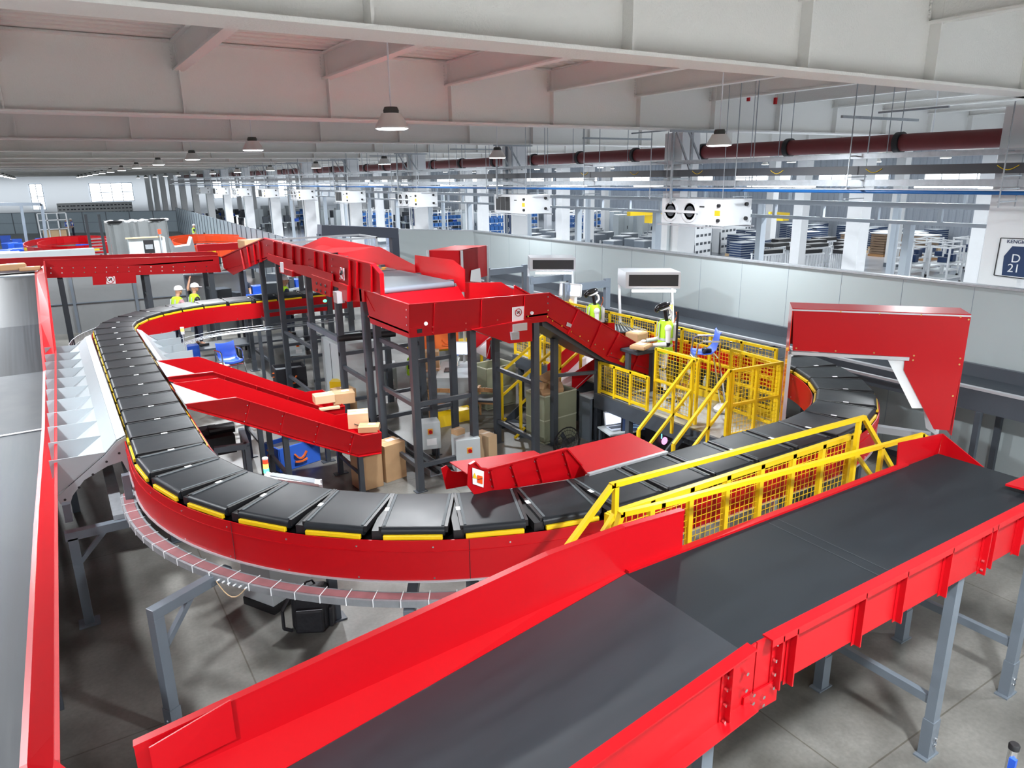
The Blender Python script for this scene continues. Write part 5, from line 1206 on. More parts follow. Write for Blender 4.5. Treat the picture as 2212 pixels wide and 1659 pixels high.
# ================================================================ LADDER CHAIRS
def ladder_chair(x, y, z, rz, label, H):
    t = thing('ladder_chair', label, 'chair', (x, y, z)); R = Matrix.Rotation(rz, 3, 'Z'); L = lambda a, q, c: V3(x, y, z+c)+R @ V3(a, q, 0)
    w = .24; sh = H*.68
    for s in (-1, 1):
        mk('frame_tube', MB().tube([L(s*w, -.45, 0), L(s*w, -.18, sh), L(s*w, -.16, sh+.26), L(s*w, -.08, sh+.3), L(s*w, .2, sh+.3)], .016, 8), chrome, t, True)
        mk('rear_leg', MB().tube([L(s*w, .4, 0), L(s*w, .2, sh), L(s*w, .2, sh+.3)], .016, 8), chrome, t, True)
    for i, f in enumerate((.2, .45, .7, .97)):
        yy = -.45+.27*f; mk('step', MB().tube([L(-w, yy, sh*f), L(w, yy, sh*f)], .014, 8).box(L(0, yy+.04, sh*f), (2*w, .07, .012), rz), chrome, t)
    mk('rear_bar', MB().tube([L(-w, .33, sh*.35), L(w, .33, sh*.35)], .012, 6).tube([L(-w, .2, sh), L(w, .2, sh)], .012, 6), chrome, t, True)
    # moulded shell seat: curved sheet
    prof = [(-.2, .03), (-.19, .06), (-.05, .045), (.08, .06), (.15, .13), (.18, .25), (.2, .4), (.22, .42)]
    mb = MB(); W = 7
    for th in (0, .012):
        for j, (q, c) in enumerate(prof):
            for i in range(W): u = (i/(W-1)-.5)*2; mb.v.append(tuple(L(u*.21, q, sh+c+.03*u*u-th)))
    n = len(prof); 
    for k in (0, 1):
        for j in range(n-1):
            for i in range(W-1): a = k*n*W+j*W+i; mb.f.append((a, a+1, a+W+1, a+W))
    rim = [i for i in range(W)]+[j*W+W-1 for j in range(1, n)]+[(n-1)*W+i for i in range(W-2, -1, -1)]+[j*W for j in range(n-2, 0, -1)]
    for a, b2 in zip(rim, rim[1:]+rim[:1]): mb.f.append((a, b2, b2+n*W, a+n*W))
    mk('seat_shell', mb, mat('chair_blue', (.05, .14, .72), .3), t, True)
    return t, L, sh
b = AY(492, 735, 16.6)
ladder_chair(b.x, 16.6, 0, .2, 'chrome step-ladder chair with a blue plastic seat inside the loop', 1.6)
b = AZ(1528, 880, 1.0)
t, L, sh = ladder_chair(9.1, 8.35, 1.0, -2.2, 'chrome step-ladder chair with a blue seat on the yellow-fenced platform', 1.5)
mb = MB().box(L(0, 0, sh+.1), (.2, .05, .09), .8, .5).box(L(.04, .03, sh+.1), (.16, .04, .1), 2.2, -.5)
single('vr_headset', mb, black, 'small black headset lying on the blue seat of the platform chair', 'headset', bevel=.015)
b = AZ(1560, 860, 1.0); single('white_pot', MB().lathe([(.0, .0), (.14, .01), (.16, .06), (.1, .13), (0, .15)], (b.x-.6, b.y-.55, 1.0)), white, 'white round pot standing on the platform deck', 'pot', smooth=True)
b = AZ(1522, 838, 1.05); t = thing('bottle', 'clear plastic bottle standing on the platform behind the chair', 'bottle', b); mk('body', MB().lathe([(.035, 0), (.035, .16), (.014, .2), (.014, .22)], b, 12), clearp, t, True); mk('cap', MB().lathe([(.016, .22), (.016, .24)], b, 10), white, t)
# ================================================================ COMPUTERS
t = thing('laptop', 'open silver laptop with a lit pale screen on a low table beyond the red hood', 'laptop', AZ(1335, 925, .45)); b = t.location.copy()
mk('keyboard_base', MB().box((b.x, b.y, b.z+.01), (.38, .26, .02), -.2), alu, t); mk('keys', MB().box((b.x, b.y+.02, b.z+.022), (.32, .12, .004), -.2), black, t)
mk('lid', MB().box((b.x+.03, b.y+.18, b.z+.15), (.38, .015, .27), -.2, -.25), alu, t); mk('screen', MB().box((b.x+.03, b.y+.168, b.z+.15), (.34, .005, .22), -.2, -.25), screen, t)
t = thing('table', 'low grey table under the laptop beyond the red hood', 'table', (b.x, b.y, 0)); mk('table_top', MB().box((b.x, b.y, b.z-.02), (.6, .5, .03), -.2), boxgrey, t)
for sx in (-.26, .26):
    for sy in (-.2, .2): mk('leg', MB().b2(b.x+sx-.02, b.x+sx+.02, b.y+sy-.02, b.y+sy+.02, 0, b.z-.03), steel, t)
q = AZ(1400, 955, .3)
t = thing('monitor', 'dark computer monitor showing code, leaning behind the yellow stair rail', 'monitor', q)
mk('panel', MB().box((q.x, q.y+.3, .62), (.62, .03, .38), -.45), black, t); mk('screen', MB().box((q.x-.007, q.y+.282, .62), (.58, .004, .34), -.45), darkscreen, t)
cl_ = MB()
for i in range(9): cl_.box((q.x-.1+.01*(i % 3), q.y+.33-.005*i-.02, .76-.03*i), (.12+.05*(i % 4), .003, .006), -.45)
mk('code_line', cl_, mat('code_text', (.3, .5, .7), .5, emit=(.3, .5, .7), es=.6), t)
mk('stand', MB().b2(q.x-.03, q.x+.03, q.y+.3, q.y+.34, .3, .5).b2(q.x-.15, q.x+.15, q.y+.2, q.y+.42, .28, .3), black, t)
t = thing('table', 'low dark bench under the code monitor and tower', 'table', (q.x, q.y, 0)); mk('table_top', MB().b2(q.x-.35, q.x+.8, q.y+.05, q.y+.6, .25, .28), steel, t); mk('leg', MB().b2(q.x-.3, q.x-.25, q.y+.1, q.y+.15, 0, .25).b2(q.x+.7, q.x+.75, q.y+.5, q.y+.55, 0, .25), steel, t)
q2 = AZ(1437, 965, .28)
t = thing('computer_tower', 'black computer tower with rainbow glow beside the wide platform stair', 'computer', q2)
mk('case', MB().box((q2.x, q2.y+.25, .52), (.24, .42, .46), -.3), black, t, bevel=.01)
mk('glow_strip', MB().box((q2.x-.1, q2.y+.0, .56), (.015, .01, .2), -.3), mat('cyan_glow', (.1, .8, .7), .4, emit=(.15, .8, .9), es=2), t)
mk('fan_glow', MB().lathe([(.03, 0), (.07, 0), (.07, -.01), (.03, -.01)], (q2.x-.03, q2.y-.0, .4), 16, 'y'), mat('pink_glow', (.9, .2, .5), .4, emit=(.9, .3, .6), es=1.5), t)
# fan
q = AZ(1215, 985, 0); t = thing('floor_fan', 'black wire floor fan behind the short red chute', 'fan', q)
c = V3(q.x+.1, q.y, .26); fb = MB()
for r in (.08, .15, .22, .28): 
    pts = [c+V3(r*math.cos(2*math.pi*i/20), -.05 if r < .2 else 0, r*math.sin(2*math.pi*i/20)) for i in range(21)]; fb.tube(pts, .005 if r < .28 else .012, 5)
for i in range(24): a = 2*math.pi*i/24; fb.tube([c+V3(0, -.08, 0), c+V3(.28*math.cos(a), 0, .28*math.sin(a))], .003, 4)
mk('wire_guard', fb, black, t); 
bl = MB()
for i in range(3): a = 2*math.pi*i/3; bl.box(c+V3(.11*math.cos(a), .03, .11*math.sin(a)), (.18, .02, .1), 0, .4, -a)
mk('blade', bl, steel, t); mk('stand', MB().tube([c+V3(-.3, 0, 0), c+V3(-.25, .02, -.36), c+V3(.25, .02, -.36), c+V3(.3, 0, 0)], .014, 8), black, t)
# ================================================================ DESK AREA
dr = -.56; RD = Matrix.Rotation(dr, 3, 'Z')
def DL(a, q, c): return V3(7.45, 14.35, c)+RD @ V3(a, q, 0)
t = thing('desk', 'grey office desk with the laptop, behind the centre stilts', 'desk', (7.45, 14.35, 0))
mk('desk_top', MB().box(DL(0, 0, .725), (.75, 1.5, .03), dr), boxgrey, t); mk('side_panel', MB().box(DL(0, -.72, .355), (.7, .03, .71), dr).box(DL(0, .72, .355), (.7, .03, .71), dr).box(DL(.3, 0, .45), (.03, 1.4, .5), dr), boxgrey, t)
t = thing('laptop', 'open laptop on the grey desk, its lit screen facing the seated worker', 'laptop', DL(-.08, -.1, .74))
mk('keyboard_base', MB().box(DL(-.1, -.1, .752), (.26, .36, .02), dr), black, t); mk('lid', MB().box(DL(.08, -.1, .88), (.012, .36, .25), dr, 0, .2), alu, t); mk('screen', MB().box(DL(.07, -.1, .88), (.004, .33, .21), dr, 0, .2), mat('spreadsheet_screen', (.7, .6, .5), .4, emit=(.85, .7, .6), es=.8), t)
q = AZ(1003, 782, .74); t = thing('monitor', 'lit monitor behind the laptop on the grey desk', 'monitor', q); mk('panel', MB().box((q.x, q.y, 1.08), (.46, .03, .32), -.7), white, t); mk('screen', MB().box((q.x-.012, q.y-.016, 1.08), (.42, .004, .28), -.7), screen, t); mk('stand', MB().b2(q.x-.02, q.x+.02, q.y-.02, q.y+.02, .0, .95).b2(q.x-.15, q.x+.15, q.y-.12, q.y+.12, 0, .02), alu, t)
b = DL(.05, .35, .74); t = thing('bottle', 'plastic water bottle on the desk beside the cardboard box', 'bottle', b); mk('body', MB().lathe([(.035, 0), (.035, .17), (.014, .22), (.014, .24)], b, 12), clearp, t, True); mk('cap', MB().lathe([(.016, .24), (.016, .26)], b, 10), bluep, t)
t = thing('workbench', 'dark topped grey workbench right of the heaped olive bin', 'table', (8.6, 10.9, 0))
mk('bench_top', MB().b2(8.3, 8.7, 10.42, 10.75, .86, .9), boxgrey, t); mk('leg', MB().b2(8.3, 8.36, 10.42, 10.75, 0, .86).b2(8.64, 8.7, 10.42, 10.75, 0, .86), midsteel, t); mk('back_panel', MB().b2(8.36, 8.64, 10.72, 10.75, .1, .86), black, t)
def wchair(x, y, rz, label):
    t = thing('wooden_chair', label, 'chair', (x, y, 0)); R = Matrix.Rotation(rz, 3, 'Z'); L = lambda a, q, c: V3(x, y, c)+R @ V3(a, q, 0)
    mk('seat', MB().box(L(0, 0, .45), (.5, .48, .05), rz), steel, t, bevel=.02)
    for a in (-.23, .23):
        for q in (-.22, .22): mk('leg', MB().bar(L(a, q, 0), L(a, q, .66 if True else .45), .035), wood, t)
        mk('armrest', MB().bar(L(a, -.24, .66), L(a, .26, .66), .05, .025), wood, t)
    pts = [L(-.25, .22, .68), L(-.18, .3, .72), L(0, .33, .74), L(.18, .3, .72), L(.25, .22, .68)]
    mb = MB()
    for p, q in zip(pts, pts[1:]): mb.bar(p, q, .025, .09)
    mk('back_rail', mb, wood, t); mk('seat_frame', MB().box(L(0, 0, .41), (.48, .46, .04), rz), wood, t)
wchair(6.55, 13.3, 2.6, 'wooden armchair with dark seat at the near side of the desk')
wchair(7.39, 12.75, 2.4, 'wooden armchair with dark seat in front of the farther olive bin')
b = AZ(985, 915, 0)
for i, (px, lab) in enumerate((((965, 915), 'yellow sheet-metal foot guard on the floor, left one'), ((1000, 905), 'yellow sheet-metal foot guard on the floor, right one'))):
    q = AZ(*px, 0); single('foot_guard', MB().prism([V3(q.x-.22, q.y-.16, .0), V3(q.x-.22, q.y-.08, .22), V3(q.x-.22, q.y+.1, .26), V3(q.x-.22, q.y+.12, 0)], (.4, 0, 0)), yellow, lab, 'guard')
q = AZ(712, 855, .8); t = thing('barcode_stand', 'yellow sheet-metal box with a warning triangle at the end of the farther red chute', 'box', (q.x, q.y, 0)); mk('case', MB().box((q.x+.3, q.y+.3, .9), (.3, .25, .22), -.6), yellow, t); mk('post', MB().bar((q.x+.3, q.y+.3, 0), (q.x+.3, q.y+.3, .8), .05), steel, t)
# galvanised trunking on the floor under the centre stilts
for i, (a, b, w, lab) in enumerate((((5.0, 16.5), (5.1, 10.6), .3, 'long open galvanised cable trunk on the floor under the centre conveyors'), ((5.2, 11.0), (6.1, 8.6), .3, 'galvanised cable trunk on the floor reaching towards the short red chute'))):
    a = V3(*a, 0); b = V3(*b, 0); d = (b-a).normalized(); n = V3(-d.y, d.x, 0)*w/2
    t = thing('floor_duct', lab, 'cable trunk', a)
    mk('trunk_base', MB().prism([a-n, b-n, b+n, a+n], (0, 0, .02)), galv, t); mk('trunk_side', MB().bar(a-n+V3(0, 0, .06), b-n+V3(0, 0, .06), .01, .12).bar(a+n+V3(0, 0, .06), b+n+V3(0, 0, .06), .01, .12), galv, t)
    mk('cable_bundle', MB().tube([a+V3(0, 0, .05), (a+b)/2+n*.4+V3(0, 0, .05), b+V3(0, 0, .05)], .035, 8), black, t)
# hessian sack on the floor behind chutes
q = AZ(480, 815, .3); single('canvas_sack', MB().ell((q.x, q.y, .35), (.3, .25, .35), 14), mat('canvas', (.5, .5, .38), .9, bump=.6, bscale=6), 'pale crumpled canvas sack behind the farther red chute', 'sack', smooth=True)
single('blue_crate', MB().box((AZ(415, 745, .8).x, AZ(415, 745, .8).y, .6), (.3, .3, .4)), bluep, 'small blue crate behind the inner grey chutes', 'crate', bevel=.01)
# inner curved mesh tray behind ladder chair
t = thing('mesh_tray', 'curved wire-mesh cable tray hung inside the back bend of the loop', 'cable tray', (3.4, 17.5, 1.3))
mb = MB(); cx, cy = 3.6, 17.2
for r in (1.55, 1.62, 1.7, 1.78, 1.86): 
    pts = [V3(cx+r*math.cos(a), cy+r*math.sin(a), 1.3+(.08 if r in (1.55, 1.86) else 0)) for a in [math.radians(200-11*i) for i in range(11)]]; mb.tube(pts+[V3(6.2, cy+r, pts[-1].z)], .006, 4)
for i in range(40):
    a = math.radians(200-2.75*i)
    if i < 40: mb.tube([V3(cx+1.55*math.cos(a), cy+1.55*math.sin(a), 1.3), V3(cx+1.86*math.cos(a), cy+1.86*math.sin(a), 1.3)], .004, 4)
mk('wire_tray', mb, galv, t)
for x, y in ((4.2, 18.9), (5.6, 19.0), (2.2, 18.0)): mk('post', MB().b2(x-.04, x+.04, y-.04, y+.04, 0, 1.28), steel, t)
t = thing('mesh_tray', 'wire-mesh cable tray curving outside the back left bend of the loop', 'cable tray', (.4, 18, 1.3))
mb = MB()
for k, r in enumerate((3.3, 3.45, 3.6)):
    for z in (1.45, 1.6, 1.75):
        if k < 2 and z > 1.5: continue
        pts = [V3(cx+r*math.cos(a), cy+r*math.sin(a), z) for a in [math.radians(182-7*i) for i in range(14)]]; mb.tube(pts, .007, 4)
for i in range(36):
    a = math.radians(182-2.5*i); c, s = math.cos(a), math.sin(a); mb.tube([V3(cx+3.3*c, cy+3.3*s, 1.45), V3(cx+3.6*c, cy+3.6*s, 1.45), V3(cx+3.6*c, cy+3.6*s, 1.75)], .005, 4)
mk('wire_tray', mb, galv, t); mk('hanger', MB().b2(.1, .16, 17.6, 17.66, 0, 1.45), steel, t)
# stanchion bottom right
q = AZ(2192, 1608, .97); t = thing('queue_post', 'chrome queue barrier post with a blue belt clip in the bottom right corner', 'post', (q.x, q.y, 0))
mk('tube', MB().cyl((q.x, q.y, .02), (q.x, q.y, .93), .032, n=20), chrome, t, True); mk('cap', MB().lathe([(.036, .93), (.037, .965), (.03, .975), (.0, .975)], (q.x, q.y, 0), 20), black, t, True)
mk('blue_belt_clip', MB().box((q.x-.03, q.y-.02, .83), (.03, .045, .09)), bluep, t); mk('base', MB().lathe([(.17, 0), (.16, .02), (0, .025)], (q.x, q.y, 0), 24), black, t)
# big grey frame machine behind the humped conveyor
t = thing('aluminium_tunnel', 'aluminium frame tunnel with a dark steel beam behind the humped conveyor', 'equipment', (8, 24, 0))
Yk = 26
for p in ((615, 530), (652, 520), (838, 518), (842, 600)): pass
A1 = AY(640, 511, Yk); B1 = AY(855, 494, Yk)
mk('dark_beam', MB().bar(AY(690, 497, Yk), AY(855, 503, Yk), .5, .38), bluesteel if False else mat('ink_beam', (.07, .08, .11), .45), t)
mk('post', MB().bar(AY(852, 505, Yk), zz(AY(852, 505, Yk), 0), .35, .3).bar(AY(692, 505, Yk), zz(AY(692, 505, Yk), 0), .2, .3), MT['ink_beam'], t)
fr_ = MB()
for z in (3.05, 2.5): fr_.b2(6.2, 9.4, 23.4, 23.46, z, z+.06).b2(6.2, 9.4, 25, 25.06, z, z+.06).b2(6.2, 6.26, 23.4, 25, z, z+.06).b2(9.34, 9.4, 23.4, 25, z, z+.06)
for x in (6.2, 7.8, 9.34): fr_.b2(x, x+.06, 23.4, 23.46, 0, 3.1)
mk('aluminium_frame', fr_, alu, t)
# background grey enclosure/tent etc.
Yt = 38
P = [AY(*p, Yt) for p in ((232, 480), (360, 482), (366, 560), (246, 570))]
t = thing('tent', 'grey tarpaulin-covered booth behind the cross conveyor', 'tent', (P[0].x, Yt, 0))
x0, x1, zt_ = P[0].x, P[1].x, P[0].z
nb = MB(); W = 24; 
for i in range(W+1):
    x = x0+(x1-x0)*i/W; yy_ = Yt+.05*math.sin(i*1.9)+.04*math.sin(i*.8)
    nb.v += [(x+.1*math.sin(0), yy_, zt_+.04*math.sin(i*1.3)), (x+.02, yy_+.04*math.sin(i*2.6), 0)]
for i in range(W): nb.f.append((2*i, 2*i+2, 2*i+3, 2*i+1))
mk('front_sheet', nb, tent, t, True); mk('side_sheet', MB().b2(x0-.02, x0, Yt, Yt+2.2, 0, zt_).b2(x1, x1+.02, Yt, Yt+2.2, 0, zt_), tent, t)
tb = MB()
for i in range(18): x = x0+(x1-x0)*i/17; tb.ell((x, Yt+.1, zt_+.03*math.sin(i*2)), (.14, .15, .07), 8)
mk('rolled_top', tb, paper, t); mk('black_fold', MB().ell((x0+.3, Yt-.05, zt_), (.35, .12, .07), 8).ell((x1-.4, Yt-.05, zt_+.02), (.4, .12, .06), 8), black, t)
P = [AY(*p, 36.5) for p in ((276, 516), (356, 514), (362, 552), (286, 560))]
t = thing('electric_cabinet', 'pale switch cabinet with an open dark centre in front of the grey booth', 'cabinet', (P[0].x, 36.5, 0))
mk('body', MB().b2(P[0].x, P[1].x, 36.5, 37, 0, P[0].z), boxgrey, t); xm = AY(309, 520, 36.5).x; mk('open_bay', MB().b2(xm, xm+.42, 36.48, 36.5, 1.2, P[0].z-.1), black, t)
mk('device', MB().b2(xm+.05, xm+.36, 36.45, 36.48, 2.1, 2.3).b2(xm+.05, xm+.36, 36.45, 36.48, 1.7, 1.85).b2(xm+.05, xm+.36, 36.45, 36.48, 1.4, 1.5), galv, t)
mk('pale_trim', MB().b2(P[0].x-.1, P[1].x-.1, 36.4, 36.6, P[0].z, P[0].z+.05), cardl, t)
q = AY(345, 505, 36.3); t = thing('signal_beacon', 'far red and black signal lamp in front of the grey booth', 'signal lamp', q); mk('lamp', MB().cyl(q, q+V3(0, 0, .2), .07, n=10), ledred, t); mk('pole', MB().cyl(q-V3(0, 0, .9), q, .03, n=8), alu, t)
t = thing('loading_ladder', 'dark steel ladder frame standing left of the grey booth', 'ladder', (1.5, 34, 0))
a0_, a1_, b0_, b1_ = AY(184, 463, 34), AY(196, 545, 34), AY(213, 463, 34), AY(227, 545, 34)
for a, b in ((a0_, a1_), (b0_, b1_)): mk('side_rail', MB().bar(a, zz(b, 0), .1, .1), steel, t)
for i in range(7):
    z = 2.3+.12*i*1.0-.2; f = (a0_.z-z)/a0_.z; mk('rung', MB().bar((a0_.x+(a1_.x-a0_.x)*f, 34, z), (b0_.x+(b1_.x-b0_.x)*f, 34, z), .08, .04), galv, t)
single('white_casing', MB().b2(-2.2, AY(205, 545, 31).x, 31, 31.6, 2.35, AY(100, 543, 31).z), boxgrey, 'long white conveyor casing behind the dark red cross conveyor at far left', 'casing')
def oval(cx, cy, rx, ry, z, m, label, h=.45, ncut=28):
    t = thing('oval_conveyor', label, 'conveyor', (cx, cy, 0))
    for rr, nm in ((1.0, 'outer_wall'), (.72, 'inner_wall')):
        P = [V3(cx+rr*rx*math.cos(2*math.pi*i/ncut), cy+rr*ry*math.sin(2*math.pi*i/ncut), z) for i in range(ncut+1)]
        mk(nm, MB().loft([p+V3(0, 0, h) for p in P], P, .03), m, t)
    A = [V3(cx+rx*math.cos(2*math.pi*i/ncut), cy+ry*math.sin(2*math.pi*i/ncut), z+.1) for i in range(ncut+1)]; B = [V3(cx+.72*(p.x-cx), cy+.72*(p.y-cy), z+.1) for p in A]
    mk('belt', MB().loft(A, B, .02), beltgrey, t)
    lb = MB()
    for a in (200, 250, 290, 330): a = math.radians(a); lb.box((cx+1.01*rx*math.cos(a), cy+1.01*ry*math.sin(a), z+h*.6), (.4, .05, .15), a+math.pi/2)
    mk('yellow_label', lb, yellow, t)
    for a in range(0, 360, 60): a = math.radians(a); mk('leg', MB().b2(cx+.9*rx*math.cos(a)-.06, cx+.9*rx*math.cos(a)+.06, cy+.9*ry*math.sin(a)-.06, cy+.9*ry*math.sin(a)+.06, 0, z), steel, t)
oval(AZ(160, 534, 1.3).x, AZ(160, 534, 1.3).y, 2.5, 5.5, 1.2, red, 'red oval conveyor loop far left, behind the white casing')
oval(AZ(455, 530, 1.5).x, AZ(455, 530, 1.5).y, 2.6, 5.5, 1.35, mat('vermilion', (.8, .07, .01), .4), 'orange-red oval conveyor loop behind the grey booth')
for i, (px, X) in enumerate((((385, 545), 0), ((440, 548), 0))):
    a = AY(px[0]-10, px[1], 33); 
single('grey_hopper', MB().prism([AY(*p, 34) for p in ((368, 515), (376, 552), (425, 552), (415, 512), (410, 530), (378, 534))], (0, .8, 0)), greysheet, 'pale grey hopper with upright fins behind the cross conveyor', 'hopper')
a = AY(425, 536, 33); b = AY(535, 530, 33)
single('red_beam', MB().bar(a, b, .3, .28), red, 'short red conveyor side behind the start of the humped conveyor', 'conveyor side')
# blue crates far left
for i, (px, py, s) in enumerate(((12, 548, 1.1), (38, 545, 1.1), (66, 545, 1.0), (22, 530, 1.0), (50, 531, 1.0), (80, 532, 1.0), (100, 540, .9), (90, 520, 1.0), (12, 514, 1.0), (35, 520, .9), (190, 527, .9), (178, 529, .8))):
    q = AZ(px, py, .4); single('blue_crate', MB().box((q.x, q.y, s*.32), (s*.85, s*.8, s*.6), .2*i), bluep, 'blue plastic crate stacked on the floor at far left', 'crate', 'blue crates at the far left', bevel=.04)
for i, (px, py) in enumerate(((8, 558), (28, 556))):
    q = AY(px, 549, 34); single('grey_crate', MB().box((q.x, 34, q.z-.1), (.45, .4, .4)), boxgrey, 'pale grey crate at the far left edge', 'crate', 'grey crates at the left edge', bevel=.02)
# ================================================================ PEOPLE AND ROBOTS
def skinmesh(name, nodes, edges, m, parent, extra=None, sub=1):
    me = bpy.data.meshes.new(name); me.from_pydata([n[0] for n in nodes], edges, []); o = bpy.data.objects.new(name, me); COL.objects.link(o)
    mod = o.modifiers.new('s', 'SKIN'); sv = me.skin_vertices[0].data
    for i, n in enumerate(nodes): r = n[1]; sv[i].radius = r if isinstance(r, tuple) else (r, r)
    sv[0].use_root = True; mod.use_smooth_shade = True; mod.branch_smoothing = .4
    sb = o.modifiers.new('u', 'SUBSURF'); sb.levels = sub; sb.render_levels = sub
    dg = bpy.context.evaluated_depsgraph_get(); m2 = bpy.data.meshes.new_from_object(o.evaluated_get(dg)); bpy.data.objects.remove(o)
    if extra:
        bm = bmesh.new(); bm.from_mesh(m2); k = [bm.verts.new(v) for v in extra.v]
        for f in extra.f:
            try: bm.faces.new([k[i] for i in f])
            except ValueError: pass
        bm.to_mesh(m2); bm.free()
    for p in m2.polygons: p.use_smooth = True
    m2.materials.clear(); m2.materials.append(m); m2.name = name
    o = bpy.data.objects.new(name, m2); COL.objects.link(o); o.parent = parent; return o
def hand(nodes, edges, wrist_i, d, side, down=(0, 0, -1)):
    w = Vector(nodes[wrist_i][0]); d = Vector(d).normalized(); s = Vector(side).normalized(); dn = Vector(down)
    nodes.append((tuple(w+d*.055), (.034, .018))); p = len(nodes)-1; edges.append((wrist_i, p))
    for i, (o, L) in enumerate(((-.03, .07), (-.01, .085), (.01, .08), (.03, .065))):
        a = w+d*.08+s*o; b = a+d*L*.5+dn*.008; c = b+d*L*.4+dn*.025
        k = len(nodes); nodes += [(tuple(a), .0095), (tuple(b), .009), (tuple(c), .008)]; edges += [(p, k), (k, k+1), (k+1, k+2)]
    k = len(nodes); nodes += [(tuple(w+d*.03-s*.045), .011), (tuple(w+d*.07-s*.06+dn*.015), .009)]; edges += [(p, k), (k, k+1)]
def person(loc, heading, label, pose='stand', H=1.72, vest=True, hat=True, trousers=denim, shirt=denim, vestm=hiviz, bend=0.0, la=None, ra=None):
    s = H/1.72
    t = thing('person', label, 'person', loc)
    def P(x, y, z): return (x*s, y*s, z*s)
    sit = pose == 'sit'
    pz = .52 if sit else .93
    f = bend
    ch = P(0, .02+f*.38, pz+.42-f*.1); nk = P(0, .03+f*.5, pz+.56-f*.14); hd = P(0, .06+f*.6, pz+.68-f*.14)
    if la is None: la = ((-.25, .05+f*.4, pz+.2), (-.22, .22+f*.4, pz+.05))
    if ra is None: ra = ((.25, .05+f*.4, pz+.2), (.22, .22+f*.4, pz+.05))
    if sit: legs = [((-.1, .4, .5), (-.1, .42, .08), (-.1, .55, .04)), ((.1, .4, .5), (.1, .38, .08), (.1, .5, .04))]
    else: legs = [((-.1, .02, .5), (-.11, -.03, .09), (-.12, .12, .035)), ((.1, .03, .5), (.11, 0, .09), (.12, .15, .035))]
    N = [(P(0, 0, pz), (.11*s, .08*s)), (P(0, .01+f*.18, pz+.2), (.1*s, .075*s)), (ch, (.11*s, .08*s)), (nk, .052*s), (hd, .07*s)]
    Eg = [(0, 1), (1, 2), (2, 3), (3, 4)]
    for sx, arm in ((-1, la), (1, ra)):
        k = len(N); shx = sx*.19; N += [(P(shx, .02+f*.42, pz+.47-f*.1), .052*s), (P(*arm[0]), .042*s), (P(*arm[1]), .027*s)]; Eg += [(2, k), (k, k+1), (k+1, k+2)]
        d = Vector(arm[1])-Vector(arm[0]); hand(N, Eg, k+2, d, (sx*-1, 0, 0) if abs(d.x) < .2 else (0, 1, 0))
    for hip, (kn, an, toe) in zip((-.09, .09), legs):
        k = len(N); N += [(P(hip, .02, pz-.06), .085*s), (P(*kn), .058*s), (P(*an), .042*s), (P(*toe), .035*s)]; Eg += [(0, k), (k, k+1), (k+1, k+2), (k+2, k+3)]
    hv = Vector(hd); ex = MB().ell(hv+Vector((0, .01, .03)), (.075*s, .095*s, .115*s), 16)
    ex.ell(hv+Vector((0, .11*s, .015)), (.012, .02, .02), 8).ell(hv+Vector((-.078*s, 0, .02)), (.012, .022, .03), 8).ell(hv+Vector((.078*s, 0, .02)), (.012, .022, .03), 8).ell(hv+Vector((0, .09*s, -.035)), (.025, .012, .008), 8)
    skinmesh('body', N, Eg, skin, t, ex)
    ey = MB().ell(hv+Vector((-.03, .098*s, .035)), (.01, .006, .006), 6).ell(hv+Vector((.03, .098*s, .035)), (.01, .006, .006), 6); 
    o = mk('eyes', ey, black); o.parent = t
    # clothes
    g = 1.14
    tN = [(N[0][0], (.15*s, .115*s)), (P(0, .005, pz+.09), (.14*s, .11*s))]; tE = [(0, 1)]
    for hip, (kn, an, toe) in zip((-.09, .09), legs):
        k = len(tN); tN += [(P(hip, .02, pz-.06), .1*s), (P(*kn), .075*s), (P(an[0], an[1], an[2]+.03), .058*s)]; tE += [(0, k), (k, k+1), (k+1, k+2)]
    skinmesh('trousers', tN, tE, trousers, t)
    sN = [(P(0, .01, pz+.06), (.15*s, .12*s)), (N[1][0], (.15*s, .12*s)), (ch, (.19*s, .135*s)), (P(0, .02+f*.45, pz+.54-f*.12), (.08*s, .07*s))]; sE = [(0, 1), (1, 2), (2, 3)]
    for sx, arm in ((-1, la), (1, ra)):
        k = len(sN); sh = Vector(P(sx*.19, .02+f*.42, pz+.47-f*.1)); el = Vector(P(*arm[0])); sN += [(tuple(sh), .07*s), (tuple(sh+(el-sh)*.8), .055*s)]; sE += [(2, k), (k, k+1)]
    skinmesh('shirt', sN, sE, shirt, t)
    if vest:
        vN = [(P(0, .01, pz+.08), (.185*s, .15*s)), (N[1][0], (.185*s, .145*s)), (ch, (.215*s, .15*s)), (P(0, .02+f*.42, pz+.5-f*.1), (.19*s, .13*s)), (P(0, .02+f*.46, pz+.58-f*.12), (.12*s, .1*s))]
        v = skinmesh('hi_viz_vest', vN, [(0, 1), (1, 2), (2, 3), (3, 4)], vestm, t)
        rb = MB()
        for z in (.14, .26):
            n = 16; c = Vector(P(0, .01+f*z, pz+z))
            for i in range(n):
                a, b = 2*math.pi*i/n, 2*math.pi*(i+1)/n; rb.bar(c+Vector((.16*s*math.cos(a), .125*s*math.sin(a), 0)), c+Vector((.16*s*math.cos(b), .125*s*math.sin(b), 0)), .012, .04)
        for sx in (-.09, .09): rb.bar(Vector(P(sx, .135+f*.3, pz+.2)), Vector(P(sx, .12+f*.45, pz+.48)), .04, .012, (0, 1, 0)); rb.bar(Vector(P(sx, -.13+f*.25, pz+.2)), Vector(P(sx, -.1+f*.4, pz+.48)), .04, .012, (0, 1, 0))
        o = mk('reflective_strip', rb, reflect); o.parent = v
    hb = MB()
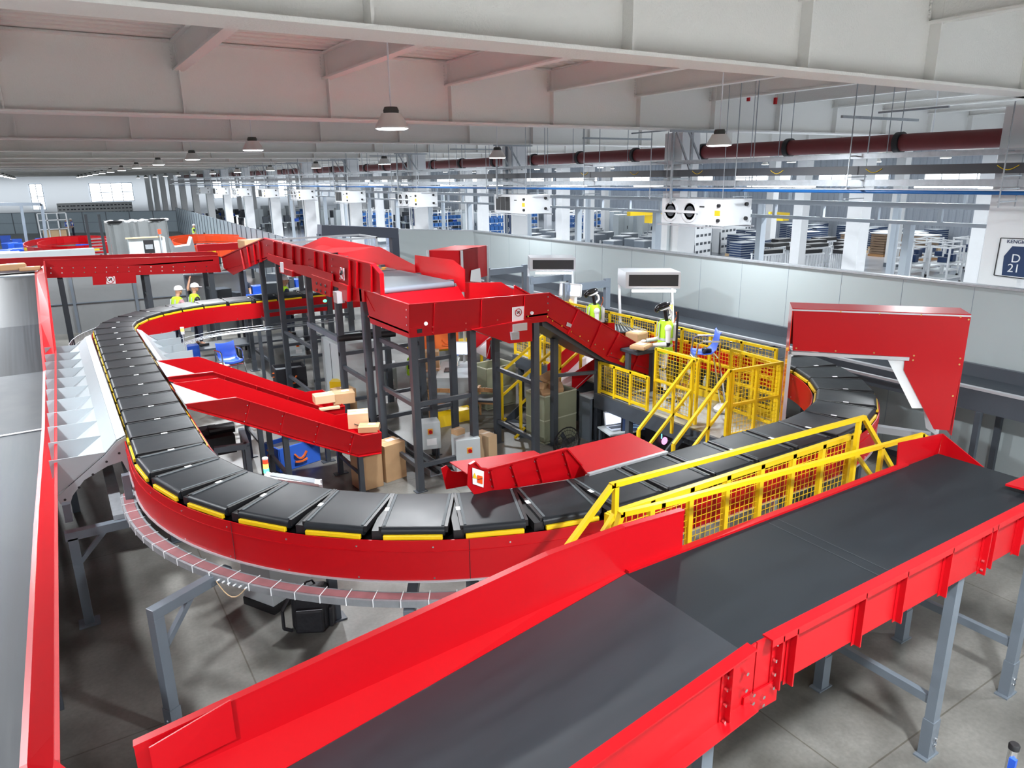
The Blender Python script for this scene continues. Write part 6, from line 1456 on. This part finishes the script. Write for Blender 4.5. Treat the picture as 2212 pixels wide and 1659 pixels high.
    if hat:
        c = hv+Vector((0, .01, .07)); hb.lathe([(.118*s, 0), (.117*s, .03), (.1*s, .08), (.06*s, .11), (0, .12)], c, 18); hb.box(c+Vector((0, .12*s, .0)), (.17*s, .1*s, .012), 0, -.2)
        o = mk('hard_hat', hb, helmet, None, True); o.parent = t
        o = mk('chin_strap', MB().tube([hv+Vector((-.08*s, 0, .06)), hv+Vector((-.05*s, .04, -.07)), hv+Vector((.05*s, .04, -.07)), hv+Vector((.08*s, 0, .06))], .006, 5), black); o.parent = t
    else:
        o = mk('hair', hb.ell(hv+Vector((0, -.012, .055)), (.083*s, .1*s, .1*s), 14), mat('black_hair', (.012, .01, .01), .6), None, True); o.parent = t
    o = mk('shoes', MB().box(P(legs[0][1][0], legs[0][1][1]+.07, .04), (.1*s, .27*s, .08)).box(P(legs[1][1][0], legs[1][1][1]+.07, .04), (.1*s, .27*s, .08)), black, None, False, .02); o.parent = t
    t.rotation_euler = (0, 0, heading); return t
LEFT = math.atan2(.531, -.847)-math.pi/2   # local +Y towards picture left
t = thing('added_step_platform', 'added low dark step platform behind the back straight of the loop, under the helmeted workers', 'platform', (3, 21.8, 0)); mk('deck_plate', MB().b2(2.0, 6.5, 21.3, 22.3, .42, .47), steel, t)  # unseen platform, added to raise the helmeted workers above the loop
for x in (2.1, 4.2, 6.4): mk('leg', MB().b2(x-.04, x+.04, 21.4, 21.48, 0, .42).b2(x-.04, x+.04, 22.1, 22.18, 0, .42), steel, t)
q = AY(370, 617, 21.7); person((q.x, 21.7, .47), math.radians(-60), 'person in white helmet and lime vest looking down behind the back bend', bend=.22, shirt=mat('pink_shirt', (.55, .3, .33), .8))
q = AY(414, 612, 21.85); person((q.x, 21.85, .47), math.radians(-75), 'person in white helmet raising an arm behind the back bend', shirt=black, la=((-.3, .0, 1.62), (-.26, .06, 1.85)))
q = AY(609, 606, 21.8); person((q.x, 21.8, .47), math.radians(-80), 'person in white helmet half hidden behind the legs of the humped conveyor', bend=.05)
q = AY(628, 628, 23.0); person((q.x, 23.3, 0), math.radians(-100), 'bending person whose white helmet shows low behind the humped conveyor legs', bend=.5, H=1.6)
q = AY(521, 600, 27.5); person((q.x, 27.5, 0), math.radians(180), 'person in dark shorts and lime vest standing beyond the humped conveyor, head hidden', hat=False)
q = AZ(147, 513, 0); person((q.x, 81, 0), math.radians(-70), 'far person in blue vest and khaki trousers beside the wire cage, left of two', vestm=bluep, trousers=khaki, shirt=white)
q = AZ(157, 513, 0); person((q.x+.15, 81.5, 0), math.radians(100), 'far person in white helmet and blue vest beside the wire cage, right of two', vestm=bluep, shirt=white)
q = AZ(368, 512, .0); person((q.x, 62, 0), math.radians(-90), 'far person in lime vest standing right of the grey booth', trousers=denim)
q = AZ(385, 516, .0); person((q.x-.2, 58, 0), math.radians(-90), 'far person in lime vest seated at a table right of the grey booth', hat=False, pose='sit')
q = AZ(927, 475, 0); person((AY(927, 465, 60).x, 60, .0), 0, 'tiny far person in lime vest among the columns of the right hall')
# seated worker at the desk
person((6.55, 14.75, 0), math.radians(-122), 'seated person in black shirt and khaki trousers typing at the desk', pose='sit', trousers=khaki, shirt=black, hat=False,
       la=((-.24, .2, .78), (-.14, .5, .82)), ra=((.26, .22, .78), (.15, .52, .82)))
# humanoid robots
rw = mat('robot_white', (.78, .79, .8), .25); rk = mat('robot_black', (.01, .01, .012), .15)
def robot(loc, heading, label, H=1.7, arms='work'):
    t = thing('humanoid_robot', label, 'robot', (0, 0, 0)); s = H/1.7
    def mkr(n, mb, m, sm=True): return mk(n, mb, m, t, sm)
    V = lambda x, y, z: V3(x*s, y*s, z*s)
    # long curved black visor head
    hd = MB(); R = Matrix.Rotation(-.35, 3, 'X')
    hd.ell(V(0, .07, 1.63), (.075*s, .15*s, .06*s), 18, R).ell(V(0, .17, 1.57), (.06*s, .05*s, .06*s), 14)
    mkr('visor_head', hd, rk)
    mkr('head_bracket', MB().tube([V(0, -.02, 1.6), V(0, -.09, 1.54), V(0, -.1, 1.46), V(0, -.04, 1.4)], .022*s, 10).ell(V(0, .02, 1.585), (.08*s, .11*s, .02*s), 14, R), rw)
    mkr('neck', MB().tube([V(0, .02, 1.55), V(0, -.0, 1.44), V(0, -.02, 1.34)], .035*s, 10), rk)
    tor = MB(); secs = [(.9, .13, .1), (1.0, .14, .11), (1.15, .17, .12), (1.28, .18, .12), (1.35, .12, .09)]
    n = 16; 
    for z, a, b in secs: tor.v += [tuple(V(a*math.cos(2*math.pi*i/n), b*math.sin(2*math.pi*i/n), z)) for i in range(n)]
    for k in range(len(secs)-1): tor.f += [(k*n+i, k*n+(i+1) % n, (k+1)*n+(i+1) % n, (k+1)*n+i) for i in range(n)]
    tor.f += [tuple(range(n))[::-1], tuple(range((len(secs)-1)*n, len(secs)*n))]
    mkr('torso', tor, rw)
    vs = MB(); secs = [(.78, .19, .17), (.9, .165, .135), (1.0, .165, .13), (1.15, .19, .14), (1.3, .185, .135), (1.37, .11, .1)]
    for z, a, b in secs: vs.v += [tuple(V(a*math.cos(2*math.pi*i/n)*(1+.05*math.sin(3*i)), b*math.sin(2*math.pi*i/n), z)) for i in range(n)]
    for k in range(len(secs)-1): vs.f += [(k*n+i, k*n+(i+1) % n, (k+1)*n+(i+1) % n, (k+1)*n+i) for i in range(n)]
    vo = mkr('hi_viz_vest', vs, hiviz)
    rb = MB()
    for z, a, b in ((.92, .175, .142), (1.04, .178, .14)):
        for i in range(n): p, q = 2*math.pi*i/n, 2*math.pi*(i+1)/n; rb.bar(V(a*math.cos(p), b*math.sin(p), z), V(a*math.cos(q), b*math.sin(q), z), .008, .045)
    for sx in (-.1, .1): rb.bar(V(sx, .145, 1.05), V(sx, .13, 1.33), .045, .01, (0, 1, 0)).bar(V(sx, -.145, 1.05), V(sx, -.13, 1.33), .045, .01, (0, 1, 0))
    o = mk('reflective_strip', rb, reflect); o.parent = vo
    for sx in (-1, 1):
        sh, el, wr = V(sx*.22, 0, 1.26), V(sx*.25, .0, .98), V(sx*.19, .3, .95) if arms == 'work' else V(sx*.23, .1, .74)
        d = (wr-el).normalized()
        mkr('shoulder', MB().ell(sh, (.065*s, .065*s, .07*s), 14), rw)
        mkr('upper_arm', MB().cyl(sh, el, .05*s, .042*s, 14), rw); mkr('elbow', MB().ell(el, (.05*s, .05*s, .055*s), 12), rk)
        mkr('forearm', MB().cyl(el, wr, .042*s, .034*s, 14), rw)
        hn = MB().ell(wr+d*.06, (.03*s, .05*s, .03*s), 10)
        side = V3(1, 0, 0)
        for i in range(4):
            a = wr+d*.1+side*(-.03+.02*i); hn.tube([a, a+d*.04+V3(0, 0, -.006), a+d*.07+V3(0, 0, -.025)], .008, 6)
        a = wr+d*.04-side*sx*.04; hn.tube([a, a+d*.035-side*sx*.015, a+d*.06-side*sx*.005], .009, 6)
        mkr('hand', hn, rw)
        hp, kn, an = V(sx*.1, 0, .86), V(sx*.11, .03, .48), V(sx*.11, -.02, .08)
        mkr('thigh', MB().cyl(hp, kn, .07*s, .05*s, 14), rw); mkr('knee', MB().ell(kn, (.055*s, .055*s, .06*s), 12), rk); mkr('shin', MB().cyl(kn, an, .05*s, .035*s, 14), rw)
        mk('foot', MB().box(V(sx*.11, .04, .03), (.09*s, .24*s, .06*s)), rk, t, bevel=.015)
    mkr('pelvis', MB().ell(V(0, 0, .86), (.15*s, .1*s, .09*s), 14), rk)
    mkr('back_pack_unit', MB().box(V(0, -.16, 1.15), (.2*s, .08*s, .3*s)), rw)
    mkr('red_cable', MB().tube([V(.06, -.16, 1.3), V(.1, -.22, 1.42), V(.08, -.2, 1.5)], .008, 6), orangef)
    t.location = loc; t.rotation_euler = (0, 0, heading); return t
q = AX(1440, 655, 9.45); robot((9.45, q.y, 1.0), LEFT, 'humanoid robot in lime vest reaching over parcels, nearer of the two, by the yellow fence', q.z-1.0+.02)
q = AX(1284, 625, 9.5); robot((9.5, q.y, 1.0), LEFT+.15, 'humanoid robot in lime vest behind the dark red ramp, farther of the two', q.z-1.0+.02, 'down')
q = AX(1463, 700, 9.2); single('black_mast', MB().cyl((9.2, q.y, 1.0), (9.2, q.y, AX(1465, 672, 9.2).z), .02, n=10).box((9.2, q.y, 1.02), (.2, .2, .03)), black, 'thin black mast standing right of the nearer robot', 'mast')
# ================================================================ RIGHT HALL STOCK
def proto_thing(name, cat): return thing(name, 'x', cat, (0, 0, 0))
def scatter(pr, spots, label, group):
    for i, (x, y, rz) in enumerate(spots):
        if i == 0: pr.location = (x, y, 0); pr.rotation_euler = (0, 0, rz); pr['label'] = label; pr['group'] = group
        else: dup(pr, (x, y, 0), rz, label, group)
TAKEN = [(14.2+8*r, 6.15+8.05*k, .9) for r in range(4) for k in range(17)]+[(16.52, 5.2+4.1*i, .6) for i in range(14)]+[(26.07, 9.2+6*i, .6) for i in range(12)]
def free(x, y, r=.85):
    if x > 48.6 or (12 < x < 13.9) or (x < 12.5 and 68 < y < 100): return False
    return all(math.hypot(x-a, y-b) > r+c for a, b, c in TAKEN)
def zone(x0, x1, y0, y1, n, rz=0, jit=.2, rows=2):
    out = []
    for i in range(n):
        for tr in range(40):
            q = AZ(random.uniform(x0, x1), random.uniform(min(y0, y1)-1-tr*.1, max(y0, y1)+1+tr*.1), 0)
            if free(q.x, q.y): TAKEN.append((q.x, q.y, .8)); out.append((q.x, q.y, rz+random.uniform(-jit, jit))); break
    return out
def zone_old(x0, x1, y0, y1, n, rz=0, jit=.2, rows=2):
    out = []
    for i in range(n):
        f = (i//rows+.5)/max(1, math.ceil(n/rows)); px = x0+(x1-x0)*f+random.uniform(-3, 3); py = y0+(y1-y0)*((i % rows)+.5)/rows
        q = AZ(px, py, 0); out.append((q.x, q.y, rz+random.uniform(-jit, jit)))
    return out
pr = proto_thing('tube_cart', 'cart'); mb = MB(); w, d, h = 1.3, .8, 1.7
for x in (-w/2, w/2):
    for y in (-d/2, d/2): mb.b2(x-.035, x+.035, y-.035, y+.035, .12, h)
for z in (.3, .95, 1.65): mb.b2(-w/2, w/2, -d/2-.03, -d/2+.03, z-.03, z+.03).b2(-w/2, w/2, d/2-.03, d/2+.03, z-.03, z+.03).b2(-w/2-.03, -w/2+.03, -d/2, d/2, z-.03, z+.03).b2(w/2-.03, w/2+.03, -d/2, d/2, z-.03, z+.03)
mk('tube_frame', mb, white, pr); mk('shelf', MB().b2(-w/2, w/2, -d/2, d/2, .95, .98).b2(-w/2, w/2, -d/2, d/2, .3, .33), boxgrey, pr); mk('blue_part', MB().b2(-.4, -.1, -.2, .2, .98, 1.2).b2(.15, .45, -.2, .2, .98, 1.3), navy, pr)
mk('caster', MB().ell((-w/2, -d/2, .06), (.06, .06, .06), 8).ell((w/2, -d/2, .06), (.06, .06, .06), 8).ell((-w/2, d/2, .06), (.06, .06, .06), 8).ell((w/2, d/2, .06), (.06, .06, .06), 8), black, pr)
scatter(pr, zone(1955, 2085, 582, 612, 14), 'white tube-frame cart parked on the shiny floor of the right hall', 'tube carts in the right hall')
pr = proto_thing('tray_stack', 'pallet stack'); mk('pallet', MB().b2(-.6, .6, -.5, .5, 0, .14), cardl, pr)
lay = MB()
for i in range(9): lay.b2(-.55, .55, -.45, .45, .16+i*.13, .25+i*.13)
mk('dark_tray_layers', lay, navy, pr); lw = MB()
for i in range(9): lw.b2(-.57, .57, -.47, .47, .25+i*.13, .285+i*.13)
mk('pale_tray_rim', lw, galv, pr)
scatter(pr, zone(1700, 1765, 520, 545, 8)+zone(1765, 1830, 505, 525, 8)+zone(2000, 2150, 510, 536, 26)+zone(1590, 1640, 540, 570, 8)+zone(1845, 1990, 525, 545, 14), 'stack of dark stacked trays with pale rims on a pallet in the right hall', 'tray stacks in the right hall')
pr = proto_thing('tray_stack', 'pallet stack'); mk('pallet', MB().b2(-.6, .6, -.5, .5, 0, .14), wood, pr)
lay = MB()
for i in range(8): lay.b2(-.55, .55, -.45, .45, .16+i*.15, .28+i*.15)
mk('brown_tray_layers', lay, mat('tray_brown', (.25, .17, .11), .6), pr); mk('plastic_wrap', MB().b2(-.62, .62, -.52, .52, 1.36, 1.42), white, pr)
scatter(pr, zone(1835, 1990, 535, 552, 12, jit=.05)+zone(1960, 2010, 540, 560, 4), 'brown tray stack under white wrapping in the right hall', 'wrapped tray stacks in the right hall')
pr = proto_thing('roller_cart', 'cart'); mb = MB()
for i in range(8): mb.b2(-.7+.2*i-.03, -.7+.2*i+.03, -.4, -.34, 0, 1.1).b2(-.7+.2*i-.03, -.7+.2*i+.03, .34, .4, 0, 1.1)
mb.b2(-.75, .75, -.42, -.36, 1.05, 1.12).b2(-.75, .75, .36, .42, 1.05, 1.12)
mk('white_uprights', mb, white, pr); mk('black_rollers', MB().b2(-.7, .7, -.3, .3, 1.12, 1.3), black, pr)
scatter(pr, zone(1655, 1830, 560, 595, 16), 'row of white upright tube frames with black rollers in the right hall', 'roller carts in the right hall')
pr = proto_thing('perforated_rack', 'rack'); mb = MB().b2(-1, 1, -.3, .3, .1, 2.3)
mk('white_panel', mb, white, pr); hl = MB()
for i in range(4):
    for j in range(4): hl.b2(-.85+.48*i, -.55+.48*i, -.31, -.3, .4+.48*j, .55+.48*j)
mk('oval_slot', hl, steel, pr); mk('side_leg', MB().bar((-1.05, -.3, 0), (-.9, -.2, 2.3), .08).bar((1.05, -.3, 0), (.9, -.2, 2.3), .08), steel, pr)
scatter(pr, zone(1505, 1660, 545, 560, 5, .3, .1, 1)+zone(1540, 1600, 520, 535, 3, .3, .1, 1)+[(AY(x, 440, 121).x, 121, 0) for x in (140, 172, 204, 236, 268)], 'white perforated panel rack standing behind the columns', 'perforated racks')
pr = proto_thing('steel_enclosure', 'cabinet'); mk('body', MB().b2(-.45, .45, -.4, .4, .05, 1.05), midsteel, pr); mk('top', MB().b2(-.47, .47, -.42, .42, 1.05, 1.1), galv, pr); mk('label_plate', MB().b2(-.1, .1, -.41, -.4, .5, .7), paper, pr)
scatter(pr, zone(1130, 1290, 528, 552, 18, .2, .05)+zone(1300, 1410, 535, 560, 10, .2, .1), 'dark grey steel enclosure in rows on the floor of the right hall', 'steel enclosures in the right hall')
pr = proto_thing('tall_cabinet', 'cabinet'); mk('body', MB().b2(-.5, .5, -.4, .4, .05, 2.0), boxgrey, pr, bevel=.02); mk('door_handle', MB().b2(.3, .34, -.43, -.4, .9, 1.15), black, pr); mk('door_seam', MB().b2(-.005, .005, -.405, -.4, .1, 1.95), steel, pr)
scatter(pr, zone(985, 1045, 500, 510, 6, .3, .05, 1)+zone(560, 640, 480, 492, 5)+zone(1320, 1400, 510, 520, 5)+zone(700, 760, 490, 500, 3), 'tall pale grey cabinet standing in the right hall', 'tall cabinets in the right hall')
pr = proto_thing('blue_shelf', 'shelf'); mb = MB()
for x in (-1, 1):
    for y in (-.3, .3): mb.b2(x-.04, x+.04, y-.04, y+.04, 0, 2.2)
for z in (.2, .8, 1.4, 2.0): mb.b2(-1, 1, -.3, .3, z-.02, z+.02)
mk('shelf_frame', mb, white, pr); bn = MB()
for z in (.22, .82, 1.42):
    for i in range(5): bn.b2(-.95+.39*i, -.62+.39*i, -.28, .28, z, z+.3)
mk('blue_bins', bn, mat('bin_blue', (.03, .14, .42), .45), pr)
scatter(pr, zone(790, 830, 490, 505, 4)+zone(1030, 1075, 505, 515, 4)+zone(930, 975, 495, 510, 3)+zone(1215, 1290, 505, 520, 6)+zone(640, 700, 482, 494, 4)+zone(1110, 1150, 500, 510, 3), 'white shelf with blue bins in the right hall', 'blue bin shelves in the right hall')
pr = proto_thing('machine_bench', 'bench'); mk('bench_top', MB().b2(-.9, .9, -.4, .4, .8, .86), boxgrey, pr); mk('leg', MB().b2(-.85, -.78, -.35, .35, 0, .8).b2(.78, .85, -.35, .35, 0, .8), steel, pr)
mk('dark_machine', MB().b2(-.6, -.1, -.3, .3, .86, 1.5).b2(.1, .35, -.2, .3, .86, 1.3), steel, pr); mk('blue_part', MB().b2(.4, .8, -.25, .25, .86, 1.15), bluep, pr)
scatter(pr, zone(350, 560, 474, 492, 16)+zone(580, 900, 476, 500, 20)+zone(900, 1100, 490, 505, 8)+zone(1400, 1440, 520, 545, 3)+zone(20, 70, 500, 512, 2)+zone(1240, 1420, 500, 515, 8)+[(5, 26, .2), (6.6, 26.6, 1.4), (8.2, 25.6, .1), (5.8, 28.4, 0), (7.6, 29, .5)], 'work bench with dark machine parts among the columns', 'work benches among the columns')
t = thing('crane', 'yellow overhead hoist beam in the right hall', 'crane', AY(1395, 462, 22)); q0 = AY(1358, 462, 22); q1 = AY(1432, 458, 22)
mk('beam', MB().bar(q0, q1, .2, .16), yellow, t); mk('hoist', MB().box((q0*.3+q1*.7)+V3(0, 0, -.25), (.5, .4, .3)), yellow, t)
t = thing('crane', 'second yellow hoist in the right hall, behind the nearest air unit', 'crane', AY(1680, 462, 16)); q0 = AY(1662, 460, 16); q1 = AY(1704, 462, 16); mk('beam', MB().bar(q0, q1, .08, .08), yellow, t); mk('hoist', MB().box((q0+q1)/2+V3(.2, 0, -.15), (.3, .25, .18)), yellow, t)
t = thing('step_ladder', 'aluminium step ladder standing beyond the white partition', 'ladder', AZ(1412, 540, 0)); q = AZ(1412, 545, 0)
lm = MB()
for s_ in (-1, 1): lm.bar((q.x+s_*.45, q.y-.5, 0), (q.x+s_*.22, q.y, 2.6), .08).bar((q.x+s_*.45, q.y+.6, 0), (q.x+s_*.22, q.y, 2.6), .06)
for i in range(7): f = i/7; lm.bar((q.x-.45+.23*f, q.y-.5+.5*f, 2.6*f), (q.x+.45-.23*f, q.y-.5+.5*f, 2.6*f), .08, .04)
mk('ladder_frame', lm, galv, t)
t = thing('wire_cage', 'white wire roll cage beside the two far people in blue vests', 'cage', AZ(125, 520, 0)); q = AZ(122, 521, 0); q = V3(q.x, 78, 0)
cg = MB()
for z in (.2, 1, 1.8, 2.4): cg.b2(q.x-1.1, q.x+1.1, 77.9, 78, z, z+.08)
for x in (-1.1, -.4, .4, 1.1): cg.b2(q.x+x-.05, q.x+x+.05, 77.9, 78, 0, 2.4)
mk('cage_frame', cg, white, t); mk('load', MB().b2(q.x-.9, q.x+.9, 78.1, 79, .2, 1.0), cardl, t)
t = thing('scaffold_frame', 'pale tube goalpost frame at far left', 'frame', AZ(50, 530, 0)); 
Yg = 62; mk('tube_frame', MB().bar(AY(-20, 441, Yg), AY(90, 441, Yg), .2).bar(AY(90, 441, Yg), zz(AY(102, 540, Yg), 0), .2).bar(AY(45, 441, Yg), zz(AY(58, 530, Yg), 0), .18), bluesteel, t)
